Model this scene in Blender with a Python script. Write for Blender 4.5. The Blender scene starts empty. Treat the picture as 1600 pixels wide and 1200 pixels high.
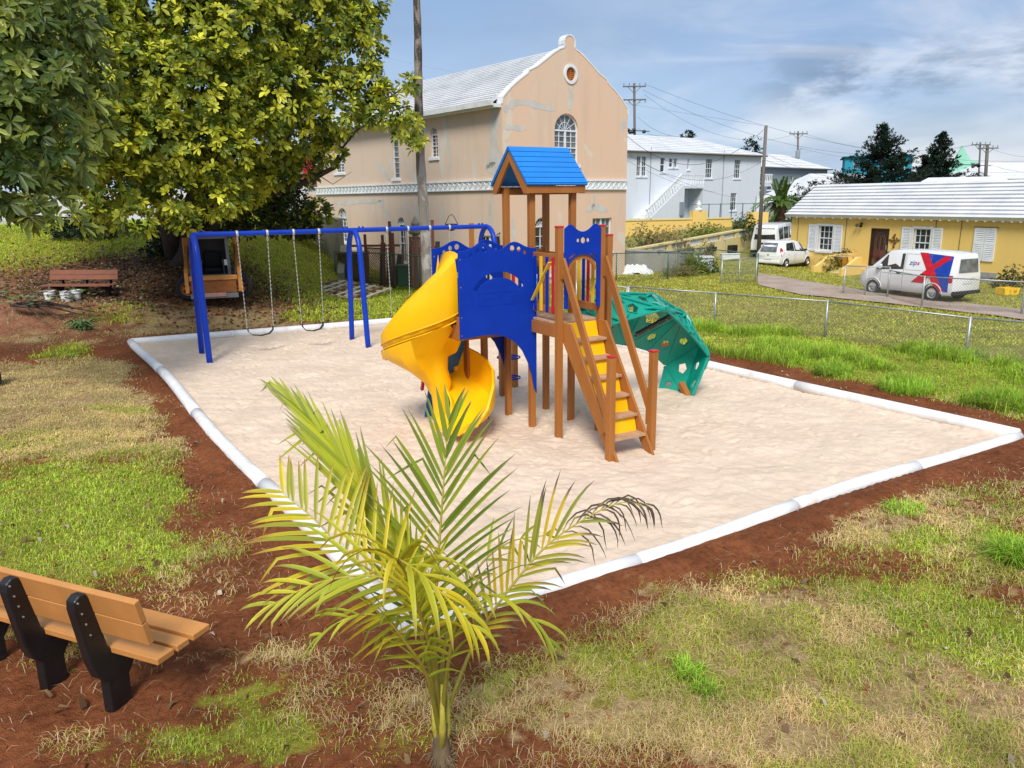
import bpy, bmesh, math, random
import numpy as np
from mathutils import Vector, Matrix
from mathutils.geometry import tessellate_polygon
R = math.radians
random.seed(7); rng = np.random.default_rng(7)
scene = bpy.context.scene
col = scene.collection

# ------------------------------------------------------------------ camera
F_PX, CAM_H = 1200.0, 4.0
PITCH, ROLL = math.atan(289/1200.0), R(0.66)
fw = Vector((0, math.cos(PITCH), -math.sin(PITCH)))
right0 = Vector((1, 0, 0)); up0 = right0.cross(fw)
cr = right0*math.cos(ROLL) - up0*math.sin(ROLL)
cu = cr.cross(fw)
cam_d = bpy.data.cameras.new('camera'); cam = bpy.data.objects.new('camera', cam_d); col.objects.link(cam)
cam.matrix_world = Matrix(((cr.x, cu.x, -fw.x, 0), (cr.y, cu.y, -fw.y, 0), (cr.z, cu.z, -fw.z, CAM_H), (0, 0, 0, 1)))
cam_d.sensor_width = 36; cam_d.lens = 36*F_PX/1600; cam_d.clip_end = 3000; cam_d.clip_start = 0.05
scene.camera = cam
def ray(px, py): return fw + cr*((px-800)/F_PX) - cu*((py-600)/F_PX)
def G(px, py, z=0.0):            # ground point seen at a pixel of the photograph
    d = ray(px, py); t = (z-CAM_H)/d.z
    return Vector((d.x*t, d.y*t, z))
def at(px, py, Y):               # point seen at a pixel, Y metres in front
    d = ray(px, py); t = Y/d.y
    return Vector((d.x*t, Y, CAM_H+d.z*t))

# ------------------------------------------------------------------ sky, sun, exposure
SUN_EL, SUN_AZ = R(47), R(187)   # azimuth clockwise from +Y
world = bpy.data.worlds.new('World'); scene.world = world; world.use_nodes = True
nt = world.node_tree; nt.nodes.clear()
def N(t, **k):
    n = nt.nodes.new(t)
    for a, b in k.items(): setattr(n, a, b)
    return n
LK = lambda a, b: nt.links.new(a, b)
def build_world():
    out = N('ShaderNodeOutputWorld'); bg = N('ShaderNodeBackground'); bg2 = N('ShaderNodeBackground'); mix = N('ShaderNodeMixShader')
    sky = N('ShaderNodeTexSky', sky_type='NISHITA'); sky.sun_disc = False
    sky.sun_elevation = SUN_EL; sky.sun_rotation = SUN_AZ; sky.air_density = 1.0; sky.dust_density = 0.6
    LK(sky.outputs[0], bg.inputs[0]); bg.inputs[1].default_value = 0.065
    tc = N('ShaderNodeTexCoord')
    def mapped(sc, loc=(0, 0, 0)):
        m = N('ShaderNodeMapping'); m.inputs['Scale'].default_value = sc; m.inputs['Location'].default_value = loc
        LK(tc.outputs['Generated'], m.inputs[0]); return m.outputs[0]
    def noise(sc, scale, det=8, dist=0.0, loc=(0, 0, 0), rough=.55):
        n = N('ShaderNodeTexNoise'); n.inputs['Scale'].default_value = scale; n.inputs['Detail'].default_value = det
        n.inputs['Distortion'].default_value = dist; n.inputs['Roughness'].default_value = rough
        LK(mapped(sc, loc), n.inputs[0]); return n.outputs[0]
    def mr(v, a, b, c=0, d=1):
        m = N('ShaderNodeMapRange'); m.inputs[1].default_value = a; m.inputs[2].default_value = b; m.inputs[3].default_value = c; m.inputs[4].default_value = d
        m.interpolation_type = 'SMOOTHSTEP'; LK(v, m.inputs[0]); return m.outputs[0]
    def mth(op, a, b=None):
        m = N('ShaderNodeMath', operation=op)
        for i, x in enumerate((a, b)):
            if x is None: continue
            if isinstance(x, (int, float)): m.inputs[i].default_value = x
            else: LK(x, m.inputs[i])
        return m.outputs[0]
    def mixc(f, a, b):
        m = N('ShaderNodeMix', data_type='RGBA'); 
        if isinstance(f, (int, float)): m.inputs[0].default_value = f
        else: LK(f, m.inputs[0])
        for i, x in ((6, a), (7, b)):
            if isinstance(x, tuple): m.inputs[i].default_value = (*x, 1)
            else: LK(x, m.inputs[i])
        return m.outputs[2]
    sep = N('ShaderNodeSeparateXYZ'); LK(tc.outputs['Generated'], sep.inputs[0])
    X, Z = sep.outputs[0], sep.outputs[2]
    base = mixc(mr(Z, .30, .85), mixc(mr(Z, 0.0, .3), (.50, .66, .93), (.315, .49, .79)), (.80, .86, .95))  # brighter overhead, out of view: added to raise the ambient fill
    streak = mr(noise((1.2, 1.2, 5.5), 2.6, 9, .5, (0, 0, .4)), .42, .62)
    rightish = mr(X, -.08, .42, .12, 1)
    low = mr(Z, .02, .24, 1, .25)
    white = mth('MULTIPLY', mth('MULTIPLY', streak, rightish), mr(Z, .0, .24, 1, .45))
    c1 = mixc(white, base, (.92, .95, 1.04))
    grey = mr(noise((1, 1, 3.6), 2.1, 7, .2, (3.3, 1, 0)), .46, .70)
    c2 = mixc(mth('MULTIPLY', grey, .7), c1, (.33, .45, .66))
    dk = mr(noise((1, 1, 2.6), 6.5, 10, .25, (5.1, 2.2, .7), .6), .44, .58)
    band = mth('MULTIPLY', mr(Z, .075, .115), mr(Z, .19, .13))
    band = mth('MULTIPLY', band, mr(X, .24, .36))
    c3 = mixc(mth('MULTIPLY', mth('MULTIPLY', dk, band), .75), c2, (.20, .30, .47))
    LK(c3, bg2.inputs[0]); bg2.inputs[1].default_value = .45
    clear = mr(noise((1, 1, 3), 1.3, 5, 0, (1, 4, 0)), .35, .65, .72, .96)
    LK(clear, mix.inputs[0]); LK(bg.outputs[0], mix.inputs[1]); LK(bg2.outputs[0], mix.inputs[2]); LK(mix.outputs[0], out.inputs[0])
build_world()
sun_d = bpy.data.lights.new('sun', 'SUN'); sun = bpy.data.objects.new('sun', sun_d); col.objects.link(sun)
sun_d.energy = 1.8; sun_d.angle = R(20); sun_d.color = (1, .95, .86)
sdir = Vector((math.sin(SUN_AZ)*math.cos(SUN_EL), math.cos(SUN_AZ)*math.cos(SUN_EL), math.sin(SUN_EL)))
sun.rotation_euler = sdir.to_track_quat('Z', 'Y').to_euler()
vs = scene.view_settings; vs.view_transform = 'Standard'; vs.look = 'None'; vs.exposure = 1.02; vs.gamma = 1; vs.use_curve_mapping = False
scene.render.engine = 'CYCLES'

# ------------------------------------------------------------------ noise in numpy
def vnoise(x, y, seed=0):
    x = np.asarray(x, float); y = np.asarray(y, float)
    xi = np.floor(x).astype(np.int64); yi = np.floor(y).astype(np.int64); fx = x-xi; fy = y-yi
    def h(a, b):
        n = (a*374761393 + b*668265263 + seed*1442695041) & 0xffffffff
        n = ((n ^ (n >> 13))*1274126177) & 0xffffffff
        return ((n ^ (n >> 16)) & 0xffff)/65535.0
    u = fx*fx*(3-2*fx); v = fy*fy*(3-2*fy)
    return (h(xi, yi)*(1-u)+h(xi+1, yi)*u)*(1-v)+(h(xi, yi+1)*(1-u)+h(xi+1, yi+1)*u)*v
def fbm(x, y, sc=1.0, octv=4, seed=0):
    s = 0; a = 1; t = 0
    for i in range(octv):
        s = s+a*vnoise(x*sc*2**i+17.3*i, y*sc*2**i-9.1*i, seed+i); t += a; a *= .5
    return s/t
def S(a, b, x):
    t = np.clip((np.asarray(x, float)-a)/(b-a), 0, 1); return t*t*(3-2*t)

# ------------------------------------------------------------------ pit and terrain
PA, PB, PC, PD = G(205, 538), G(755, 493), G(1590, 685), G(640, 990)
def edge_dist(x, y, P, Q):       # signed distance, positive outside (pit corners run clockwise from above)
    dx, dy = Q.x-P.x, Q.y-P.y; L = math.hypot(dx, dy)
    return -((x-P.x)*dy-(y-P.y)*dx)/L
PIT = [(PA, PB), (PB, PC), (PC, PD), (PD, PA)]
def pit_d(x, y):
    d = None
    for P, Q in PIT:
        e = edge_dist(x, y, P, Q); d = e if d is None else np.maximum(d, e)
    return d
def hgt(x, y):
    x = np.asarray(x, float); y = np.asarray(y, float)
    m = S(-6.4, -12.6, x)*S(21, 37.5, y)*3.0
    g = .28*S(27, 40, y)*S(-14, 2, x)*(1-S(12, 17, x))
    far = S(50, 62, y)*1.9
    wob = (fbm(x, y, .35, 3, 3)-.5)*.16*S(.6, 2.5, pit_d(x, y))
    heap = .75*np.exp(-((x+15.2)/2.6)**2-((y-23.6)/1.8)**2)*(.6+.8*fbm(x, y, 1.6, 4, 9))
    heap2 = .28*np.exp(-((x+12.4)/1.3)**2-((y-24.6)/.8)**2)
    return m+np.maximum(g, far*(1-S(18, 26, x)*(1-S(56, 64, y))))+wob+heap+heap2+.02
def hz(x, y): return float(hgt(x, y))
def Gt(px, py):                  # pixel to terrain
    d = ray(px, py); t = 1.0
    while t < 200:
        p = Vector((d.x*t, d.y*t, CAM_H+d.z*t))
        if p.z < hz(p.x, p.y): return Vector((p.x, p.y, hz(p.x, p.y)))
        t += .05 if t < 50 else .4
    return p

# ------------------------------------------------------------------ helpers
def tag(o, label=None, cat=None, group=None, kind=None):
    if label: o['label'] = label
    if cat: o['category'] = cat
    if group: o['group'] = group
    if kind: o['kind'] = kind
    return o
def thing(name, label, cat, loc=(0, 0, 0), rotz=0, group=None):
    o = bpy.data.objects.new(name, None); col.objects.link(o); o.empty_display_size = .2
    o.location = loc; o.rotation_euler = (0, 0, rotz)
    return tag(o, label, cat, group)
def link_mesh(name, me, mat, parent=None):
    if mat is not None: me.materials.append(mat)
    o = bpy.data.objects.new(name, me); col.objects.link(o)
    if parent is not None: o.parent = parent
    return o
def copy_tree(o, parent=None):
    c = o.copy(); col.objects.link(c); c.parent = parent
    for ch in list(o.children): copy_tree(ch, c)
    return c
def unit(axis):
    axis = Vector(axis).normalized()
    a = Vector((0, 0, 1)) if abs(axis.z) < .9 else Vector((1, 0, 0))
    u = axis.cross(a).normalized(); return axis, u, axis.cross(u).normalized()
class MB:
    def __init__(s, M=None): s.v = []; s.f = []; s.M = M
    def add(s, vs, fs):
        o = len(s.v)
        for p in vs:
            p = Vector(p); s.v.append(s.M @ p if s.M else p)
        s.f += [tuple(i+o for i in f) for f in fs]; return s
    def box(s, c, d, rot=None):
        c = Vector(c); hx, hy, hz_ = d[0]/2, d[1]/2, d[2]/2
        vs = [Vector((x*hx, y*hy, z*hz_)) for z in (-1, 1) for y in (-1, 1) for x in (-1, 1)]
        if rot is not None: vs = [rot @ p for p in vs]
        return s.add([c+p for p in vs], [(0, 2, 3, 1), (4, 5, 7, 6), (0, 1, 5, 4), (2, 6, 7, 3), (0, 4, 6, 2), (1, 3, 7, 5)])
    def b(s, x0, x1, y0, y1, z0, z1): return s.box(((x0+x1)/2, (y0+y1)/2, (z0+z1)/2), (abs(x1-x0), abs(y1-y0), abs(z1-z0)))
    def beam(s, p, q, w, h, up=(0, 0, 1)):   # square bar from p to q; w across, h along up
        p, q = Vector(p), Vector(q); a = (q-p); L = a.length; a.normalize()
        u = Vector(up).cross(a)
        if u.length < 1e-4: u = Vector((1, 0, 0)).cross(a)
        u.normalize(); v = a.cross(u)
        Rm = Matrix((a, u, v)).transposed()
        return s.box((p+q)/2, (L, w, h), Rm)
    def cyl(s, p, q, r0, r1=None, n=10, cap=True):
        r1 = r0 if r1 is None else r1
        p, q = Vector(p), Vector(q); a, u, v = unit(q-p)
        vs = [c+(u*math.cos(2*math.pi*i/n)+v*math.sin(2*math.pi*i/n))*r for c, r in ((p, r0), (q, r1)) for i in range(n)]
        fs = [(i, (i+1) % n, n+(i+1) % n, n+i) for i in range(n)]
        if cap: fs += [tuple(range(n-1, -1, -1)), tuple(range(n, 2*n))]
        return s.add(vs, fs)
    def tube(s, pts, r, n=8, cap=True):
        pts = [Vector(p) for p in pts]; k = len(pts)
        rs = r if isinstance(r, (list, tuple)) else [r]*k
        _, u, _ = unit(pts[1]-pts[0]); vs = []
        for i, p in enumerate(pts):
            t = (pts[min(i+1, k-1)]-pts[max(i-1, 0)]).normalized()
            u = (u-t*u.dot(t)).normalized(); w = t.cross(u)
            vs += [p+(u*math.cos(2*math.pi*j/n)+w*math.sin(2*math.pi*j/n))*rs[i] for j in range(n)]
        fs = [(i*n+j, i*n+(j+1) % n, (i+1)*n+(j+1) % n, (i+1)*n+j) for i in range(k-1) for j in range(n)]
        if cap: fs += [tuple(range(n-1, -1, -1)), tuple(range((k-1)*n, k*n))]
        return s.add(vs, fs)
    def lathe(s, prof, c=(0, 0, 0), axis=(0, 0, 1), n=20, closed=False):
        a, u, v = unit(axis); c = Vector(c); k = len(prof)
        vs = [c+a*z+(u*math.cos(2*math.pi*j/n)+v*math.sin(2*math.pi*j/n))*r for r, z in prof for j in range(n)]
        m = k if closed else k-1
        return s.add(vs, [(i*n+j, i*n+(j+1) % n, ((i+1) % k)*n+(j+1) % n, ((i+1) % k)*n+j) for i in range(m) for j in range(n)])
    def plate(s, outer, holes, y0, y1, ax='xz'):   # 2-D outline with holes, given thickness
        loops = [outer]+list(holes)
        tri = tessellate_polygon([[Vector((a, b, 0)) for a, b in lp] for lp in loops])
        pts = [p for lp in loops for p in lp]; n = len(pts)
        f3 = (lambda a, b, y: (a, y, b)) if ax == 'xz' else ((lambda a, b, y: (a, b, y)) if ax == 'xy' else (lambda a, b, y: (y, a, b)))
        vs = [f3(a, b, y0) for a, b in pts]+[f3(a, b, y1) for a, b in pts]
        fs = [tuple(t) for t in tri]+[tuple(i+n for i in reversed(t)) for t in tri]
        o = 0
        for lp in loops:
            m = len(lp); fs += [(o+i, o+(i+1) % m, n+o+(i+1) % m, n+o+i) for i in range(m)]; o += m
        return s.add(vs, fs)
    def build(s, name, mat, parent=None, smooth=False, bevel=0, auto=None):
        me = bpy.data.meshes.new(name); me.from_pydata([tuple(p) for p in s.v], [], s.f)
        bm = bmesh.new(); bm.from_mesh(me)
        if bevel: bmesh.ops.remove_doubles(bm, verts=bm.verts, dist=1e-5)
        bmesh.ops.recalc_face_normals(bm, faces=bm.faces)
        bm.to_mesh(me); bm.free()
        if smooth: me.shade_smooth()
        if auto is not None:
            me.shade_smooth(); me.set_sharp_from_angle(angle=R(auto))
        o = link_mesh(name, me, mat, parent)
        if bevel:
            m = o.modifiers.new('bevel', 'BEVEL'); m.width = bevel; m.segments = 2; m.limit_method = 'ANGLE'; m.angle_limit = R(40)
        return o
def circ(cx, cz, r, n=16, ry=None, a0=0, a1=360):
    full = abs(a1-a0) >= 360; k = n if full else n+1
    return [(cx+r*math.cos(R(a0+(a1-a0)*i/n)), cz+(ry or r)*math.sin(R(a0+(a1-a0)*i/n))) for i in range(k)]
def np_mesh(name, V, faces_n, nf, mat, parent=None, C=None, idx=None):
    """V (n,3); idx flat loop indices; faces of equal size faces_n; C per vertex colours (n,3)"""
    me = bpy.data.meshes.new(name); V = np.asarray(V, np.float32); idx = np.asarray(idx, np.int32)
    me.vertices.add(len(V)); me.vertices.foreach_set('co', V.ravel())
    me.loops.add(len(idx)); me.loops.foreach_set('vertex_index', idx)
    me.polygons.add(nf); me.polygons.foreach_set('loop_start', np.arange(nf, dtype=np.int32)*faces_n)
    try: me.polygons.foreach_set('loop_total', np.full(nf, faces_n, np.int32))
    except Exception: pass
    me.update(calc_edges=True)
    if C is not None:
        at_ = me.color_attributes.new('Col', 'FLOAT_COLOR', 'POINT')
        cc = np.ones((len(V), 4), np.float32); cc[:, :3] = C; at_.data.foreach_set('color', cc.ravel())
    return link_mesh(name, me, mat, parent)

# ------------------------------------------------------------------ materials
class Mat:
    def __init__(s, name):
        s.m = bpy.data.materials.new(name); s.m.use_nodes = True; s.t = s.m.node_tree; s.t.nodes.clear()
        s.out = s.n('ShaderNodeOutputMaterial'); s.b = s.n('ShaderNodeBsdfPrincipled'); s.l(s.b.outputs[0], s.out.inputs[0])
        s.tc = s.n('ShaderNodeTexCoord')
    def n(s, t, **k):
        x = s.t.nodes.new(t)
        for a, b in k.items(): setattr(x, a, b)
        return x
    def l(s, a, b): s.t.links.new(a, b)
    def put(s, inp, v):
        if isinstance(v, tuple): inp.default_value = (*v, 1) if len(v) == 3 and inp.type == 'RGBA' else v
        elif isinstance(v, (int, float)): inp.default_value = v
        else: s.l(v, inp)
    def noise(s, scale, det=4, sc=(1, 1, 1), dist=0, rough=.55, co='Object', loc=(0, 0, 0)):
        m = s.n('ShaderNodeMapping'); m.inputs['Scale'].default_value = sc; m.inputs['Location'].default_value = loc
        s.l(s.tc.outputs[co], m.inputs[0]); x = s.n('ShaderNodeTexNoise')
        x.inputs['Scale'].default_value = scale; x.inputs['Detail'].default_value = det; x.inputs['Distortion'].default_value = dist; x.inputs['Roughness'].default_value = rough
        s.l(m.outputs[0], x.inputs[0]); return x.outputs[0]
    def mr(s, v, a, b, c=0, d=1):
        m = s.n('ShaderNodeMapRange'); m.interpolation_type = 'SMOOTHSTEP'
        for i, x in enumerate((v, a, b, c, d)): s.put(m.inputs[i], x)
        return m.outputs[0]
    def math(s, op, a, b=0.0):
        m = s.n('ShaderNodeMath', operation=op); s.put(m.inputs[0], a); s.put(m.inputs[1], b); return m.outputs[0]
    def mix(s, f, a, b, mode='MIX'):
        m = s.n('ShaderNodeMix', data_type='RGBA', blend_type=mode); s.put(m.inputs[0], f); s.put(m.inputs[6], a); s.put(m.inputs[7], b); return m.outputs[2]
    def bump(s, h, strength=.3, dist=.02):
        b = s.n('ShaderNodeBump'); b.inputs['Strength'].default_value = strength; b.inputs['Distance'].default_value = dist
        s.l(h, b.inputs['Height']); s.l(b.outputs[0], s.b.inputs['Normal'])
    def fin(s, c=None, rough=.6, metal=0, spec=.5, coat=0):
        if c is not None: s.put(s.b.inputs['Base Color'], c)
        s.put(s.b.inputs['Roughness'], rough); s.put(s.b.inputs['Metallic'], metal); s.b.inputs['Specular IOR Level'].default_value = spec
        if coat: s.b.inputs['Coat Weight'].default_value = coat
        return s.m
def simple(name, c, rough=.55, var=.12, scale=6, bump=.08, metal=0, spec=.5, coat=0, fine=60, sc=(1, 1, 1), dirt=None):
    m = Mat(name); n1 = m.noise(scale, 5, sc); n2 = m.noise(fine, 3, sc)
    k = m.mix(m.mr(n1, .3, .7), tuple(x*(1-var) for x in c), tuple(min(1, x*(1+var)) for x in c))
    if dirt: k = m.mix(m.mr(m.noise(scale*.6, 6, sc, loc=(4, 2, 1)), .55, .78, 0, dirt[1]), k, dirt[0])
    if bump: m.bump(n2, bump, .01)
    return m.fin(k, m.mr(n1, .3, .7, rough*.88, min(1, rough*1.1)), metal, spec, coat)
def attr_mat(name, rough=.7, transl=0.0, spec=.25, var=.0, bump=0):
    m = Mat(name); a = m.n('ShaderNodeAttribute', attribute_name='Col'); c = a.outputs['Color']
    if var:
        c = m.mix(m.mr(m.noise(9, 5), .3, .7), m.mix(1.0, c, (1-var,)*3, 'MULTIPLY'), c)
    m.fin(c, rough, 0, spec)
    if bump: m.bump(m.noise(60, 4), bump, .01)
    if transl:
        t = m.n('ShaderNodeBsdfTranslucent'); m.l(c if not isinstance(c, tuple) else c, t.inputs[0])
        x = m.n('ShaderNodeMixShader'); x.inputs[0].default_value = transl
        m.l(m.b.outputs[0], x.inputs[1]); m.l(t.outputs[0], x.inputs[2]); m.l(x.outputs[0], m.out.inputs[0])
    return m.m
M = {}
M['leaf'] = attr_mat('leaf_surface', .45, .25, .35)
M['grass'] = attr_mat('grass_blade', .6, .38, .25)
M['blue'] = simple('blue_plastic', (.002, .035, .37), .5, .06, 3, .03, spec=.2)
M['navy'] = simple('blue_powder_coat', (.003, .04, .42), .4, .05, 3, .02, spec=.3)
M['roofblue'] = simple('bright_blue_plastic', (.006, .21, .68), .42, .05, 3, .03)
M['yellow'] = simple('yellow_plastic', (.98, .52, .003), .4, .04, 2, .04, dirt=((.75, .42, .03), .2), spec=.35)
M['yslat'] = simple('yellow_board', (.85, .55, .02), .45, .05)
M['red'] = simple('red_plastic', (.55, .02, .02), .4)
M['teal'] = simple('teal_plastic', (.0, .30, .22), .38, .07, 3, .05)
M['brown'] = simple('recycled_timber_brown', (.37, .135, .025), .6, .12, 3, .15, sc=(1, 1, .15))
M['tread'] = simple('sandy_tread', (.48, .29, .17), .7, .12, 8, .2, dirt=((.62, .5, .38), .7))
M['blackmetal'] = simple('black_metal', (.015, .015, .017), .45)
M['galv'] = simple('galvanised_steel', (.42, .44, .45), .45, .12, 8, .08, metal=.55)
M['greenmetal'] = simple('green_painted_steel', (.05, .13, .10), .5, .12)
M['chain'] = simple('zinc_chain', (.55, .55, .53), .4, .1, 20, 0, metal=.3)
M['rubber'] = simple('black_rubber', (.018, .018, .02), .7, .2)
M['benchwood'] = simple('tan_plastic_lumber', (.56, .25, .07), .55, .08, 3, .2, sc=(1, 1, 1), fine=90, dirt=((.50, .26, .10), .4))
M['benchred'] = simple('reddish_plastic_lumber', (.24, .085, .045), .6, .12)
M['benchblack'] = simple('black_plastic_lumber', (.010, .011, .013), .42, .2, 5, .25)
M['white'] = simple('white_plastic', (.80, .80, .80), .55, .05, 4, .1, dirt=((.50, .38, .29), .55))
M['whitepaint'] = simple('white_paint', (.74, .77, .80), .6, .06, 2, .1, dirt=((.5, .53, .55), .35))
M['offwhite'] = simple('weathered_white', (.66, .68, .68), .7, .08, 3, .12, dirt=((.36, .38, .36), .4))
M['carwhite'] = simple('white_car_paint', (.78, .79, .80), .25, .02, 1, 0, coat=.6)
M['glassdark'] = simple('dark_window_glass', (.025, .032, .035), .08, .3, 1, 0, spec=.8)
M['glassmid'] = simple('curtained_window_glass', (.12, .14, .16), .12, .45, 3, 0, spec=.7)
M['chrome'] = simple('silver_wheel_paint', (.45, .46, .47), .35, .08, metal=.5)
M['taillight'] = simple('red_lamp_lens', (.5, .01, .015), .15, .05, 4, 0, coat=.5)
M['lampclear'] = simple('clear_lamp_lens', (.7, .7, .66), .12, .05, 4, 0)
M['orange'] = simple('worn_orange_paint', (.62, .25, .05), .5, .15, 5, .1, dirt=((.30, .12, .05), .6))
M['cabgrey'] = simple('grey_cab_steel', (.16, .17, .17), .5, .15, dirt=((.28, .24, .19), .5))
M['polewood'] = simple('grey_pole_wood', (.14, .125, .11), .85, .25, 6, .3, sc=(1, 1, .12))
M['barkdark'] = simple('dark_bark', (.055, .045, .034), .9, .3, 5, .6)
M['wirecol'] = simple('black_cable', (.03, .033, .036), .6, .1)
M['darkbrown'] = simple('dark_wood', (.05, .022, .014), .5, .2)
M['planter'] = simple('rusty_tank', (.22, .12, .035), .8, .25, 2, .2, dirt=((.08, .05, .03), .7))
M['lattice'] = simple('reddish_lattice_wood', (.20, .075, .05), .75, .2, 4, .1)
M['palewood'] = simple('bleached_wood', (.50, .43, .33), .8, .15, 5, .15)
M['brick'] = simple('grey_block', (.3, .31, .32), .8, .1)
M['wiremesh'] = simple('dull_fence_wire', (.20, .21, .20), .5, .1)

def mat_sand():
    m = Mat('play_sand'); n1 = m.noise(.9, 5); n2 = m.noise(5, 6, dist=.4); n3 = m.noise(90, 3); n4 = m.noise(2.2, 4, (1, 2.2, 1), .5, loc=(3, 1, 0))
    c = m.mix(m.mr(n1, .3, .7), (.66, .525, .41), (.75, .605, .48))
    c = m.mix(m.mr(n3, .55, .75, 0, .35), c, (.50, .38, .29))
    c = m.mix(m.mr(n2, .60, .78, 0, .35), c, (.50, .375, .28))
    n5 = m.noise(28, 5, (1, 1.6, 1)); h = m.math('ADD', m.math('MULTIPLY', n5, .55), m.math('MULTIPLY', n2, 1.0)); h = m.math('ADD', h, m.math('ADD', m.math('MULTIPLY', n3, .18), m.math('MULTIPLY', n4, .9)))
    m.bump(h, .6, .035); return m.fin(c, .95, 0, .1)
M['sand'] = mat_sand()
def mat_ground():
    m = Mat('soil_and_turf'); a = m.n('ShaderNodeAttribute', attribute_name='Col')
    n1 = m.noise(14, 8, rough=.7); n2 = m.noise(70, 4); n3 = m.noise(3.3, 6, rough=.65)
    c = m.mix(m.mr(n1, .30, .62), m.mix(1.0, a.outputs['Color'], (.58, .55, .52), 'MULTIPLY'), a.outputs['Color'])
    c = m.mix(m.mr(n2, .60, .72, 0, .30), c, m.mix(1.0, a.outputs['Color'], (1.6, 1.6, 1.6), 'MULTIPLY'))
    c = m.mix(m.mr(n3, .5, .68, 0, .35), c, m.mix(1.0, a.outputs['Color'], (.7, .68, .66), 'MULTIPLY'))
    m.bump(m.math('ADD', n1, m.math('MULTIPLY', n2, .5)), .9, .05)
    return m.fin(c, .95, 0, .08)
M['ground'] = mat_ground()
def mat_stucco(name, c, c2, patch, streak=.5, patchamt=.6, sc=1.0):
    m = Mat(name); n1 = m.noise(.35*sc, 5); st = m.noise(2.2*sc, 6, (1, 1, .10), .3); pt = m.noise(.8*sc, 4, (1, 1, .55), .8, loc=(5, 3, 2)); nf = m.noise(45, 3)
    k = m.mix(m.mr(n1, .35, .65), c, c2)
    k = m.mix(m.mr(st, .48, .75, 0, streak), k, tuple(x*.80 for x in c2))
    k = m.mix(m.mr(pt, .62, .66, 0, patchamt), k, patch)
    m.bump(m.math('ADD', nf, st), .12, .01); return m.fin(k, .85, 0, .2)
M['pink'] = mat_stucco('peach_stucco', (.74, .52, .38), (.70, .53, .40), (.68, .62, .53), .4, .75)
M['pinkside'] = mat_stucco('grimy_peach_stucco', (.70, .54, .42), (.66, .53, .42), (.64, .61, .55), .45, .8)
M['patch'] = simple('grey_white_plaster_patch', (.56, .54, .50), .85, .08, 2, .1)
M['yellowwall'] = mat_stucco('yellow_stucco', (.80, .56, .17), (.82, .58, .19), (.74, .53, .2), .12, .3)
M['palewall'] = mat_stucco('pale_yellow_wall', (.74, .61, .28), (.70, .60, .34), (.33, .30, .22), .6, .7, 1.6)
M['conc'] = mat_stucco('stained_concrete', (.42, .40, .36), (.30, .29, .26), (.10, .10, .09), .8, .8, 1.5)
M['concold'] = mat_stucco('dark_stained_concrete', (.22, .21, .17), (.28, .26, .20), (.07, .07, .055), .9, .8, 1.5)
M['housewhite'] = mat_stucco('white_stucco', (.68, .72, .78), (.66, .70, .76), (.60, .63, .68), .25, .3)
M['greywall'] = mat_stucco('blue_grey_stucco', (.24, .28, .31), (.26, .30, .33), (.2, .23, .26), .2, .3)
def mat_roof():
    m = Mat('limewashed_slate'); n1 = m.noise(.9, 6, (1, 1, 1)); n2 = m.noise(5, 5, (1, 1, 1)); nf = m.noise(40, 3)
    k = m.mix(m.mr(n1, .35, .7), (.70, .71, .73), (.60, .62, .65)); k = m.mix(m.mr(n2, .62, .8, 0, .45), k, (.42, .44, .45))
    m.bump(nf, .15, .01); return m.fin(k, .8, 0, .2)
M['roofwhite'] = mat_roof()
M['teal2'] = mat_stucco('turquoise_wall', (.03, .30, .42), (.04, .32, .44), (.04, .26, .36), .2, .3)
M['mint'] = mat_stucco('mint_wall', (.30, .62, .46), (.33, .66, .5), (.28, .55, .42), .2, .3)
M['crimson'] = simple('crimson_paint', (.42, .01, .04), .5)
M['asphalt'] = simple('worn_driveway', (.36, .28, .24), .92, .15, 1.2, .3, dirt=((.34, .19, .12), .6))
M['roadgrey'] = simple('pale_road', (.50, .48, .47), .92, .08, 1, .3)
def mat_pole():
    m = Mat('mottled_grey_pole'); n = m.noise(3.2, 6, (1, 1, .45), .6); n2 = m.noise(14, 4, (1, 1, 2.5))
    geo = m.n('ShaderNodeSeparateXYZ'); m.l(m.tc.outputs['Object'], geo.inputs[0])
    up = m.mr(geo.outputs[2], 3.5, 8.0)
    k = m.mix(m.mr(n, .42, .56), (.38, .36, .33), (.20, .185, .16)); k = m.mix(up, k, m.mix(m.mr(n, .4, .55), (.25, .21, .17), (.07, .06, .052)))
    k = m.mix(m.mr(n2, .58, .7, 0, .5), k, (.5, .48, .44)); m.bump(n2, .5, .03); return m.fin(k, .9, 0, .1)
M['mottled'] = mat_pole()

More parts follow.
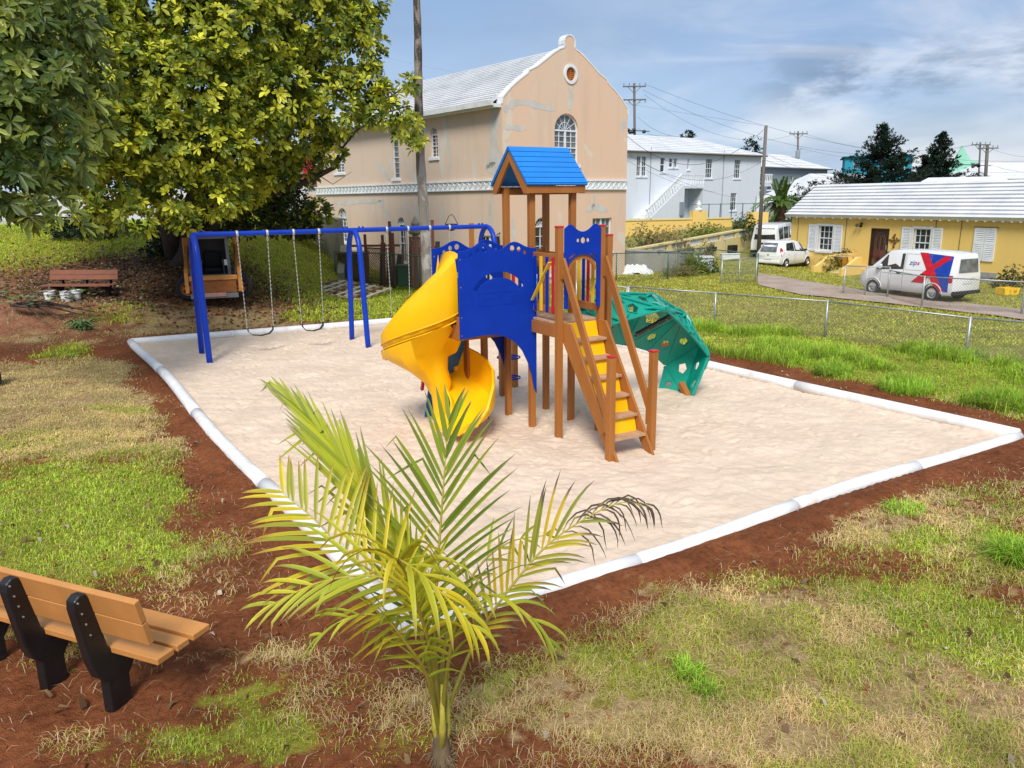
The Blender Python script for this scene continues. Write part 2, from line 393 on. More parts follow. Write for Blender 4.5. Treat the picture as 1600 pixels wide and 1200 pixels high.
# ================================================================== GROUND
def blob(px, py, rx, ry, w):
    c = G(px, py); ax = G(px+rx, py)-c; b0 = G(px, py-ry*.9); b1 = G(px, py+ry)
    return (c.x, c.y, max(.15, abs(ax.x)), max(.15, abs(b0.y-b1.y)/2), w)
GREEN = [blob(*a) for a in (
    (90, 820, 150, 75, 1.1), (235, 800, 85, 85, 1.1), (60, 760, 110, 60, .7), (270, 870, 60, 35, .6), (70, 690, 120, 40, .35), (330, 1165, 170, 35, .7), (520, 1140, 150, 50, .8),
    (420, 1060, 70, 25, .45), (370, 1095, 50, 18, .5), (930, 1020, 80, 40, 1.), (1040, 1060, 90, 50, .8), (1120, 1100, 60, 40, .6), (1400, 940, 90, 30, 1.), (1500, 980, 110, 50, 1.15),
    (1570, 1030, 70, 50, 1.1), (1480, 850, 100, 30, .9), (1590, 860, 30, 50, 1.3), (1260, 880, 150, 45, .4), (1380, 1040, 110, 35, .6), (1560, 1140, 60, 30, .5),
    (1180, 905, 70, 18, .45), (870, 1100, 60, 25, .35), (720, 1130, 60, 30, .35), (110, 550, 30, 10, .9), (195, 520, 45, 12, .7), (215, 545, 20, 6, .6), (130, 565, 60, 12, .3))]
STRAW = [blob(*a) for a in (
    (120, 640, 170, 45, 1.3), (60, 590, 110, 25, 1.3), (200, 580, 60, 20, .6), (160, 700, 140, 40, .6), (340, 880, 60, 50, .45), (1150, 1120, 280, 60, 1.5), (1330, 1140, 190, 60, 1.3), (1130, 1000, 210, 70, 1.0), (1470, 1090, 160, 60, 1.2), (1300, 960, 160, 40, .8),
    (1560, 930, 100, 50, .4), (1350, 830, 150, 40, .7), (1500, 790, 140, 30, .5), (600, 1100, 200, 50, .5), (400, 1030, 100, 25, .55), (800, 1060, 120, 50, .5), (150, 1160, 120, 20, .3), (980, 930, 120, 30, .3), (1560, 870, 70, 40, .7),
    (210, 500, 90, 22, .9), (430, 490, 200, 22, .95), (110, 1010, 120, 50, .25), (1500, 740, 120, 25, .35), (1560, 1180, 120, 40, .7))]
def field(L, x, y):
    s = 0
    for cx, cy, rx, ry, w in L: s = s+w*np.exp(-.8*((x-cx)/rx)**2-.8*((y-cy)/ry)**2)
    return s
F1a, F1b = Vector((3.95, 25.75)), Vector((12.9, 16.9))     # line of the nearer chain-link fence
def beyond_fence(x, y):
    d = F1b-F1a; L = d.length
    return (-(x-F1a.x)*d.y+(y-F1a.y)*d.x)/L
TREE = (-12.6, 30.0)
def masks(x, y):
    n = fbm(x, y, .9, 5, 1); n2 = fbm(x, y, 3.2, 4, 5); pd = pit_d(x, y)
    near = 1-S(17, 21, y)
    ringA = S(.5, 1.5, pd+(n-.5)*1.4)
    g = field(GREEN, x, y)*(.35+1.3*n2)*1.0; s = field(STRAW, x, y)*(.45+1.1*n)
    # strip of long grass between pit and fence, lawn beyond it
    bf = beyond_fence(x, y)
    right = S(2.2, 4, x)*S(9.5, 12, y)
    strip = right*(1-S(.0, .5, bf))*S(.9, 2.0, pd+(n-.5)*.8)
    lawn = S(0, .5, bf)*right
    g = np.where(right > .5, strip*1.0+lawn*(.50+.9*(n-.5)+.5*(n2-.5)+.55*S(28, 33, y)*(1-S(37, 40, y))*(1-S(9, 13, x))), g)
    s = np.where(right > .5, strip*.5+lawn*(.62+.5*(n-.4)), s)
    # left and back
    back = (x < 2.5)*S(20, 23, y)*(pd > 0)
    slope = S(26.5, 29.5, y+2.0*(x > -8)-1.2*(x < -14))
    gb = slope*(.98+.7*(n-.5)); sb = (1-slope)*.9*(.5+n)
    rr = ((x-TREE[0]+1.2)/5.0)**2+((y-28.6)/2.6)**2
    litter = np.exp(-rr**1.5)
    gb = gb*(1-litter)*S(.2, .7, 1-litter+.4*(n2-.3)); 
    heap = np.exp(-((x+15)/3.0)**2-((y-23.3)/2.0)**2)
    gb = gb*(1-heap); sb = sb*(1-.75*heap)*(1-litter*.8)
    g = np.where(back > .5, np.maximum(gb, field(GREEN, x, y)*.8), g); s = np.where(back > .5, sb, s)
    g = g*ringA; s = s*(.12+.88*S(.3, 1.0, pd+(n-.5)*.9))
    return np.clip(g, 0, 1.2), np.clip(s, 0, 1), litter*back, pd
def spaced(lo, hi, dense_lo, dense_hi, st, grow):
    c = list(np.arange(dense_lo, dense_hi, st)); d = st; v = c[-1]
    while v < hi: d *= grow; v += d; c.append(v)
    d = st; v = dense_lo
    while v > lo: d *= grow; v -= d; c.insert(0, v)
    return np.array(c)
def build_ground():
    xs = spaced(-700, 700, -6.5, 10.5, .055, 1.035); ys = spaced(-40, 1500, 3.6, 11.5, .055, 1.022)
    X, Y = np.meshgrid(xs, ys); H = hgt(X, Y)
    pd = pit_d(X, Y)
    det = (fbm(X, Y, 5.5, 4, 21)-.5)*.075+(fbm(X, Y, 19, 3, 31)-.5)*.035
    H = H+det*S(.05, .4, pd)*(1-S(30, 60, Y))
    H = H+np.exp(-((pd-.34)/.22)**2)*.07*(.4+1.2*fbm(X, Y, 2.1, 3, 41))*(Y < 14)      # soil banked against the pipe
    H = np.where(pd < .02, -.16, H)
    far = S(60, 140, Y)+S(60, 140, np.abs(X)); H = H*(1-np.clip(far, 0, 1))+(-.5)*np.clip(far, 0, 1)
    g, s, lit, _ = masks(X, Y)
    n = fbm(X, Y, 2.4, 4, 51)[..., None]; n3 = fbm(X, Y, 11, 3, 61)[..., None]
    soil = np.array([.29, .100, .042])*(.66+.75*n); soil = soil*(1-.25*n3)
    tan = np.array([.56, .42, .22])*(.75+.5*n3); grn = np.array([.34, .35, .05])*(.8+.4*n)
    pk = np.exp(-((X+15)/3.0)**2-((Y-23.3)/2.2)**2)[..., None]; soil = soil*(1-pk)+np.array([.36, .17, .105])*(.6+.8*n3)*pk
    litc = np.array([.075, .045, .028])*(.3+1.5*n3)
    hf = fbm(X, Y, 9, 4, 101); nearf = 1-S(24, 36, Y)
    sn = s*(1-nearf)*.72+nearf*S(.42, .62, s*.75+(hf-.5)*1.1)*.8; gn = g*(1-nearf)+nearf*S(.40, .62, g*.85+(fbm(X, Y, 7, 4, 111)-.5)*1.1)
    C = soil*(1-sn[..., None])+tan*sn[..., None]
    gg = np.clip(gn, 0, 1)[..., None]*.85; C = C*(1-gg)+grn*gg
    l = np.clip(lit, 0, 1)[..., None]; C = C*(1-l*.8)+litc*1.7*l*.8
    lw = (S(0, .6, beyond_fence(X, Y))*S(2.2, 4, X)*S(12, 16, Y))[..., None]*.65; C = C*(1-lw)+np.array([.40, .40, .10])*(.6+.75*n)*lw
    fg = S(48, 70, Y)[..., None]; C = C*(1-fg)+np.array([.14, .15, .06])*fg
    ny, nx = X.shape; i = np.arange(ny*nx).reshape(ny, nx)
    q = np.stack([i[:-1, :-1], i[:-1, 1:], i[1:, 1:], i[1:, :-1]], -1).reshape(-1, 4)
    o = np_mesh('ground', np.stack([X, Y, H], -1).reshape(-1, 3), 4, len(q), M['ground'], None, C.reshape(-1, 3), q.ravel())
    o.data.shade_smooth(); tag(o, kind='structure')
    # sand: bilinear sheet over the pit
    k = 380; u, v = np.meshgrid(np.linspace(0, 1, k), np.linspace(0, 1, int(k*1.5)))
    P = [np.array(p[:2]) for p in (PD, PC, PB, PA)]
    XY = ((1-u)*(1-v))[..., None]*P[0]+(u*(1-v))[..., None]*P[1]+(u*v)[..., None]*P[2]+((1-u)*v)[..., None]*P[3]
    X, Y = XY[..., 0], XY[..., 1]
    Z = .0+(fbm(X, Y, 1.6, 3, 71)-.5)*.07+(fbm(X, Y, 4.2, 3, 81)-.5)*.055
    Z = Z+(fbm(X, Y, 14, 3, 83)-.5)*.03
    for _ in range(1100):     # footprints and scuffs, denser round the tower and the swings
        if rng.uniform() < .55: i, j = rng.integers(0, X.shape[0]), rng.integers(0, X.shape[1])
        else:
            i, j = (int(rng.normal(.45, .13)*X.shape[0]), int(rng.normal(.55, .2)*X.shape[1])) if rng.uniform() < .6 else (int(rng.normal(.86, .05)*X.shape[0]), int(rng.uniform(.1, .9)*X.shape[1]))
            if not (0 <= i < X.shape[0] and 0 <= j < X.shape[1]): continue
        a = rng.uniform(0, 6.28); sl_ = (slice(max(0, i-11), i+12), slice(max(0, j-11), j+12)); dx, dy = X[sl_]-X[i, j], Y[sl_]-Y[i, j]; k1 = rng.uniform(.7, 1.2)
        e = ((dx*math.cos(a)+dy*math.sin(a))/(.13*k1))**2+((dy*math.cos(a)-dx*math.sin(a))/(.06*k1))**2
        Z[sl_] += -.022*k1*np.exp(-e**1.5)+.009*np.exp(-(e-2.0)**2)*(e < 6)
    ny, nx = X.shape; i = np.arange(ny*nx).reshape(ny, nx)
    q = np.stack([i[:-1, :-1], i[:-1, 1:], i[1:, 1:], i[1:, :-1]], -1).reshape(-1, 4)
    o = np_mesh('sand', np.stack([X, Y, Z], -1).reshape(-1, 3), 4, len(q), M['sand'], None, None, q.ravel())
    o.data.shade_smooth(); tag(o, kind='structure')
build_ground()

def strip_sheet(name, left, right, mat, lift=.02, n=40):
    mb = MB(); L, Rr = [], []
    for pts, out in ((left, L), (right, Rr)):
        seg = len(pts)-1
        for i in range(n+1):
            t = i/n*seg; k = min(int(t), seg-1); f = t-k; p = Vector(pts[k]).lerp(Vector(pts[k+1]), f); out.append(p)
    w = 8; vs = []
    for a, b in zip(L, Rr):
        for j in range(w+1):
            p = a.lerp(b, j/w); vs.append((p.x, p.y, hz(p.x, p.y)+lift))
    mb.add(vs, [(i*(w+1)+j, i*(w+1)+j+1, (i+1)*(w+1)+j+1, (i+1)*(w+1)+j) for i in range(n) for j in range(w)])
    o = mb.build(name, mat, smooth=True); tag(o, kind='structure'); return o
def g2(px, py): p = Gt(px, py); return (p.x, p.y)
strip_sheet('driveway', [g2(1184, 428), g2(1260, 441), g2(1330, 452), g2(1400, 460), g2(1500, 474), g2(1640, 489)],
            [g2(1184, 446), g2(1250, 462), g2(1330, 470), g2(1400, 477), g2(1500, 489), g2(1640, 506)], M['asphalt'], .05)
strip_sheet('road', [(-34, 60), (-33, 40), (-36, 26)], [(-22, 60), (-22.2, 44), (-30, 26)], M['roadgrey'], .05)

# white pipe edging of the pit
def pipe_edge(P, Q, label, amp, zc, r):
    P, Q = Vector(P), Vector(Q); n = 28; pts = []
    d = (Q-P).normalized(); nn = Vector((-d.y, d.x, 0))
    for i in range(n+1):
        t = i/n; p = P.lerp(Q, t)+nn*amp*math.sin(t*math.pi*2.3+P.x)*math.sin(t*math.pi); pts.append((p.x, p.y, zc))
    t = thing('edging_pipe', label, 'pipe', group='white pipes edging the sand pit')
    k = 4                     # lengths joined with collars
    for j in range(k):
        seg = pts[j*n//k:(j+1)*n//k+1]
        MB().tube(seg, r, 14).build('pipe_length', M['white'], t, smooth=True)
        if j: 
            c = Vector(seg[0]); dd = (Vector(seg[1])-c).normalized(); MB().cyl(c-dd*.03, c+dd*.03, r*1.018, n=14).build('collar', M['white'], t, auto=40)
pipe_edge(PA, PB, 'white pipe along the back edge of the sand, below the swing seats', .05, .06, .115)
pipe_edge(PB, PC, 'white pipe along the right edge of the sand beside the long grass', .10, .06, .11)
pipe_edge(PC, PD, 'white pipe along the front edge of the sand, half buried in red soil', .10, .015, .108)
pipe_edge(PD, PA, 'white pipe along the left edge of the sand beside the green lawn', .10, .05, .115)

# ------------------------------------------------------------------ grass
def blades(name, xy, h, w, lean, C, label=None, zoff=0, seg_bend=.5, mat=None):
    n = len(xy); C = C*(.62+.76*fbm(xy[:, 0], xy[:, 1], 1.7, 4, 131))[:, None]; a = rng.uniform(0, 2*np.pi, n); z = hgt(xy[:, 0], xy[:, 1])+zoff
    b = np.stack([xy[:, 0], xy[:, 1], z-.01], -1); d = np.stack([np.cos(a), np.sin(a), 0*a], -1); s = np.stack([-np.sin(a), np.cos(a), 0*a], -1)
    up = np.array([0, 0, 1.])
    h = h[:, None]; w = w[:, None]; lean = lean[:, None]
    mid = b+up*h*.6*(1-.3*lean)+d*h*lean*.35; tip = b+up*h*(1-.75*lean)+d*h*lean
    V = np.stack([b-s*w/2, b+s*w/2, mid+s*w*.38, mid-s*w*.38, tip], 1).reshape(-1, 3)
    i = np.arange(n)*5
    idx = np.stack([i, i+1, i+2, i, i+2, i+3, i+3, i+2, i+4], -1).ravel()
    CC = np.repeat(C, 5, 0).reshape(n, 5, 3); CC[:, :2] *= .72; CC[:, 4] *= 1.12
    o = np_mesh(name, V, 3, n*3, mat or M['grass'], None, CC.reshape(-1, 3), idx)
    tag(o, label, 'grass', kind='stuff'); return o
def scatter(n, x0, x1, y0, y1, which, thr=.12, pdmin=.12):
    x = rng.uniform(x0, x1, n*2); y = y0+(y1-y0)*rng.uniform(0, 1, n*2)**1.25; k = (np.abs(x) < .74*y+1.2); x, y = x[k][:n], y[k][:n]; n = len(x)
    g, s, lit, pd = masks(x, y); v = g if which == 'g' else s
    if which == 's': v = v*(1-.5*np.clip(g, 0, 1))*(.25+.95*S(.38, .56, fbm(x, y, 2.4, 4, 151)))
    keep = (rng.uniform(0, 1, n) < np.clip((v-thr)/(.9-thr), 0, 1)) & (pd > pdmin)
    return np.stack([x[keep], y[keep]], -1), v[keep]
def gcol(n, a, b, dryp=.12, dry=(.42, .33, .13)):
    t = rng.uniform(0, 1, (n, 1))**1.1; C = np.array(a)*(1-t)+np.array(b)*t
    k = rng.uniform(0, 1, n) < dryp; C[k] = np.array(dry)*rng.uniform(.7, 1.2, (k.sum(), 1)); return C
U = rng.uniform
def near_grass():
    xy, v = scatter(420000, -9, 9.5, 3.9, 15, 'g'); n = len(xy); d = np.hypot(xy[:, 0], xy[:, 1]); sc = np.clip(d/7, .8, 1.8)
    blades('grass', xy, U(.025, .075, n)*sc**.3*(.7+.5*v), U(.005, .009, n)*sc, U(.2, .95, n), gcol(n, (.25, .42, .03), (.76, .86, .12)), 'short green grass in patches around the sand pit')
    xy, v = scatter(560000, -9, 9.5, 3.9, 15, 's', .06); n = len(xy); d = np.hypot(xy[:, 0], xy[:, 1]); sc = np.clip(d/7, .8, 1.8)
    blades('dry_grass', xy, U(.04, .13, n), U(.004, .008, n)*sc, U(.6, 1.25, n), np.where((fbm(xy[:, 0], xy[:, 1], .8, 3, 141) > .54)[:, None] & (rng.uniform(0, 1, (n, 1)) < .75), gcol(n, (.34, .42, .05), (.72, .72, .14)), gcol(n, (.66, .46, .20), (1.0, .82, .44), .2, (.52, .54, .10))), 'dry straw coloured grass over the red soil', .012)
    xy, v = scatter(150000, -15, -3.5, 12, 24, 'g'); n = len(xy)
    blades('grass', xy, U(.03, .09, n), U(.010, .018, n), U(.2, .95, n), gcol(n, (.30, .40, .03), (.86, .84, .12)), 'short grass left of the sand pit, further from the bench')
    xy, v = scatter(190000, -15, -3.5, 12, 24, 's', .06); n = len(xy)
    blades('dry_grass', xy, U(.03, .09, n), U(.009, .016, n), U(.5, 1.2, n), gcol(n, (.62, .44, .20), (1.0, .82, .46), .22, (.50, .54, .12)), 'dry tan grass left of the sand pit beyond the green lawn', .01)
    # clods of soil
    m = 9000; x = U(-9, 11, m); y = 4+18*U(0, 1, m)**1.4; pd = pit_d(x, y); kk = (pd > .16) & (np.abs(x) < .74*y+1) & (U(0, 1, m) < np.exp(-pd*.55)+.12); x, y = x[kk], y[kk]; n = len(x)
    base = np.array([[1, 0, 0], [-.5, .87, 0], [-.5, -.87, 0], [0, 0, .8], [.5, .6, .45], [0, 0, -.5]]); fc = np.array([0, 4, 3, 4, 1, 3, 1, 2, 3, 2, 0, 3, 0, 1, 4, 0, 5, 1, 1, 5, 2, 2, 5, 0])
    sz = .006+.028*U(0, 1, n)**3; a = U(0, 6.28, n); V = base[None]*sz[:, None, None]*U(.7, 1.3, (n, 6, 3)); ca, sa = np.cos(a)[:, None], np.sin(a)[:, None]
    V = np.stack([V[..., 0]*ca-V[..., 1]*sa+x[:, None], V[..., 0]*sa+V[..., 1]*ca+y[:, None], V[..., 2]+(hgt(x, y)+.012)[:, None]], -1)
    Cc = np.repeat((np.array([.23, .075, .035])*U(.6, 1.5, (n, 1)))[:, None], 6, 1); k2 = U(0, 1, n) < .05; Cc[k2] = np.array([.5, .44, .36])
    o = np_mesh('soil_clods', V.reshape(-1, 3), 3, n*8, attr_mat('clod_soil', .95, 0, .1), None, Cc.reshape(-1, 3), (np.arange(n)[:, None]*6+fc[None]).ravel()); tag(o, 'red soil clods and pebbles scattered round the pit', 'soil', kind='stuff')
    # loose straw lying on bare soil
    m = 15000; x = U(-8, 9.5, m); y = U(3.9, 14, m); pd = pit_d(x, y); k = (pd > .12) & (U(0, 1, m) < .3+.8*fbm(x, y, 1.3, 3, 77)); xy = np.stack([x[k], y[k]], -1); n = len(xy)
    blades('loose_straw', xy, U(.05, .16, n), U(.004, .007, n), U(1.1, 1.3, n), gcol(n, (.50, .36, .2), (.90, .72, .46), .25, (.2, .11, .06)), 'loose straw strewn over the bare red soil', .014)
near_grass()
def mid_grass():
    xy, v = scatter(170000, 3, 20, 10, 24, 'g', .1, .3); bf = beyond_fence(xy[:, 0], xy[:, 1]); n = len(xy)
    tall = (bf < .6); cl = fbm(xy[:, 0], xy[:, 1], .85, 2, 91)
    h = np.where(tall, U(.10, .26, n)*(.35+1.9*S(.42, .66, cl)), U(.04, .09, n)); k = ~tall & (U(0, 1, n) < .4); keep = tall | k
    blades('tall_grass', xy[keep], h[keep], U(.010, .018, keep.sum()), U(.25, .9, keep.sum()), gcol(keep.sum(), (.24, .42, .03), (.64, .84, .09), .08), 'long bright green grass in tufts along the wire fence')
    xy, v = scatter(90000, 3, 20, 10, 24, 's', .2, .3); bf = beyond_fence(xy[:, 0], xy[:, 1]); n = len(xy); h = np.where(bf < .6, U(.06, .2, n), U(.03, .08, n))
    blades('dry_tall_grass', xy, h, U(.008, .015, n), U(.5, 1.2, n), gcol(n, (.44, .36, .14), (.70, .60, .28), .3, (.34, .42, .07)), 'dry seeding grass mixed into the tufts by the wire fence')
    xy, v = scatter(200000, 2, 26, 20, 46, 'g', .05); n = len(xy)
    blades('lawn_grass', xy, U(.05, .12, n), U(.025, .05, n), U(.2, .9, n), gcol(n, (.38, .44, .05), (.76, .74, .13), .25), 'lawn beyond the wire fence, green fading to olive')
    xy, v = scatter(150000, -30, 2.5, 20, 46, 'g', .12, .2); n = len(xy)
    blades('slope_grass', xy, U(.06, .16, n), U(.02, .045, n), U(.2, .9, n), gcol(n, (.26, .42, .03), (.74, .84, .09), .06), 'green grass on the slope behind the swings')
    xy, v = scatter(90000, -24, 2.5, 17, 31, 's', .15, .15); n = len(xy)
    blades('dry_slope_grass', xy, U(.03, .10, n), U(.012, .024, n), U(.6, 1.2, n), gcol(n, (.50, .34, .15), (.86, .66, .34), .2, (.4, .44, .08)), 'dry tan grass between the sand pit and the slope')
    m = 700; x = U(-7, 10, m); y = U(4, 18, m); k = pit_d(x, y) > .2; xy = np.stack([x[k], y[k]], -1); n = len(xy)
    blades('fallen_leaves', xy, U(.05, .13, n), U(.03, .06, n), U(1.0, 1.25, n), gcol(n, (.10, .05, .025), (.42, .28, .14), .2, (.6, .5, .36)), 'dry fallen leaves scattered over the near lawn and soil', .03)
    # leaf litter under the tree
    m = 6000; x = TREE[0]-1.2+rng.normal(0, 3.6, m); y = 28.4+rng.normal(0, 2.1, m); k = (pit_d(x, y) > .3); xy = np.stack([x[k], y[k]], -1); n = len(xy)
    blades('leaf_litter', xy, U(.08, .18, n), U(.06, .11, n), U(.9, 1.2, n), gcol(n, (.09, .05, .03), (.36, .22, .12), .14, (.5, .42, .3)), 'brown fallen leaves under the big tree', .02)
    # big tufts
    for k, (px, py, rad, hh, cnt, lab) in enumerate(((1300, 585, .55, .42, 900, 'rounded clump of long green grass by the right pipe, left one of three'), (1415, 610, .75, .5, 1500, 'broad clump of long green grass by the right pipe, middle one of three'),
                              (1560, 635, .65, .55, 1500, 'tall clump of long green grass by the far right corner of the sand'), (1590, 880, .35, .45, 1000, 'bright tall grass clump on the lawn at the right picture edge'),
                              (1075, 985+75, .18, .22, 260, 'small grass tuft standing on the dry lawn in front of the sand'), (1100, 1085, .12, .2, 160, 'small dark grass tuft on the straw lawn near the bottom'), (1410, 800, .4, .2, 300, 'sparse dry weed tuft on the soil beside the front pipe'))):
        c = Gt(px, py); a = U(0, 6.28, cnt); rr = rad*np.sqrt(U(0, 1, cnt))*.7; xy = np.stack([c.x+rr*np.cos(a), c.y+rr*np.sin(a)], -1)
        o = blades('grass_clump', xy, U(.5, 1.05, cnt)*hh, U(.008, .015, cnt), U(.25, 1.0, cnt), gcol(cnt, (.22, .42, .03), (.60, .84, .10), .06), lab)
mid_grass()

# ================================================================== PLAY TOWER
def play_tower():
    s = .85; t = thing('play_tower', 'wooden play tower with blue gable roof, stairs and yellow spiral slide', 'play tower', (.36, 13.37, 0), R(30.5))
    br = M['brown']
    def post(x, y, z1, cap=False, w=.105, z0=-.1):
        p = MB().b(x-w/2, x+w/2, y-w/2, y+w/2, z0, z1).build('post', br, t, bevel=.008)
        if cap: MB().b(x-w/2-.006, x+w/2+.006, y-w/2-.006, y+w/2+.006, z1, z1+.03).build('cap', M['red'], p, bevel=.008)
        return p
    for x, y in ((0, 0), (0, s), (s, 0), (s, s)): post(x, y, 4.2)
    post(0, -s, 3.54, True); post(s, -s, 3.54, True); post(1.28, -.5, 3.36, True)
    post(-1.4, 0, 2.1, z0=1.72); post(-1.4, s, 2.1); post(-.50, s, 1.9)
    post(.02, -2.25, 1.64, True, .11); post(s+.03, -2.22, 1.63, True, .11)
    # deck boards and rims
    for j in range(6): w = s/6; MB().b(-.02, s+.02, -s+.06+w*j*.98, -s+.06+w*(j*.98+.90), 1.955, 1.995).build('deck_board', M['tread'], t, bevel=.004)
    for j in range(6): w = s/6; MB().b(-1.36, s-.06, .02+w*j, .02+w*(j+.9), 1.955, 1.995).build('deck_board', M['tread'], t, bevel=.004)
    for a in ((-.055, -.015, -s+.055, -.055), (s+.015, s+.055, -s+.055, -.055)): MB().b(a[0], a[1], a[2], a[3], 1.74, 1.95).build('deck_rim', br, t, bevel=.006)
    MB().b(.055, s-.055, -s-.02, -s+.03, 1.74, 1.95).build('deck_rim', br, t); MB().b(-1.36, -.06, s-.03, s+.02, 1.74, 1.95).build('deck_rim', br, t)
    MB().b(.06, s-.06, s-.03, s+.02, 1.74, 1.95).build('deck_rim', br, t); MB().b(-1.43, -1.37, .06, s-.06, 1.70, 1.95).build('deck_rim', br, t)
    MB().b(-1.36, s-.06, .10, .14, 1.68, 1.95).build('deck_beam', br, t); MB().b(-1.36, s-.06, s-.2, s-.16, 1.68, 1.95).build('deck_beam', br, t)
    # blue side panels with wavy tops
    def wavy(x): 
        u = (x+.70)/.70; return 3.18+.10*math.exp(-((abs(u)-.46)/.27)**2)-.005*abs(u)+.035*math.exp(-((u)/.75)**2)-.055*math.exp(-(u/.2)**2)
    top = [(x, wavy(x)) for x in np.linspace(-1.45, .045, 40)]
    low = [(.045, .62), (.0, .72), (-.06, 1.0), (-.13, 1.2), (-.24, 1.42), (-.38, 1.58), (-.55, 1.69), (-.75, 1.755), (-1.0, 1.77), (-1.45, 1.74)]
    holes = [circ(cx, wavy(cx)-.10-.02*abs(abs(cx+.7)-.2), r, 14) for cx, r in ((-1.34, .018), (-1.22, .034), (-1.1, .042), (-.97, .05), (-.43, .05), (-.3, .042), (-.18, .034), (-.08, .016))]
    arc = circ(-.70, 2.32, .56, 14, .50, 152, 28)+circ(-.70, 2.32, .47, 14, .40, 28, 152)
    holes.append(arc)
    for y0, y1, lab in ((-.085, -.058, None), (s+.058, s+.085, None)):
        p = MB().plate(top+low, holes, y0, y1).build('side_panel', M['blue'], t, bevel=.004)
        bl = MB()
        for z in (3.05, 2.6, 2.1, 1.8):
            for x in (-1.42, .015): bl.cyl((x, y0-.006, z), (x, y0+.002, z), .009, n=8)
        bl.build('bolts', M['galv'], p)['kind'] = 'stuff'
        if y0 < 0:            # faint raised emblem
            e = MB()
            for zz in (2.47, 2.26): e.b(-1.1, -.35, y0-.004, y0+.001, zz, zz+.008)
            for xx in (-1.1, -.36): e.b(xx, xx+.01, y0-.004, y0+.001, 2.26, 2.478)
            for i, (xx, kind) in enumerate(((-1.03, 'b'), (-.93, 'o'), (-.83, 's'), (-.73, 'y'), (-.63, 'i'), (-.46, 'v'))):
                if kind in 'bo': e.lathe([(.032, -.003), (.040, -.003), (.040, .003), (.032, .003)], (xx+.03, y0-.002, 2.36), (0, 1, 0), 12, True)
                if kind in 'bi': e.b(xx, xx+.009, y0-.004, y0+.001, 2.31, 2.42)
                if kind in 'yv': e.beam((xx, y0-.002, 2.43), (xx+.03, y0-.002, 2.33), .006, .009); e.beam((xx+.07, y0-.002, 2.43), (xx+.03, y0-.002, 2.30), .006, .009)
                if kind == 's': e.tube([(xx+.06, y0-.002, 2.40), (xx+.02, y0-.002, 2.40), (xx+.01, y0-.002, 2.37), (xx+.05, y0-.002, 2.35), (xx+.05, y0-.002, 2.31), (xx, y0-.002, 2.31)], .004, 5)
            e.build('raised_emblem', M['blue'], p)
    # blue gate panel above the stairs
    x0, x1 = .06, s-.06; m = (x0+x1)/2; zt = lambda x: 3.47+.09*math.exp(-((abs(x-m)-.25)/.10)**2)-.03*math.exp(-((x-m)/.12)**2)+.03
    topp = [(x, zt(x)) for x in np.linspace(x0, x1, 26)]
    arch = [(x1, 2.22), (x1-.07, 2.22), (x1-.07, 2.45), (x1-.10, 2.55), (x1-.06, 2.66), (x1-.055, 2.80)]+circ(m, 2.86, .30, 14, .24, 12, 168)+[(x0+.055, 2.80), (x0+.06, 2.66), (x0+.10, 2.55), (x0+.07, 2.45), (x0+.07, 2.22), (x0, 2.22)]
    hs = [circ(m, 3.33, .05, 14), circ(m-.10, 3.33, .032, 12), circ(m+.10, 3.33, .035, 12)]
    for sg in (-1, 1):
        cx, cz = m+sg*.21, 3.08; a = R(28)*sg; q = [(-.075, -.014), (.075, -.014), (.075, .014), (-.075, .014)]
        hs.append([(cx+u*math.cos(a)+v*math.sin(a), cz-u*math.sin(a)*1.0+v*math.cos(a)) for u, v in q])
    MB().plate(topp+arch, hs, -s-.075, -s-.05).build('gate_panel', M['blue'], t, bevel=.003)
    MB().plate(circ(m, 2.83, .30, 14, .27, 0, 180)+circ(m, 2.83, .24, 14, .20, 180, 0), [], -s-.048, -s-.02).build('arch_trim', br, t)
    MB().b(.055, s-.055, -.02, .02, 2.86, 3.0).build('rail', br, t, bevel=.005)
    # slatted sides of the front deck
    def slats(x, colors, diag):
        MB().b(x-.02, x+.02, -s+.055, -.055, 3.02, 3.12).build('rail', br, t, bevel=.005); MB().b(x-.02, x+.02, -s+.055, -.055, 2.12, 2.24).build('rail', br, t, bevel=.005)
        sg = -1 if x < .3 else 1
        for i, c in enumerate(colors):
            y = -.17-(s-.30)*i/(len(colors)-1); MB().b(x+sg*.024, x+sg*.042, y-.038, y+.038, 2.14, 3.06).build('slat', M[c], t, bevel=.004)
        if diag: MB().beam((x+sg*.055, -.12, 2.30), (x+sg*.055, -.66, 2.98), .02, .075, (1, 0, 0)).build('slat', M['yslat'], t, bevel=.004)
    slats(0, ('blue', 'yslat', 'blue', 'red'), True); slats(s, ('yslat', 'blue', 'red', 'yslat', 'blue'), False)
    MB().b(s-.02, s+.02, .06, s-.06, 2.95, 3.05).build('rail', br, t)
    for i, c in enumerate(('red', 'blue', 'yslat', 'red', 'blue')): MB().b(.12+i*.14, .19+i*.14, s+.02, s+.04, 2.1, 3.06).build('slat', M[c], t, bevel=.004)
    MB().b(.055, s-.055, s-.02, s+.02, 3.0, 3.1).build('rail', br, t); MB().b(.055, s-.055, s-.02, s+.02, 2.05, 2.15).build('rail', br, t)
    # stairs
    A = Vector((0, -s-.05, 1.98)); Bv = Vector((0, -2.33, .02))
    for x in (.0+.075, s-.055):
        MB().plate([(-s-.04, 1.99), (-s-.04, 1.66), (-2.22, -.05), (-2.42, -.05), (-1.10, 1.99)], [], x-.022, x+.022, 'yz').build('stringer', br, t, bevel=.006)
    for k in range(6):
        z = 1.98-(k+1)*1.98/7; y = -s-.10-(k+.35)*1.32/6.2
        MB().b(.10, s-.08, y-.13, y+.10, z-.02, z+.025).build('tread', M['tread'], t, bevel=.006)
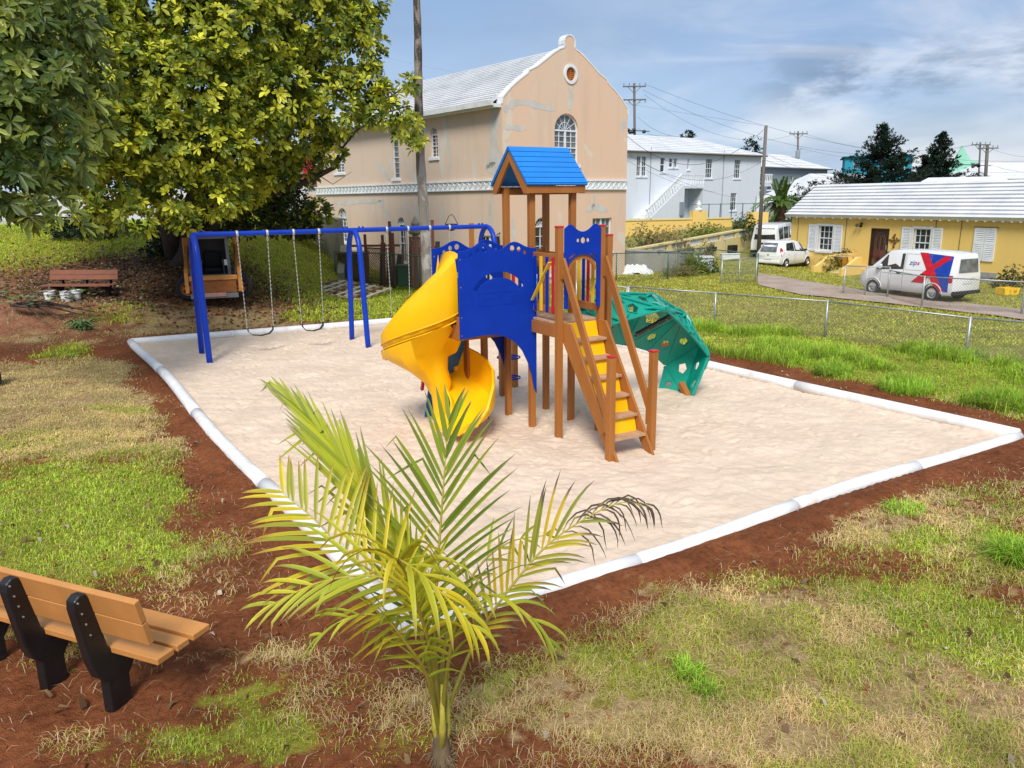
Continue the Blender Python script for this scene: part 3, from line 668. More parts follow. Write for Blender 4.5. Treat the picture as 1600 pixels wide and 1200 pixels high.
    for k in range(7):
        z = 1.98-(k+.5)*1.98/7; y = -s-.06-(k-.1)*1.32/6.2
        if k < 6: MB().beam((m, y+.03, z+.13), (m, y-.05, z-.14), s-.2, .016, (0, 1, .3)).build('riser', M['yellow'], t)
    for x in (.02, s+.03):
        MB().beam((x+(.0 if x < .3 else -.0), -s-.055, 3.03), (x, -2.15, .72), .045, .15, (0, 1, .4)).build('handrail', br, t, bevel=.006)
        MB().b(x-.03, x+.03, -s-.10, -s-.05, 2.72, 2.94).build('rail_block', br, t, bevel=.004)
        MB().b(x-.03, x+.03, -2.19, -2.1, .42, .95).build('rail_block', br, t, bevel=.004)
    # roof
    ye, yr, ze, zr = .19, s/2, 4.255, 4.87; xa, xb = -.20, s+.19
    nrm = 0
    for sg in (-1, 1):
        e = Vector((0, yr+sg*(yr+ye), ze)); r = Vector((0, yr, zr)); n = 7
        for k in range(n):
            p = r.lerp(e, (k+.045)/n); q = r.lerp(e, (k+.955)/n); c = (p+q)/2; L = (q-p).length
            d = (q-p).normalized(); u = Vector((1, 0, 0)); v = u.cross(d)
            MB().box(c+Vector(((xa+xb)/2, 0, 0)), (xb-xa, L, .022), Matrix((u, d, v)).transposed()).build('roof_strip', M['roofblue'], t, bevel=.003)
        p = r; q = e; c = (p+q)/2+Vector((0, 0, -.028)); d = (q-p).normalized(); u = Vector((1, 0, 0)); v = u.cross(d)
        MB().box(c+Vector(((xa+xb)/2, 0, 0)), (xb-xa-.01, (q-p).length, .03), Matrix((u, d, v)).transposed()).build('roof_sheet', M['roofblue'], t)
        for x in (xa+.045, xb-.045):
            MB().plate([(yr, zr-.05), (yr+sg*(yr+ye-.03), ze-.05), (yr+sg*(yr+ye-.03), ze-.17), (yr+sg*(yr+ye-.15), ze-.17), (yr, zr-.24)], [], x-.02, x+.02, 'yz').build('rafter', br, t, bevel=.004)
        MB().b(xa+.068, xb-.068, yr+sg*(yr+ye-.05)-.018, yr+sg*(yr+ye-.05)+.018, ze-.165, ze-.045).build('eave_board', br, t, bevel=.004)
    MB().b(.055, s-.055, -.04, .0, 4.07, 4.17).build('rail', br, t); MB().b(.055, s-.055, s, s+.04, 4.07, 4.17).build('rail', br, t)
    # spiral slide
    cx, cy = -1.58, .90; n1 = 20; th0, th1 = R(-90), R(-440)
    FZ = lambda f: 2.0-1.76*f**.9
    def pos(f, r, z):
        th = th0+(th1-th0)*f; ox = max(0, .18*(1-f*7)); w_ = float(S(.5, .95, f)); return (cx+r*math.cos(th)+ox+.05*w_, cy-.48*w_+r*math.sin(th), z)
    def prof(f):
        zf = FZ(f); hood = max(0, 1-f/.27); R1 = .82+.08*float(S(.5, .8, f)); R0 = .12
        outer = .36+.74*hood+.30*float(S(.45, .7, f)); outer *= 1-.85*float(S(.86, 1.0, f)); inner = .16+.92*max(0, 1-f/.10)
        return [(R0, zf+inner), (R0+.02, zf+.10), (R0+.10, zf-.01), ((R0+R1)/2, zf-.045), (R1-.16, zf-.01), (R1-.04, zf+.08), (R1, zf+.18), (R1, zf+outer*.72), (R1-.04*hood, zf+outer*.92), (R1-.03-.16*hood, zf+outer)]
    rows = [[pos(i/n1, r, z) for r, z in prof(i/n1)] for i in range(n1+1)]
    hd = Vector((math.sin(th1), -math.cos(th1), 0)); last = rows[-1]
    for j in (1, 2): rows.append([(p[0]+hd.x*.14*j, p[1]+hd.y*.14*j, p[2]-.02*j) for p in last])
    k = len(rows[0])
    sl = MB().add([p for r_ in rows for p in r_], [(i*k+j, i*k+j+1, (i+1)*k+j+1, (i+1)*k+j) for i in range(len(rows)-1) for j in range(k-1)]).build('slide', M['yellow'], t, auto=28)
    md = sl.modifiers.new('thick', 'SOLIDIFY'); md.thickness = .03; md.offset = 0
    md = sl.modifiers.new('bevel', 'BEVEL'); md.width = .012; md.segments = 2; md.limit_method = 'ANGLE'; md.angle_limit = R(50)
    # canopy sheet bridging both walls at the entry
    cv = []; m_ = 4
    for i in range(0, 4):
        f = i/n1; pr = prof(f); (ra, za), (rb, zb) = pr[0], pr[-1]
        if i == 3: ra, za = rb-.16, zb+.02
        for q in range(m_+1): w = q/m_; cv.append(pos(f-(.03 if i == 0 else 0), ra+(rb-ra)*w, za+(zb-za)*w+.07*math.sin(w*math.pi)))
    h = MB().add(cv, [(i*(m_+1)+j, i*(m_+1)+j+1, (i+1)*(m_+1)+j+1, (i+1)*(m_+1)+j) for i in range(3) for j in range(m_)]).build('slide_hood', M['yellow'], sl, auto=40)
    md = h.modifiers.new('thick', 'SOLIDIFY'); md.thickness = .03
    # moulded underside tapering into the foot column, with two raised seams
    uw = Vector((math.cos(R(30.5)), -math.sin(R(30.5)), 0)); rg = []
    lv_ = ((9, 0, 0), (8, 0, 0), (1.30, .66, .02), (1.08, .44, .07), (.85, .25, .13), (.6, .16, .17), (.3, .14, .18), (-.1, .15, .18))
    for z, r, c in lv_:
        ring = []
        for i in range(24):
            a_ = R(-75)-R(15)*i; d_ = (-90-math.degrees(a_)) % 360; fr_ = d_ < 125; ri = d_ > 300
            zz, rr = z, r
            fw_ = float(S(20, 60, d_)*(1-S(112, 150, d_)))       # 1 under the outer wall of the first quarter turn
            bw_ = float(S(120, 160, d_)*(1-S(280, 320, d_)))     # 1 at the hidden back
            rt_ = 1-bw_
            if z == 9: zz = (FZ(min(d_, 125)/346)+.03 if d_ < 140 else 1.85)*rt_+1.36*bw_; rr = (.845 if d_ < 125 else .66)*rt_+.50*bw_
            elif z == 8: zz = (min(1.45, FZ(min(d_, 125)/346)-.08) if d_ < 140 else 1.60)*rt_+1.33*bw_; rr = .40+.425*fw_+.08*bw_
            elif z == 1.30: rr = .31+.45*fw_
            elif z == 1.08: rr = .25+.21*fw_
            ring.append((cx+uw.x*c+rr*math.cos(a_), cy+uw.y*c+rr*math.sin(a_), zz))
        rg += ring
    m9 = 8; MB().add(rg, [(i*24+j, i*24+(j+1) % 24, (i+1)*24+(j+1) % 24, (i+1)*24+j) for i in range(m9-1) for j in range(24)]).build('underside', M['yellow'], sl, auto=30)
    for off in (-.05, .06):
        MB().tube([pos(i/60, .832, FZ(i/60)+.10+off) for i in range(0, 20)], .012, 6).build('seam', M['yellow'], sl, smooth=True)
    # climbing board at the back left, brown stringer plate with a hand slot
    cb = MB().beam((-1.10, s+.06, 1.86), (-1.10, s+.75, .0), .62, .03, (0, 1, 1)).build('climbing_board', simple('mid_blue_board', (.01, .14, .42), .45), t, bevel=.005)
    for i, (dx, f) in enumerate(((-.18, .2), (.12, .16), (-.05, .4), (.2, .48), (-.2, .62), (.1, .74), (-.08, .9))):
        p = Vector((-1.10+dx, s+.06, 1.86)).lerp(Vector((-1.10+dx, s+.75, 0)), f)
        MB().lathe([(.0, .05), (.035, .045), (.055, .02), (.06, 0)], p+Vector((0, .012, .012)), (.1, 1, .5), 7).build('hand_hold', M['yslat'], cb, smooth=True)
        MB().lathe([(.0, .05), (.035, .045), (.055, .02), (.06, 0)], p-Vector((0, .012, .012)), (.1, -1, -.5), 7).build('hand_hold', M['yslat'], cb, smooth=True)
    MB().plate([(s+.10, 1.76), (s+.10, .0), (s+.62, .0), (s+.62, 1.5), (s+.45, 1.76)], [[(s+.28, 1.28), (s+.28, 1.39), (s+.44, 1.39), (s+.44, 1.28)]], -.80, -.755, 'yz').build('side_plate', br, t, bevel=.005)
    MB().beam((-1.55, s+.1, 1.6), (-1.55, s+.5, .6), .05, .05).build('grab_bar', M['red'], t)
    # ring climber behind the tower
    for x, y, z in ((.64, 2.2, 2.3), (1.25, 2.7, 2.2)): post(x, y, z)
    cxr, cyr = .95, 2.45
    for z in (1.62, 1.20, .74, .3):
        rg = MB().lathe([(.24+.016*math.cos(a), .016*math.sin(a)) for a in np.linspace(0, 2*math.pi, 9)[:-1]], (cxr, cyr, z), (0, 0, 1), 28, True)
        for k in range(3):
            a = k*math.pi/3; rg.cyl((cxr+.24*math.cos(a), cyr+.24*math.sin(a), z), (cxr-.24*math.cos(a), cyr-.24*math.sin(a), z), .012, n=6)
        rg.build('climbing_ring', M['blue'], t, smooth=True)
    MB().cyl((cxr, cyr, -.1), (cxr, cyr, 2.2), .03, n=10).build('ring_pole', M['blue'], t, smooth=True)
    return t
tower = play_tower()

# ------------------------------------------------------------------ green arch climber
def climber():
    t = thing('arch_climber', 'green faceted plastic arch climber with holes, curving from the tower down to the sand', 'climber', (.36, 13.37, 0), R(30.5))
    near = [(1.10, -.10, 1.60), (1.90, -.12, 1.74), (2.98, -.10, 1.88), (3.62, -.12, 1.36), (4.20, -.08, .82), (3.84, .0, -.06)]
    top = [(1.15, .30, 2.02), (1.95, .32, 2.22), (3.02, .36, 2.12), (3.88, .32, 1.66), (4.42, .36, .98), (4.02, .42, -.08)]
    far = [(1.2, .98, 1.30), (2.05, 1.05, 1.18), (2.90, 1.02, 1.02), (3.50, .98, .84), (3.95, .92, .48), (3.74, .86, -.08)]
    near, top, far = [[Vector(p) for p in L] for L in (near, top, far)]
    cen = Vector((2.6, .5, .4))
    def panel(a, b, c, hole=True, hk=.62, mat=M['teal']):
        ctr = (a+b+c)/3; nrm = (b-a).cross(c-a).normalized()
        if nrm.dot(ctr-cen) < 0: b, c = c, b; nrm = -nrm
        inn = [ctr.lerp(p, .965) for p in (a, b, c)]
        u = (inn[1]-inn[0]).normalized(); v = nrm.cross(u)
        to2 = lambda p: ((p-ctr).dot(u), (p-ctr).dot(v))
        outer = [to2(p) for p in inn]
        rr = min((ctr-(inn[i]+inn[(i+1) % 3])/2).length for i in range(3))
        ph = random.uniform(0, 1.2)
        hl = [(rr*hk*math.cos(ph+i*2*math.pi/5)*random.uniform(.85, 1.2), rr*hk*math.sin(ph+i*2*math.pi/5)*random.uniform(.8, 1.1)) for i in range(5)] if hole else None
        T = Matrix((u, v, nrm)).transposed().to_4x4(); T.translation = ctr
        mb = MB(T); mb.plate(outer, [hl] if hole else [], -.012, .012, 'xy')
        # raised ridges from the corners towards the hole
        for i in range(3):
            p, q = Vector((*outer[i], .012)), Vector((*outer[(i+1) % 3], .012))
            mb.tube([p, (p+q)/2+Vector((0, 0, .02)), q], .026, 6)
        if hole:
            for i in range(5):
                p, q = hl[i], hl[(i+1) % 5]; mb.beam((*p, .018), (*q, .018), .018, .026)
            for i in range(3): mb.tube([Vector((*outer[i], .02)), Vector((outer[i][0]*.62, outer[i][1]*.62, .055)), Vector((outer[i][0]*.38, outer[i][1]*.38, .018))], [.045, .035, .02], 7)
        mb.build('panel', mat, t, auto=45)
    for L0, L1 in ((near, top), (top, far)):
        for i in range(5):
            a, b, c, d = L0[i], L0[i+1], L1[i+1], L1[i]
            if i % 2 == (0 if L0 is near else 1): panel(a, b, c); panel(a, c, d)
            else: panel(a, b, d); panel(b, c, d)
    def strap(a, b, mat, w=.11):
        d = (b-a).normalized(); o = ((a+b)/2-cen).normalized(); k = MB().beam(a+o*.035, b+o*.035, w, .012, o); k.beam(a-o*.035, b-o*.035, w, .012, o)
        st = k.build('strap', mat, t); q = MB()
        for f in (.1, .35, .62, .9):
            p = a.lerp(b, f); q.cyl(p-o*.05, p+o*.05, .013, n=8)
        q.build('bolts', M['galv'], st)['kind'] = 'stuff'
    strap(near[2], top[2], M['galv']); strap(near[2].lerp(near[3], .25), far[2].lerp(near[2], .3), M['blackmetal'], .09)
    MB().beam(far[4].lerp(far[5], .55)+Vector((.10, -.5, .02)), Vector((3.86, .06, -.05)), .12, .12).build('foot_post', M['brown'], t, bevel=.01)
    return t
climber()

# ------------------------------------------------------------------ swings
SWA = Vector((-8.1, 19.95, 0)); SWB = Vector((-4.4, 21.95, 0)); SWU = (SWB-SWA).normalized(); SWN = Vector((-SWU.y, SWU.x, 0)); BAY = (SWB-SWA).length
def swing_frame():
    t = thing('swing_set', 'long blue steel swing frame with three arched leg pairs across the back of the sand', 'swing frame', SWA, math.atan2(SWU.y, SWU.x))
    for k in range(3):
        x = k*BAY
        pts = [(x, -.78, -.1), (x, -.74, .2), (x, -.52, 2.45)]
        for a in np.linspace(180, 0, 13)[1:-1]: pts.append((x, .50*math.cos(R(a)), 2.55+.63*math.sin(R(a))))
        pts += [(x, .52, 2.45), (x, .74, .2), (x, .78, -.1)]
        MB().tube(pts, .075, 14).build('leg_arch', M['navy'], t, smooth=True)
        for dx in (-.28, -.17, .17, .28):
            if k == 1 or (k == 0 and dx > 0) or (k == 2 and dx < 0): MB().cyl((x+dx-.02, 0, 3.275), (x+dx+.02, 0, 3.275), .03, n=8).build('bolt', M['navy'], t)
    for k in range(2): MB().cyl((k*BAY+.0, 0, 3.2), ((k+1)*BAY, 0, 3.2), .066, n=16).build('top_beam', M['navy'], t, auto=40)
    return t
swing_frame()
def swing(u0, u1, label, hollow):
    c = SWA+SWU*((u0+u1)/2); t = thing('swing', label, 'swing', (c.x, c.y, 0), math.atan2(SWU.y, SWU.x), 'belt swings hanging from the blue frame')
    hw = (u1-u0)/2
    for sg in (-1, 1):
        h = MB(); h.lathe([(.07, -.03), (.082, -.03), (.082, .03), (.07, .03)], (sg*hw, 0, 3.2), (1, 0, 0), 16, True); h.b(sg*hw-.02, sg*hw+.02, -.015, .015, 3.04, 3.13)
        h.lathe([(.022+.008*math.cos(a), .008*math.sin(a)) for a in np.linspace(0, 6.283, 7)[:-1]], (sg*hw, 0, 3.02), (0, 1, 0), 12, True); h.build('hanger', M['chain'], t, smooth=True)
        ch = MB(); z = 3.0; i = 0
        while z > .72:
            w, d = (.014, .005) if i % 2 else (.005, .014)
            xx = sg*hw-sg*(.04*(3-z)/2.3); ch.add([(xx-w, -d, z-.012), (xx+w, d, z-.012), (xx+w*.9, d*.9, z-.052), (xx-w*.9, -d*.9, z-.052), (xx, 0, z+.004), (xx, 0, z-.07)], [(0, 1, 4), (0, 3, 2, 1), (3, 5, 2)])
            ch.cyl((xx, 0, z), (xx, 0, z-.062), .0065, n=4, cap=False)
            z -= .055; i += 1
        ch.build('chain', M['chain'], t)
    pts = [(-hw+.04, 0, .70), (-hw+.055, 0, .60), (-hw*.6, 0, .50), (0, 0, .46), (hw*.6, 0, .50), (hw-.055, 0, .60), (hw-.04, 0, .70)]
    vs = [(p[0], y, p[2]) for p in pts for y in (-.075, .075)]
    b = MB().add(vs, [(i*2, i*2+1, i*2+3, i*2+2) for i in range(6)]).build('seat', M['rubber'], t, smooth=True)
    m = b.modifiers.new('thick', 'SOLIDIFY'); m.thickness = .014
    return t
swing(1.08, 1.85, 'first black belt swing on chains from the arch by the orange loader', 0)
swing(2.54, 3.23, 'second black belt swing on chains, next to the middle blue arch', 0)
swing(5.18, 5.83, 'third black belt swing, its chains hanging past the lattice fence left of the slide', 0)
swing(6.51, 7.14, 'fourth swing, mostly hidden, its chains ending behind the blue tower panel and slide', 0)

# ------------------------------------------------------------------ benches
def bench(loc, rotz, label, wood, black, z=0, legs=(-.86, 0, .86)):
    """local X along the seat, +Y the way a sitter faces"""
    t = thing('park_bench', label, 'bench', (loc[0], loc[1], z), rotz, 'plank benches by the playground')
    L = 2.44; seat = ((-.235, .10), (-.115, .09), (0.045, .19))
    for y, w in ((-.17, .17), (.0, .13), (.19, .19)):
        MB().b(-L/2, L/2, y-w/2+.006, y+w/2-.006, .425, .47).build('seat_plank', wood, t, bevel=.006)
    # leaning back planks
    e = Vector((0, -.24, 1.0)).normalized(); base = Vector((0, -.275, .60)); n = Vector((0, 1, .24)).normalized()
    for k in range(2):
        c = base+e*(.085+.173*k); u = Vector((1, 0, 0)); Rm = Matrix((u, n, u.cross(n))).transposed()
        MB().box(c, (L, .05, .167), Rm).build('back_plank', wood, t, bevel=.006)
    prof = [(-.31, -.25), (-.12, -.25), (-.12, .20), (-.04, .30), (.10, .33), (.24, .36), (.27, .42), (-.22, .42), (-.27, .50), (-.345, .84), (-.35, .885), (-.385, .92), (-.435, .925), (-.48, .90), (-.487, .84), (-.42, .42), (-.38, .30), (-.31, .24)]
    for x in legs:
        f = MB().plate(prof, [], x-.05, x+.05, 'yz').build('bench_leg', black, t, bevel=.014)
        b = MB()
        for d in (.04, .13, .215, .30):
            p = base+e*d+n*(-.03)+Vector((x+(.055), -.085, 0)); b.cyl(p-Vector((.006, 0, 0)), p+Vector((.004, 0, 0)), .007, n=8)
            b.cyl(p-Vector((.116, 0, 0)), p-Vector((.104, 0, 0)), .007, n=8)
        b.build('bolts', M['galv'], f)['kind'] = 'stuff'
    return t
ctr = Vector((-3.80, 5.99)); nb_ = bench((ctr.x, ctr.y), math.atan2(-.378, .926), 'tan plank bench with thick black legs, seen from behind at the lower left', M['benchwood'], M['benchblack'], legs=(.68, -.07, -.82)); nb_.scale = (1, 1.05, 1.2)

# ================================================================== BUILDINGS
def frame_M(o, ux, inward):      # wall frame: local x along the wall, y into the wall, z up
    ux = Vector(ux).normalized(); iy = Vector(inward).normalized(); z = Vector((0, 0, 1))
    m = Matrix((ux, iy, z)).transposed().to_4x4(); m.translation = Vector(o); return m
def window(par, Mw, x, z, w, h, cols=2, rows=4, arched=False, glass='glassdark', frame='whitepaint', sill=True, twin=False, depth=.10, fr=.055, label=None):
    """x,z lower-left corner of the opening"""
    mb = MB(Mw); y0, y1 = depth-.04, depth+.02; cx = x+w/2
    rh = h-(w/2 if arched else 0)
    mb.b(x, x+fr, y0, y1, z, z+rh); mb.b(x+w-fr, x+w, y0, y1, z, z+rh); mb.b(x+fr, x+w-fr, y0, y1, z, z+fr)
    mb.b(x+fr, x+w-fr, y0-.01, y1, z+rh-fr*.6, z+rh+(fr*.6 if arched else 0))
    mb.b(x+fr, x+w-fr, y0-.005, y1, z+rh*.5-.025, z+rh*.5+.025)
    if twin: mb.b(cx-.05, cx+.05, y0-.008, y1, z+fr, z+rh-fr*.6)
    for i in range(1, cols):
        xx = x+w*i/cols
        if twin and abs(xx-cx) < .05: continue
        mb.b(xx-.012, xx+.012, y0+.012, y1-.004, z+fr, z+rh-fr*.6)
    for j in range(1, rows):
        zz = z+rh*j/rows
        if abs(zz-z-rh/2) > .05: mb.b(x+fr, x+w-fr, y0+.014, y1-.006, zz-.011, zz+.011)
    if arched:
        r = w/2; mb.plate(circ(cx, z+rh, r, 16, None, 0, 180)+circ(cx, z+rh, r-fr, 16, None, 180, 0), [], y0, y1)
        for a in (30, 60, 90, 120, 150): mb.beam((cx+.12*r*math.cos(R(a)), y1-.02, z+rh+.12*r*math.sin(R(a))), (cx+(r-fr*.5)*math.cos(R(a)), y1-.02, z+rh+(r-fr*.5)*math.sin(R(a))), .02, .02, (0, 1, 0))
        mb.plate(circ(cx, z+rh, r*.5, 12, None, 0, 180)+circ(cx, z+rh, r*.5-.022, 12, None, 180, 0), [], y1-.035, y1-.012)
    o = mb.build('window', M[frame], par)
    if label: o['label'] = label
    g = MB(Mw)
    if arched: g.plate([(x+.01, z+.01), (x+w-.01, z+.01), (x+w-.01, z+rh)]+circ(cx, z+rh, w/2-.01, 16, None, 0, 180)[1:], [], y1-.012, y1+.01)
    else: g.b(x+.01, x+w-.01, y1-.012, y1+.01, z+.01, z+h-.01)
    g.build('pane', M[glass], o)
    if sill: MB(Mw).b(x-.12, x+w+.12, -.07, depth-.045, z-.13, z-.003).build('sill', M['whitepaint'], o, bevel=.01)
    return o
def opening(x, z, w, h, arched=False):
    if arched: return [(x, z), (x+w, z), (x+w, z+h-w/2)]+circ(x+w/2, z+h-w/2, w/2, 16, None, 0, 180)[1:]
    return [(x, z), (x+w, z), (x+w, z+h), (x, z+h)]
def wall(par, Mw, outline, opens, mat, name='wall', th=.25):
    holes = [opening(*o) for o in opens]
    return MB(Mw).plate(outline, holes, 0, th).build(name, mat, par)
def stepped_roof(par, mat, ridge0, ridge1, eave0, eave1, n, name='roof', lip=.05, course='roof_course'):
    """one slope in n overlapping courses; each course is a piece of the roof"""
    r0, r1, e0, e1 = map(Vector, (ridge0, ridge1, eave0, eave1)); nr = (r1-r0).cross(e0-r0).normalized()
    if nr.z < 0: nr = -nr
    base = MB().add([r0-nr*.02, r1-nr*.02, e1-nr*.02, e0-nr*.02, r0-nr*.14, r1-nr*.14, e1-nr*.14, e0-nr*.14], [(0, 1, 2, 3), (7, 6, 5, 4), (0, 4, 5, 1), (1, 5, 6, 2), (2, 6, 7, 3), (3, 7, 4, 0)]).build(name, mat, par)
    for k in range(n):
        a, b, c, d = r0.lerp(e0, k/n), r1.lerp(e1, k/n), r1.lerp(e1, (k+1)/n), r0.lerp(e0, (k+1)/n)
        j = random.uniform(-.006, .006); u0, u1 = nr*.0, nr*(lip+j)
        MB().add([a+u0, b+u0, c+u1, d+u1, a-nr*.018, b-nr*.018, c-nr*.018, d-nr*.018], [(0, 1, 2, 3), (7, 6, 5, 4), (3, 2, 6, 7), (0, 4, 5, 1), (0, 3, 7, 4), (1, 5, 6, 2)]).build(course, mat, base)
    return base

# ---- peach two-storey building with the curved gable
def peach_building():
    K = 1.15
    o = Vector((-.27, 33.4, .1)); a = R(38.8)
    t = thing('gabled_building', 'peach two storey building with curved parapet gable, white stepped roof and patched walls', 'building', o, 0)
    u = Vector((math.cos(a), math.sin(a), 0)); lv = Vector((-math.sin(a), math.cos(a), 0))     # front runs right-back, side runs left-back
    W, D, EZ = 7.55, 17.9, 7.70
    def zat(px, py, P):   # height on vertical line through P (relative to thing)
        d = ray(px, py); tt = (Vector((P.x, P.y)).length)/Vector((d.x, d.y)).length; return CAM_H+d.z*tt-o.z
    Mf = frame_M((0, 0, 0), u, lv); Ms = frame_M(lv*D, -lv, u)     # side: x from far end to the corner
    cz = 4.30           # string course bottom
    # gable outline
    half = [(0, EZ), (.03, 7.95), (.5, 8.40), (.95, 8.72), (1.4, 9.0), (1.46, 9.12), (1.95, 9.34), (2.4, 9.64), (2.9, 9.97), (3.2, 10.13), (3.42, 10.20), (3.46, 10.26)]
    knob = circ(W/2, 10.42, .32, 12, .32, -30, 210)
    outl = [(0, 0), (W, 0)]+[(W-x, z) for x, z in half]+knob+[(x, z) for x, z in reversed(half)]
    wx, ww, wz, wh = 2.90, 1.44, 5.37, 2.17
    ops_f = [(wx, wz, ww, wh, True), (.95+.0, .9, .01, .01), (1.75, .55, .80, 2.55, True), (5.3, 1.40, 1.28, 1.58)]
    ops_f = [ops_f[0], ops_f[2], ops_f[3]]
    wf = MB(Mf).plate(outl, [opening(*q) for q in ops_f]+[circ(3.83, 9.18, .28, 20, .28)], 0, .3).build('gable_wall', M['pink'], t)
    # coping along the gable edge
    edge = [(W-x, z) for x, z in half]+knob+[(x, z) for x, z in reversed(half)]
    cp = MB(Mf)
    for p, q in zip(edge[:-1], edge[1:]): cp.beam((p[0], .17, p[1]+.02), (q[0], .17, q[1]+.02), .38, .055, (0, 0, 1) if abs(p[0]-q[0]) > .02 else (1, 0, 0))
    cp.build('gable_coping', M['whitepaint'], t)
    v = MB(Mf).plate(circ(3.83, 9.18, .41, 24), [circ(3.83, 9.18, .29, 20)], -.05, .06).build('vent', M['whitepaint'], t)
    lou = MB(Mf)
    for k in range(7): z = 8.94+k*.08; hw = .29*math.sqrt(max(0, 1-((z-9.18)/.29)**2)); lou.b(3.83-hw, 3.83+hw, .04+.002*k, .09, z-.03, z+.03)
    lou.b(3.81, 3.85, .02, .1, 8.91, 9.45); lou.build('louvre', simple('orange_varnished_wood', (.40, .13, .02), .5), v)
    window(t, Mf, wx, wz, ww, wh, 4, 6, True, 'glassmid', twin=True, depth=.14)
    window(t, Mf, 1.75, .55, .80, 2.55, 2, 5, True, 'glassdark', depth=.14)
    window(t, Mf, 5.3, 1.40, 1.28, 1.58, 4, 4, False, 'glassmid', twin=True, depth=.14)
    # side wall openings (x measured from the far end)
    def sx(px): # distance along side wall for a picture column
        k = (px-797)/1234.0; q = (k*o.y-o.x)/(lv.x-k*lv.y); return D-q
    so = []
    def sop(px0, px1, z0, z1, arched=False):
        x0, x1 = sx(px0), sx(px1); so.append((x0, z0, x1-x0, z1-z0, arched)); return so[-1]
    nar = sop(616.5, 626.5, 4.97, 7.03); small = sop(675.5, 687, 5.83, 7.17, True); farw = sop(527, 541, 5.45, 7.0, True)
    lw1 = sop(527, 541, 1.6, 3.51, True); lw2 = sop(620, 631, .8, 3.05, True); lw3 = sop(657, 666, 1.3, 2.9); dr = sop(748, 777, .25, 2.35)
    MB(Ms).plate([(0, 0), (D-.302, 0), (D-.302, EZ), (0, EZ)], [opening(*q) for q in so], 0, .3).build('side_wall', M['pinkside'], t)
    window(t, Ms, *nar[:4], 1, 8, False, 'glassmid', frame='offwhite', depth=.12, sill=True)
    window(t, Ms, *small[:4], 2, 6, True, 'glassdark', depth=.14); window(t, Ms, *farw[:4], 2, 6, True, 'glassmid', depth=.14)
    window(t, Ms, *lw1[:4], 3, 6, True, 'glassmid', depth=.14); window(t, Ms, *lw2[:4], 2, 6, True, 'glassdark', depth=.14); window(t, Ms, *lw3[:4], 2, 4, False, 'glassmid', depth=.12)
    window(t, Ms, *dr[:4], 4, 5, False, 'glassdark', twin=True, depth=.12, fr=.12, sill=False, label='white glazed double door')
    # plaster patches, a few millimetres proud (they have their own ragged shapes)
    def patch(Mw, pts, w):
        mb = MB(Mw); out1, out2 = [], []
        P = [Vector((a, b)) for a, b in pts]; fine = []
        for p, q in zip(P[:-1], P[1:]):
            for k in range(6): fine.append(p.lerp(q, k/6))
        fine.append(P[-1])
        for i, p in enumerate(fine):
            d = (fine[min(i+1, len(fine)-1)]-fine[max(i-1, 0)]).normalized(); nn = Vector((-d.y, d.x)); ww_ = w*(.6+.8*random.random())*(1 if 0 < i < len(fine)-1 else .3)
            out1.append(p+nn*ww_); out2.append(p-nn*ww_*random.uniform(.6, 1.2))
        n = len(fine); vs = [(p.x, -.006, p.y) for p in out1]+[(p.x, -.006, p.y) for p in out2]
        mb.add(vs, [(i, i+1, n+i+1, n+i) for i in range(n-1)]).build('plaster_patch', M['patch'], t)
    patch(Mf, [(0.05, 7.45), (.7, 7.8), (1.4, 7.85), (2.9, 7.6)], .13); patch(Mf, [(3.8, 8.7), (3.9, 8.3), (3.75, 7.95), (3.8, 7.65)], .11); patch(Mf, [(.05, 6.8), (1.3, 6.8)], .10)
    patch(Mf, [(4.9, 3.35), (5.5, 3.5), (6.3, 3.3)], .16); patch(Mf, [(5.3, 3.4), (5.45, 4.1)], .09); patch(Mf, [(.5, 3.1), (.55, 2.1)], .12); patch(Mf, [(2.1, 3.5), (2.5, 3.5)], .1); patch(Mf, [(7.1, 7.0), (7.4, 7.4)], .15)
    for pts, w in (([(702, 7.6), (703, 6.5), (705, 5.0)], .10), ([(776, 7.7), (772, 6.4), (774, 4.9)], .45), ([(760, 5.2), (775, 5.4)], .1), ([(592, 3.9), (606, 3.2), (610, 2.2)], .14), ([(520, 3.75), (600, 3.9)], .10), ([(633, 3.9), (638, 3.2)], .14),
                   ([(648, 3.9), (652, 2.8)], .14), ([(693, 3.9), (690, 2.7)], .10), ([(766, 3.9), (764, 2.6)], .12), ([(648, 4.95), (660, 5.0)], .3), ([(590, 5.9), (612, 4.9)], .12), ([(630, 6.6), (640, 5.0)], .05), ([(706, 3.0), (708, 2.3)], .09)):
        patch(Ms, [(sx(px), z) for px, z in pts], w)
    # string course with wave pattern on both visible walls
    for Mw, x0, x1, n in ((Mf, 0.0, W, 22), (Ms, -.2, D, 46)):
        mb = MB(Mw); mb.b(x0, x1, -.10, -.004, cz+.36, cz+.42); mb.b(x0, x1, -.10, -.004, cz-.02, cz+.03); mb.b(x0, x1, -.045, -.003, cz+.03, cz+.36)
        c = mb.build('string_course', M['whitepaint'], t); wv = MB(Mw); st = (x1-x0)/n
        for k in range(n):
            a_ = x0+k*st; wv.tube([(a_, -.05, cz+.07), (a_+st*.28, -.055, cz+.13), (a_+st*.6, -.055, cz+.30), (a_+st*.8, -.055, cz+.31), (a_+st*.98, -.05, cz+.2)], .035, 5)
        wv.build('wave_moulding', M['offwhite'], c)
    # eaves and roof
    e = MB(Ms); e.b(-.2, D-.05, -.42, -.01, EZ-.12, EZ+.02); e.b(-.2, D-.05, -.55, -.425, EZ-.06, EZ+.14); e.build('eaves_cornice', M['offwhite'], t)
    rz = 10.28; f0 = lv*.30; f1 = lv*(D+.1)
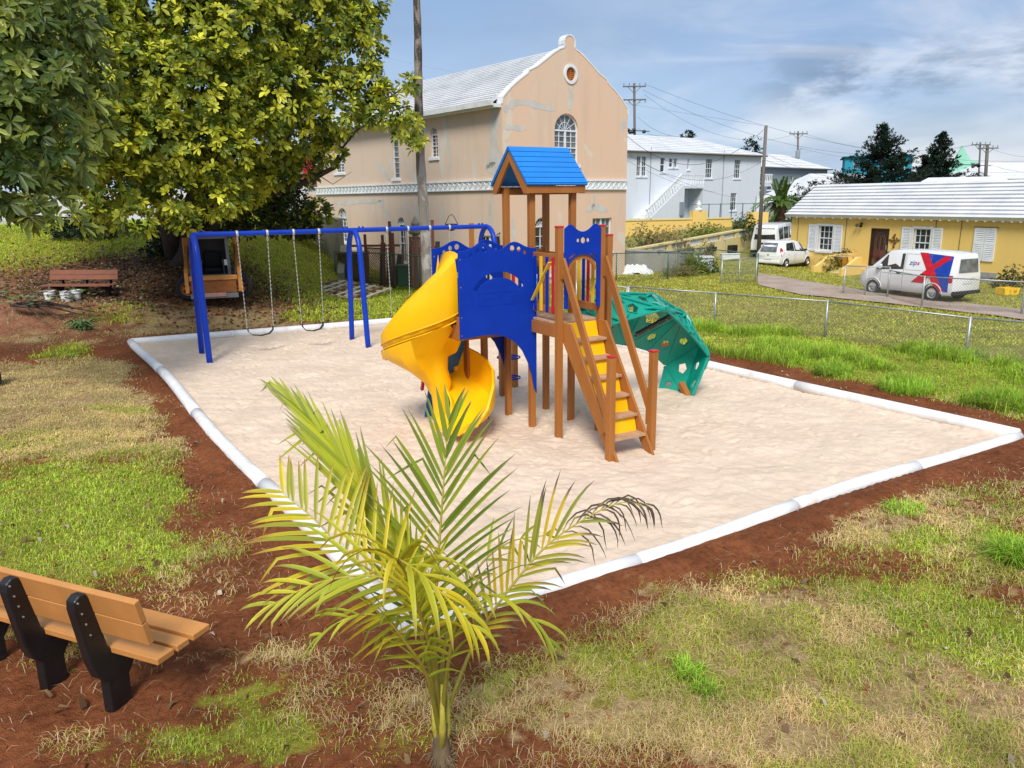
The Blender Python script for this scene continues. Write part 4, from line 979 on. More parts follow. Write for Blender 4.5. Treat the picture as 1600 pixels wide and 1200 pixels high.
    stepped_roof(t, M['roofwhite'], u*(W/2)+f1+Vector((0, 0, rz)), u*(W/2)+f0+Vector((0, 0, rz)), -u*.5+f1+Vector((0, 0, EZ+.12)), -u*.5+f0+Vector((0, 0, EZ+.12)), 20, lip=.05)
    stepped_roof(t, M['roofwhite'], u*(W/2)+f0+Vector((0, 0, rz)), u*(W/2)+f1+Vector((0, 0, rz)), u*(W+.4)+f0+Vector((0, 0, EZ+.12)), u*(W+.4)+f1+Vector((0, 0, EZ+.12)), 8, lip=.05)
    # far walls close the volume
    MB(frame_M(u*W, lv, -u)).b(.302, D, 0, .3, 0, EZ).build('side_wall', M['pink'], t); MB(frame_M(lv*D, u, lv)).plate([(.302, 0), (W-.302, 0), (W-.302, EZ), (W/2, EZ+2.3), (.302, EZ)], [], -.3, 0).build('rear_wall', M['pink'], t)
    lamp = MB(Ms); lamp.b(sx(779), sx(783), -.30, -.1, 2.0, 2.35); lamp.beam((sx(781), 0, 2.5), (sx(781), -.2, 2.4), .03, .03); lamp.build('wall_lantern', M['blackmetal'], t)
    lw_ = MB(Ms).add([(-2.2, 0, 0), (-.02, 0, 0), (-.02, 0, 4.35), (-2.2, 0, 4.35), (-2.2, .3, 0), (-.02, .3, 0), (-.02, .3, 4.35), (-2.2, .3, 4.35)], [(0, 1, 2, 3), (7, 6, 5, 4), (0, 4, 5, 1), (2, 6, 7, 3), (0, 3, 7, 4), (1, 5, 6, 2)]).build('annex_wall', M['pink'], t)
    return t
peach_building()

# ---- yellow cottage
def yellow_cottage():
    Rr = Vector((22.9, 33.5, 0)); d = Vector((-.4415, .897, 0)); cor = Vector((16.62, 46.25, 0))
    L = (Vector((26.5, 26.2, 0))-cor).length; ux = -d; inn = Vector((.897, .4415, 0)); gz = -.05; EZ = 2.93
    t = thing('yellow_cottage', 'single storey yellow cottage with white stepped roof, pale shutters and dark carved door', 'house', (cor.x, cor.y, gz))
    Mw = frame_M((0, 0, 0), ux, inn)
    def sx(px):
        px = px+(px-857)*58/5270; k = (px-797)/1234.0; return (k*cor.y-cor.x)/(ux.x-k*ux.y)
    w1 = (sx(1279.5), 1.02, sx(1301.5)-sx(1279.5), 1.38); w2 = (sx(1428.5), 1.02, sx(1455)-sx(1428.5), 1.38); dr = (sx(1361), .35, sx(1390)-sx(1361), 2.0)
    vt = (sx(1531), .12, sx(1550)-sx(1531), .55)
    MB(Mw).plate([(0, -.3), (L, -.3), (L, EZ), (0, EZ)], [opening(*q) for q in (w1, w2, dr)], 0, .3).build('front_wall', M['yellowwall'], t)
    Ml = frame_M(inn*4.0, -inn, ux); MB(Ml).plate([(0, -.3), (3.998, -.3), (3.998, EZ), (2.0, EZ+1.62), (0, EZ)], [], 0, .3).build('gable_wall', M['yellowwall'], t)
    MB(frame_M(inn*4, ux, inn)).b(.302, L, -.3, 0, -.3, EZ).build('rear_wall', M['yellowwall'], t)
    for w in (w1, w2):
        o = window(t, Mw, *w, 3, 4, False, 'glassdark', depth=.10, fr=.07)
        surr = MB(Mw); f = .11; x, z, ww, h = w
        surr.b(x-f, x, -.03, .05, z-.02, z+h+f); surr.b(x+ww, x+ww+f, -.03, .05, z-.02, z+h+f); surr.b(x, x+ww, -.03, .05, z+h, z+h+f); surr.build('surround', M['whitepaint'], o)
        cw = MB(Mw); cw.b(x+.08, x+ww-.08, .125, .135, z+h*.52, z+h*.98); cw.build('curtain', M['glassmid'], o)
        sw = ww*.56
        for xa in (x-f-sw-.02, x+ww+f+.02):
            s_ = MB(Mw); s_.b(xa, xa+.07, -.065, -.02, z-.04, z+h+.06); s_.b(xa+sw-.07, xa+sw, -.065, -.02, z-.04, z+h+.06)
            for zz in (z-.04, z+h*.5, z+h-.02): s_.b(xa+.07, xa+sw-.07, -.063, -.02, zz, zz+.08)
            k = 0
            while z+.06+k*.075 < z+h-.04: s_.box((xa+sw/2, -.04, z+.08+k*.075), (sw-.14, .012, .07), Matrix.Rotation(R(-28), 3, 'X')); k += 1
            s_.build('shutter', M['whitepaint'], t)
    x, w = sx(1524), sx(1559)-sx(1524)       # closed shutter pair at the right
    for k in range(2):
        xa = x+k*w/2; s_ = MB(Mw); z, h = 1.02, 1.5
        s_.b(xa+.01, xa+w/2-.01, -.03, -.01, z, z+h)
        for zz in (z, z+h*.5, z+h-.09): s_.b(xa+.01, xa+w/2-.01, -.06, -.03, zz, zz+.09)
        for xx in (xa+.01, xa+w/2-.09): s_.b(xx, xx+.08, -.058, -.03, z, z+h)
        for q in range(16): s_.box((xa+w/4, -.045, z+.13+q*.083), (w/2-.18, .01, .075), Matrix.Rotation(R(-28), 3, 'X'))
        s_.build('shutter', M['whitepaint'], t)
    fr = MB(Mw); fr.b(x-.05, x+w+.05, -.04, -.003, z+h, z+h+.05); fr.build('shutter_head', M['brown'], t)
    # carved door
    x, z, w, h = dr; D_ = MB(Mw).b(x+.06, x+w-.06, .10, .15, z, z+h-.06).build('door', M['darkbrown'], t)
    fm = MB(Mw); fm.b(x, x+.06, .02, .16, z, z+h); fm.b(x+w-.06, x+w, .02, .16, z, z+h); fm.b(x+.06, x+w-.06, .02, .16, z+h-.06, z+h); fm.build('door_frame', M['darkbrown'], D_)
    cv = MB(Mw); cxx = x+w/2; cg = simple('carved_relief', (.13, .085, .07), .4)
    for rx, rz_ in ((.30, .62), (.22, .5)):
        for i in range(24):
            a, b = 2*math.pi*i/24, 2*math.pi*(i+1)/24; cv.beam((cxx+rx*w*math.cos(a), .09, z+h*.58+rz_*math.sin(a)), (cxx+rx*w*math.cos(b), .09, z+h*.58+rz_*math.sin(b)), .025, .03, (0, 1, 0))
    cv.b(x+.16, x+w-.16, .08, .10, z+.12, z+.42); cv.b(cxx-.02, cxx+.02, .08, .1, z+.7, z+1.6); cv.build('carved_panel', cg, D_)
    MB(Mw).b(x+w-.17, x+w-.13, .03, .1, z+.9, z+1.15).build('handle', M['galv'], D_)
    # wall cross ornament, lamp, vent
    ox, oz = sx(1399.5), 1.78; c = MB(Mw)
    for a in (0, 90, 180, 270):
        dx, dz = math.cos(R(a)), math.sin(R(a)); ln = .34 if a == 270 else .26
        c.beam((ox, -.03, oz), (ox+dx*ln, -.03, oz+dz*ln), .03, .07, (0, 1, 0)); c.lathe([(0, -.02), (.06, -.015), (.06, .015), (0, .02)], (ox+dx*ln, -.03, oz+dz*ln), (0, 1, 0), 8)
        c.lathe([(0, -.02), (.05, -.015), (.05, .015), (0, .02)], (ox+dx*.14-dz*.09, -.03, oz+dz*.14+dx*.09), (0, 1, 0), 8)
    c.build('wall_cross', simple('bronze_ornament', (.16, .10, .03), .5), t)
    lx = sx(1346); l = MB(Mw); l.lathe([(.0, .0), (.06, .02), (.08, .16)], (lx-.1, -.16, 2.55), (-.3, -.6, -.7), 10); l.lathe([(.0, .0), (.06, .02), (.08, .16)], (lx+.1, -.16, 2.55), (.3, -.6, -.7), 10); l.b(lx-.05, lx+.05, -.12, 0, 2.5, 2.62); l.build('floodlight', M['blackmetal'], t)
    for px in (1247, 1322, 1462, 1502): x_ = sx(px); MB(Mw).tube([(x_, -.02, 2.85), (x_, -.02, 1.9), (x_, -.02, .1)], .012, 5).build('wall_conduit', M['wirecol'], t)
    # rafters ends
    n = 30; x0, x1 = sx(1249), sx(1640)
    pxs = [1249+14.0*k for k in range(28)]
    for px in pxs: x_ = sx(px); MB(Mw).b(x_-.05, x_+.05, -.28, -.001, EZ-.13, EZ-.03).build('rafter_end', M['whitepaint'], t)
    MB(Mw).b(-.25, L, -.30, -.005, EZ-.028, EZ+.0).build('soffit', M['darkbrown'], t)
    e0 = ux*-.25-inn*.34+Vector((0, 0, EZ+.02)); e1 = ux*L-inn*.34+Vector((0, 0, EZ+.02)); r0 = ux*-.05+inn*1.95+Vector((0, 0, EZ+1.74)); r1 = ux*L+inn*1.95+Vector((0, 0, EZ+1.74))
    stepped_roof(t, M['roofwhite'], r0, r1, e0, e1, 10, lip=.075)
    b0 = ux*-.25+inn*4.3+Vector((0, 0, EZ+.02)); b1 = ux*L+inn*4.3+Vector((0, 0, EZ+.02)); stepped_roof(t, M['roofwhite'], r0, r1, b0, b1, 8, lip=.06)
    # low vent of grey block
    vx = sx(1531); b = MB(Mw)
    for i in range(3):
        for j in range(2): b.b(vx+.36*i, vx+.36*i+.34, -.06, -.004, .02+.26*j, .26+.26*j)
    b.build('block_panel', M['brick'], t)
    # entrance landing with parapets and steps
    lx0, lx1 = sx(1330), sx(1412)
    L_ = MB(Mw).b(lx0, lx1, -1.5, -.003, -.3, .30).build('landing', M['yellowwall'], t)
    for xa in (lx0, lx1-.22): MB(Mw).plate([(-1.5, .30), (-.003, .30), (-.003, .95), (-1.1, .95), (-1.5, .62)], [], xa, xa+.22, 'yz').build('parapet', M['yellowwall'], t)
    for xa in (lx0+.1, lx0+1.9): MB(Mw).plate([(-2.9, -.2), (-1.503, -.2), (-1.503, .95), (-1.75, .95), (-2.65, .42), (-2.9, .42)], [], xa, xa+.2, 'yz').build('parapet', M['yellowwall'], t)
    for k in range(3): MB(Mw).b(lx0+.303, lx0+1.897, -2.4+.3*k, -1.504, -.2+.0, .0+.1*k).build('step', M['palewall'], t)
    MB(Mw).b(lx0+2.3, lx1-.3, -1.53, -1.503, -.1, .28).build('dark_vent', M['blackmetal'], t)
    return t, Mw, sx, cor
cottage, Mcot, csx, ccor = yellow_cottage()
# porch chairs and a bicycle-like plant stand on the landing
def porch_chair(x, y, label, ang):
    P = Vector((ccor.x, ccor.y, -.05))+(Mcot @ Vector((x, y, .30))); t = thing('porch_chair', label, 'chair', P, ang, 'dark chairs on the porch landing')
    dk = simple('dark_red_seat', (.09, .025, .02), .5)
    MB().b(-.25, .25, -.23, .23, .42, .46).build('seat', dk, t, bevel=.01); MB().beam((0, .24, .45), (0, .36, 1.0), .5, .03, (0, 1, 0)).build('backrest', dk, t, bevel=.01)
    for a in (-.22, .22):
        for b in (-.2, .2): MB().cyl((a, b, 0), (a, b, .42), .018, n=6).build('leg', M['blackmetal'], t)
porch_chair(csx(1398), -.75, 'dark red chair on the cottage landing, the one nearer the carved door', R(26)); porch_chair(csx(1408), -.75, 'dark red chair on the cottage landing, the one nearer the delivery van', R(30))
def plant_stand():
    P = Vector((ccor.x, ccor.y, -.05))+(Mcot @ Vector((csx(1342), -.9, .30))); t = thing('plant_stand', 'low black wire stand with a dark bonsai-like plant on the cottage landing', 'plant stand', P, .4)
    MB().b(-.5, .5, -.25, .25, .55, .6).build('stand_top', M['palewood'], t)
    for a in (-.4, .4):
        for b in (-.2, .2): MB().tube([(a, b, .55), (a*1.15, b*1.1, .3), (a*.9, b, .0)], .015, 6).build('leg', M['blackmetal'], t)
    V = MB(); 
    for k in range(60):
        p = Vector((random.gauss(0, .22), random.gauss(0, .1), .72+abs(random.gauss(0, .1)))); V.beam(p, p+Vector((random.uniform(-.12, .12), random.uniform(-.1, .1), random.uniform(-.02, .1))), .05, .012)
    V.build('plant', simple('dark_plant', (.05, .035, .025), .8), t)
plant_stand()

# ---- white two-storey house
def box_house(name, label, cat, A, B_, z0, H, depth, wallm, roofm, wins, rise=1.4, hip=.0, over=.35, courses=7, win_kw=None):
    """front wall from A to B_ (ground plan), windows as (px0, px1, z0, z1, cols, rows)"""
    A, B_ = Vector((A[0], A[1], 0)), Vector((B_[0], B_[1], 0)); ux = (B_-A).normalized(); L = (B_-A).length; inn = Vector((-ux.y, ux.x, 0))
    t = thing(name, label, cat, (A.x, A.y, z0)); Mw = frame_M((0, 0, 0), ux, inn)
    def sx(px): k = (px-797)/1234.0; return (k*A.y-A.x)/(ux.x-k*ux.y)
    ww = [(sx(a), b0, sx(b)-sx(a), b1-b0) for a, b, b0, b1, c, r in wins]
    MB(Mw).plate([(0, -.6), (L, -.6), (L, H), (0, H)], [opening(*w) for w in ww], 0, .25).build('front_wall', wallm, t)
    for w, q in zip(ww, wins): window(t, Mw, *w, q[4], q[5], False, 'glassdark', depth=.1, fr=.06, **(win_kw or {}))
    MB(frame_M(inn*depth, -inn, ux)).b(0, depth-.002, 0, .25, -.6, H).build('side_wall', wallm, t); MB(frame_M(ux*L, inn, -ux)).b(.252, depth, 0, .25, -.6, H).build('side_wall', wallm, t)
    Z = Vector((0, 0, 1)); r0 = ux*(hip-over if hip == 0 else hip)+inn*depth/2+Z*(H+rise); r1 = ux*(L-hip+(over if hip == 0 else 0))+inn*depth/2+Z*(H+rise)
    e0, e1 = -ux*over-inn*over+Z*(H+.02), ux*(L+over)-inn*over+Z*(H+.02); b0, b1 = -ux*over+inn*(depth+over)+Z*(H+.02), ux*(L+over)+inn*(depth+over)+Z*(H+.02)
    stepped_roof(t, roofm, r0, r1, e0, e1, courses, lip=.05); stepped_roof(t, roofm, r0, r1, b0, b1, 3, lip=.05)
    if hip:
        for r, p, q in ((r0, e0, b0), (r1, e1, b1)):
            MB().add([r, p, q, r-Z*.12, p-Z*.12, q-Z*.12], [(0, 1, 2), (5, 4, 3), (0, 3, 4, 1), (1, 4, 5, 2), (2, 5, 3, 0)]).build('hip_end', roofm, t)
    else:
        for q in (0, L-.25): MB(Mw).plate([(0, H), (depth, H), (depth/2, H+rise*.94)], [], q, q+.25, 'yz').build('gable', wallm, t)
    MB(Mw).b(-over, L+over, -over, -.003, H-.10, H-.02).build('eaves_shadow_board', M['darkbrown'], t)
    return t, Mw, sx, L
def white_house():
    A = (7.6, 63.0); B_ = (23.5, 74.5)
    k = 383/1234.0; 
    wins = [(994, 1000.5, 4.15, 5.75, 2, 4), (1002, 1009, 4.15, 5.75, 2, 4), (1030.5, 1037.5, 4.5, 5.7, 1, 2), (1044, 1050, 4.9, 5.65, 1, 2), (1051, 1057, 4.9, 5.65, 2, 4), (1072.5, 1075.5, 4.75, 5.65, 1, 2),
            (1101, 1111.5, 4.05, 5.7, 3, 4), (1145.5, 1155, 4.05, 5.7, 3, 4), (1089, 1099, .75, 2.3, 3, 4), (1142, 1151.5, .75, 2.3, 3, 4), (1046.5, 1052, 1.3, 2.1, 2, 3)]
    t, Mw, sx, L = box_house('white_house', 'long white two storey house with outside stair, behind the peach building', 'house', A, B_, 2.0, 5.65, 9.5, M['housewhite'], M['roofwhite'], [(a_, b_, c_-.45, d_-.45, e_, f_) if c_ > 3 else (a_, b_, c_, d_, e_, f_) for a_, b_, c_, d_, e_, f_ in wins], 1.75, 4.5, .4, 9)
    # outside stair, landing with balusters
    ya = -1.6; xl0, xl1 = sx(1044), sx(1079); zl = 2.9
    MB(Mw).b(xl0, xl1, ya, -.003, zl-.2, zl).build('landing', M['housewhite'], t)
    MB(Mw).b(xl0+.02, xl0+.25, ya, -.003, -.6, zl-.203).build('landing_wall', M['housewhite'], t); MB(Mw).b(xl1-.25, xl1, ya, -.003, -.6, zl-.203).build('landing_wall', M['housewhite'], t)
    xs = sx(990); MB(Mw).plate([(xs, -.6), (xl0-.003, -.6), (xl0-.003, zl), (xs, .1)], [], ya, ya+.25).build('stair_wall', M['housewhite'], t)
    for k in range(11):
        f = k/11; x = xs+(xl0-xs)*f; MB(Mw).b(x, x+(xl0-xs)/11-.004, ya+.252, -.004, .1+(zl-.1)*f-.15, .1+(zl-.1)*(f+1/11)).build('step', M['whitepaint'], t)
    r = MB(Mw); r.beam((xs, ya+.1, 1.0), (xl0, ya+.1, zl+.95), .16, .14, (0, 0, 1)); r.b(xl0, xl1, ya+.03, ya+.19, zl+.86, zl+1.0); rl = r.build('handrail', M['whitepaint'], t)
    nb = 15
    for k in range(nb):
        f = (k+.5)/nb; x = xs+(xl0-xs)*f; z = .1+(zl-.1)*f
        MB(Mw).lathe([(.05, 0), (.085, .2), (.04, .5), (.07, .85)], (x, ya+.1, z), (0, 0, 1), 6).build('baluster', M['whitepaint'], rl)
    for k in range(9): x = xl0+(xl1-xl0)*(k+.5)/9; MB(Mw).lathe([(.05, 0), (.085, .2), (.04, .5), (.07, .86)], (x, ya+.1, zl), (0, 0, 1), 6).build('baluster', M['whitepaint'], rl)
    for px in (1015, 1128): MB(Mw).tube([(sx(px), -.05, 6.0), (sx(px), -.05, 0)], .03, 5).build('wall_conduit', M['greywall'], t)
    MB(Mw).b(sx(1040), sx(1046), ya-.16, ya-.003, .5, 1.6).build('meter_box', M['greywall'], t)
    # right verandah
    MB(Mw).b(L+.05, L+1.6, -.2, 3, 2.9, 3.05).build('balcony_floor', M['housewhite'], t); b = MB(Mw).b(L+.05, L+1.6, -.2, -.08, 3.9, 4.02).build('balcony_rail', M['whitepaint'], t)
    for k in range(6): MB(Mw).lathe([(.05, 0), (.08, .2), (.04, .5), (.06, .85)], (L+.2+.25*k, -.14, 3.05), (0, 0, 1), 6).build('baluster', M['whitepaint'], b)
white_house()

def px_pts(pxa, ya, pxb, yb): return ((pxa-797)/1234*ya, ya), ((pxb-797)/1234*yb, yb)
# grey house with white roofs
a, b = px_pts(1176, 92, 1290, 104)
box_house('grey_house', 'low blue-grey house with white hip roof, between the white house and the conifers', 'house', a, b, 1.8, 5.5, 8, M['greywall'], M['roofwhite'], [(1186, 1192, 2.9, 4.8, 1, 2), (1198, 1206, 2.9, 4.8, 1, 2), (1232, 1238, 3.4, 4.6, 2, 3), (1250, 1262, 3.0, 4.7, 3, 2), (1268, 1284, 2.8, 4.7, 3, 2)], 1.9, 4.5, .5, 5)
a, b = px_pts(1288, 82, 1420, 88)
box_house('roofed_house', 'white roofed low house directly behind the left half of the yellow cottage roof', 'house', a, b, 1.0, 2.6, 9, M['housewhite'], M['roofwhite'], [], 2.75, 2.6, .5, 6)
a, b = px_pts(1385, 76, 1640, 70)
box_house('roofed_house', 'wide white roofed low house behind the right half of the yellow cottage roof', 'house', a, b, .8, 2.2, 10, M['housewhite'], M['roofwhite'], [], 2.6, 3.5, .5, 6)
a, b = px_pts(1536, 120, 1700, 124)
box_house('roofed_house', 'far white roof at the right edge, beyond the pair of utility poles', 'house', a, b, 1.5, 4.6, 10, M['housewhite'], M['roofwhite'], [], 2.6, 3.5, .5, 5)
a, b = px_pts(1316, 150, 1420, 146)
box_house('turquoise_building', 'turquoise building with flat roofline showing between the two conifers', 'building', a, b, 2, 9.0, 12, M['teal2'], M['teal2'], [(1330, 1336, 6.8, 8.2, 1, 2), (1392, 1398, 6.6, 8.2, 1, 2), (1404, 1409, 6.6, 8.2, 1, 2)], .5, 3, .5, 2)
def mint():
    Y = 130; x = lambda px: (px-797)/1234*Y; t = thing('mint_building', 'pale mint green building with pointed gable, right of the dark conifers', 'building', (x(1476), Y, -.6))
    Mw = frame_M((0, 0, 0), (1, 0, 0), (0, 1, 0)); w = x(1505)-x(1470); H = 9.9
    MB(Mw).plate([(0, 0), (w, 0), (w, H), (w*.55, H+2.3), (w*.15, H-.8), (0, H-1.2)], [opening(w*.72, 6.8, .5, 2.0, True)], 0, .3).build('gable_wall', M['mint'], t)
    MB(Mw).b(w, w+1.0, .6, 6, 0, H-.4).build('side_wall', M['mint'], t); MB(Mw).b(w-.1, w+1.5, .3, 6.3, H-.4, H-.1).build('cornice', M['mint'], t)
    MB(Mw).b(w*.5, w+1.4, -.6, -.003, 3.0, 3.3).build('ledge', M['mint'], t)
    window(t, Mw, w*.72, 6.8, .5, 2.0, 1, 3, True, 'glassdark', frame='mint', sill=False)
    MB(Mw).b(0, w, .302, 6, 0, H-.6).build('body', M['mint'], t)
    return t
mint()
# crimson and white house behind the big tree
def crimson():
    Y = 52; x = lambda px: (px-797)/1234*Y; zz = lambda py, px=460: at(px, py, Y).z
    t = thing('crimson_house', 'white house with crimson gables, shutters and stair, glimpsed under the big tree crown', 'house', (x(425), Y, 2.0)); Mw = frame_M((0, 0, 0), (1, 0, 0), (0, 1, 0)); W = x(520)-x(425)
    MB(Mw).b(0, W, 0, 5, -1.0, zz(222)-2).build('wall', M['housewhite'], t)
    for k in range(2):
        c = W*(.30+.16*k*1.3); MB(Mw).plate([(c-.85, zz(240)-2), (c+.65, zz(240)-2), (c-.05, zz(224)-2)], [], -.2, -.003).build('dormer', M['crimson'], t)
    MB(Mw).b(-.2, W*.52, -1.0, -.21, zz(250)-2, zz(240)-2).build('canopy', M['whitepaint'], t)
    MB(Mw).b(-.2, W*.5, -.95, -.21, zz(254.5)-2, zz(250)-2.003).build('canopy_fascia', M['crimson'], t)
    for a, b, c, d in ((.27, .38, 272, 255), (.62, .74, 286, 252)): MB(Mw).b(W*a, W*b, -.06, -.003, zz(c)-2, zz(d)-2).build('shutter', M['crimson'], t)
    MB(Mw).b(W*.36, W*.52, -.06, -.003, zz(286)-2, zz(276)-2).build('gate', M['crimson'], t)
    window(t, Mw, W*.42, zz(268)-2, .6, .7, 3, 4, False, sill=False, depth=-.02)
    MB(Mw).b(W*.58, W*.80, -.5, -.1, zz(287)-2, zz(232)-2).build('dark_opening', M['crimson'], t)
    return t
crimson()

# ================================================================== WALLS, FENCES
def wall_run(name, label, pts, z0s, z1s, th, mat, cap=None, mats=None, cat='wall', group=None):
    t = thing(name, label, cat, (pts[0][0], pts[0][1], 0), 0, group); o = Vector((pts[0][0], pts[0][1], 0))
    for i in range(len(pts)-1):
        a, b = Vector((*pts[i], 0))-o, Vector((*pts[i+1], 0))-o; d = (b-a).normalized(); n = Vector((-d.y, d.x, 0))*th/2
        vs = [a-n+Vector((0, 0, z0s[i])), b-n+Vector((0, 0, z0s[i+1])), b+n+Vector((0, 0, z0s[i+1])), a+n+Vector((0, 0, z0s[i])), a-n+Vector((0, 0, z1s[i])), b-n+Vector((0, 0, z1s[i+1])), b+n+Vector((0, 0, z1s[i+1])), a+n+Vector((0, 0, z1s[i]))]
        MB().add(vs, [(3, 2, 1, 0), (4, 5, 6, 7), (0, 1, 5, 4), (1, 2, 6, 5), (2, 3, 7, 6), (3, 0, 4, 7)]).build('wall_section', mat, t)
        if cap: MB().beam(a+Vector((0, 0, z1s[i]+.045)), b+Vector((0, 0, z1s[i+1]+.045)), th+.1, .08).build('coping', cap, t)
    return t
def X_(px, Y, z=.3): return at(px, 311-(px-797)*.0115+(4-z)/Y*1234, Y).x
# retaining wall left of the peach building
wall_run('retaining_wall', 'dark stained concrete retaining wall running from the grassy slope to the peach building', [(X_(428, 45), 45), (X_(508, 39.5), 39.5), (X_(537, 38.2), 38.2)], [0, 0, 0], [3.6, 3.25, 3.1], .3, M['concold'], M['conc'])
wall_run('retaining_wall', 'sloping foot of the stained retaining wall dropping beside the lattice fence', [(X_(540, 38), 38), (X_(533, 35.5), 35.5)], [-.2, -.2], [1.9, .8], .3, M['concold'])
# stained concrete wall and yellow ramp wall right of the peach building
wall_run('garden_wall', 'low concrete wall with black stains beside the peach building, behind the green fence', [(X_(962, 40), 40), (X_(1058, 39), 39), (X_(1092, 41), 41)], [-.3, -.3, -.3], [1.35, 1.3, 1.1], .3, M['conc'], M['conc'])
MBp = thing('gate_pier', 'pale square concrete pier at the end of the stained wall', 'pier', (X_(1100, 40), 40, 0)); MB().b(-.45, .35, -.3, .3, -.3, .95).build('pier', M['whitepaint'], MBp, bevel=.03); MB().b(-.52, .42, -.36, .36, .953, 1.03).build('coping', M['offwhite'], MBp)
def ramp_wall():
    P0, P1 = Vector((X_(978, 42.5), 42.5, 0)), Vector((X_(1192, 56), 56, 0)); t = thing('balustrade_wall', 'long pale yellow wall with pierced balustrade top and black planter niches, rising to the right', 'wall', P0)
    u = (P1-P0).normalized(); L = (P1-P0).length; Mw = frame_M((0, 0, 0), u, (-u.y, u.x, 0)); zt = lambda f: 1.18+.75*f
    n = 8
    for k in range(n):
        f0, f1 = k/n, (k+1)/n; x0, x1 = L*f0, L*f1; z0, z1 = zt(f0), zt(f1); MB(Mw).plate([(x0, -.4), (x1, -.4), (x1, z1-.42), (x0, z0-.42)], [], 0, .25).build('wall_section', M['palewall'], t)
        MB(Mw).beam((x0, .125, z0), (x1, .125, z1), .34, .10).build('coping', M['palewall'], t)
        MB(Mw).b(x0, x0+.45, .01, .24, z0-.42, z0-.05).build('pillar', M['palewall'], t)
        r = MB(Mw); m = int((x1-x0-.45)/.2)
        for i in range(m):
            x = x0+.45+.2*(i+.5); zz = z0+(z1-z0)*(x-x0)/(x1-x0)
            r.b(x-.035, x+.035, .06, .19, zz-.43, zz-.04)
        r.beam((x0+.45, .125, z0-.23), (x1, .125, z1-.23), .08, .05); r.build('pierced_block', M['offwhite'], t)
    for px, zc in ((1052, 390), (1074, 377), (1119, 372)):
        f = (X_(px, 48)-P0.x)/(P1.x-P0.x); x = L*f; z = zt(f)-.95
        b = MB(Mw); b.plate([(-.42, 0), (-.42, .22), (.42, .22), (.42, 0), (.3, -.06), (-.3, -.06)], [], -.34, -.01); 
        b2 = MB(Mw @ Matrix.Translation((x, 0, z))).plate([(-.42, .24), (.42, .24), (.32, -.05), (-.32, -.05)], [], -.34, -.01).build('planter_trough', M['blackmetal'], t)
        v = MB(Mw @ Matrix.Translation((x, 0, z)))
        for q in range(26): a = Vector((random.uniform(-.4, .4), -.18, .24)); v.beam(a, a+Vector((random.uniform(-.12, .12), random.uniform(-.1, .1), random.uniform(.1, .35))), .03, .01)
        v.build('seedling', simple('dry_plant', (.16, .15, .06), .8), b2)
    f = (X_(1147, 51)-P0.x)/(P1.x-P0.x); MB(Mw).b(L*f-.4, L*f+.4, -.35, -.01, -.2, .85).build('meter_box', M['blackmetal'], t)
ramp_wall()
def upper_wall():
    P0, P1 = Vector((X_(972, 57), 57, 0)), Vector((X_(1142, 60), 60, 0)); t = thing('terrace_wall', 'upper yellow terrace wall with arched panels in front of the long white house', 'wall', P0)
    u = (P1-P0).normalized(); L = (P1-P0).length; Mw = frame_M((0, 0, 0), u, (-u.y, u.x, 0))
    MB(Mw).b(0, L, 0, .25, -.5, 2.35).build('wall_section', M['yellowwall'], t); MB(Mw).b(-.1, L+.1, -.06, .31, 2.352, 2.47).build('coping', M['palewall'], t)
    pr = MB(Mw).b(L*.62, L*.75, -.12, .37, -.5, 3.0).build('pier', M['yellowwall'], t); MB(Mw).lathe([(.3, 3.0), (.32, 3.1), (.12, 3.2), (.2, 3.45), (.02, 3.75)], (L*.685, .1, 0), (0, 0, 1), 8).build('finial', M['whitepaint'], pr)
    for k in range(10): MB(Mw).lathe([(.07, 1.0), (.11, 1.25), (.05, 1.5), (.09, 1.8)], (L*.46+.26*k, -.08, 0), (0, 0, 1), 6).build('baluster', M['palewall'], t)
    for k in range(9): MB(Mw).cyl((L*.78+k*1.0, .1, 2.47), (L*.78+k*1.0, .1, 3.5), .035, n=6).build('railing_post', M['greenmetal'], t)
    MB(Mw).cyl((L*.6, .1, 3.45), (L*.78+9, .1, 3.45), .025, n=6).build('railing_bar', M['greenmetal'], t)
    P2 = Vector((X_(1165, 56), 56, 0)); MB().b(P2.x-P0.x, P2.x-P0.x+1.5, P2.y-P0.y, P2.y-P0.y+.3, -.5, 2.9).build('wall_section', M['yellowwall'], t)
upper_wall()
def arch_shell():
    Y = 63; t = thing('arched_garden_wall', 'white wall with rounded top right of the white house, behind the palm', 'wall', (X_(1178, Y), Y, 1.5))
    MB().plate([(0, -.5), (2.9, -.5), (2.9, .6)]+[(2.8*math.cos(R(a)), .6+1.9*math.sin(R(a))) for a in range(10, 91, 10)], [], 0, .3).build('wall_section', M['housewhite'], t)
arch_shell()

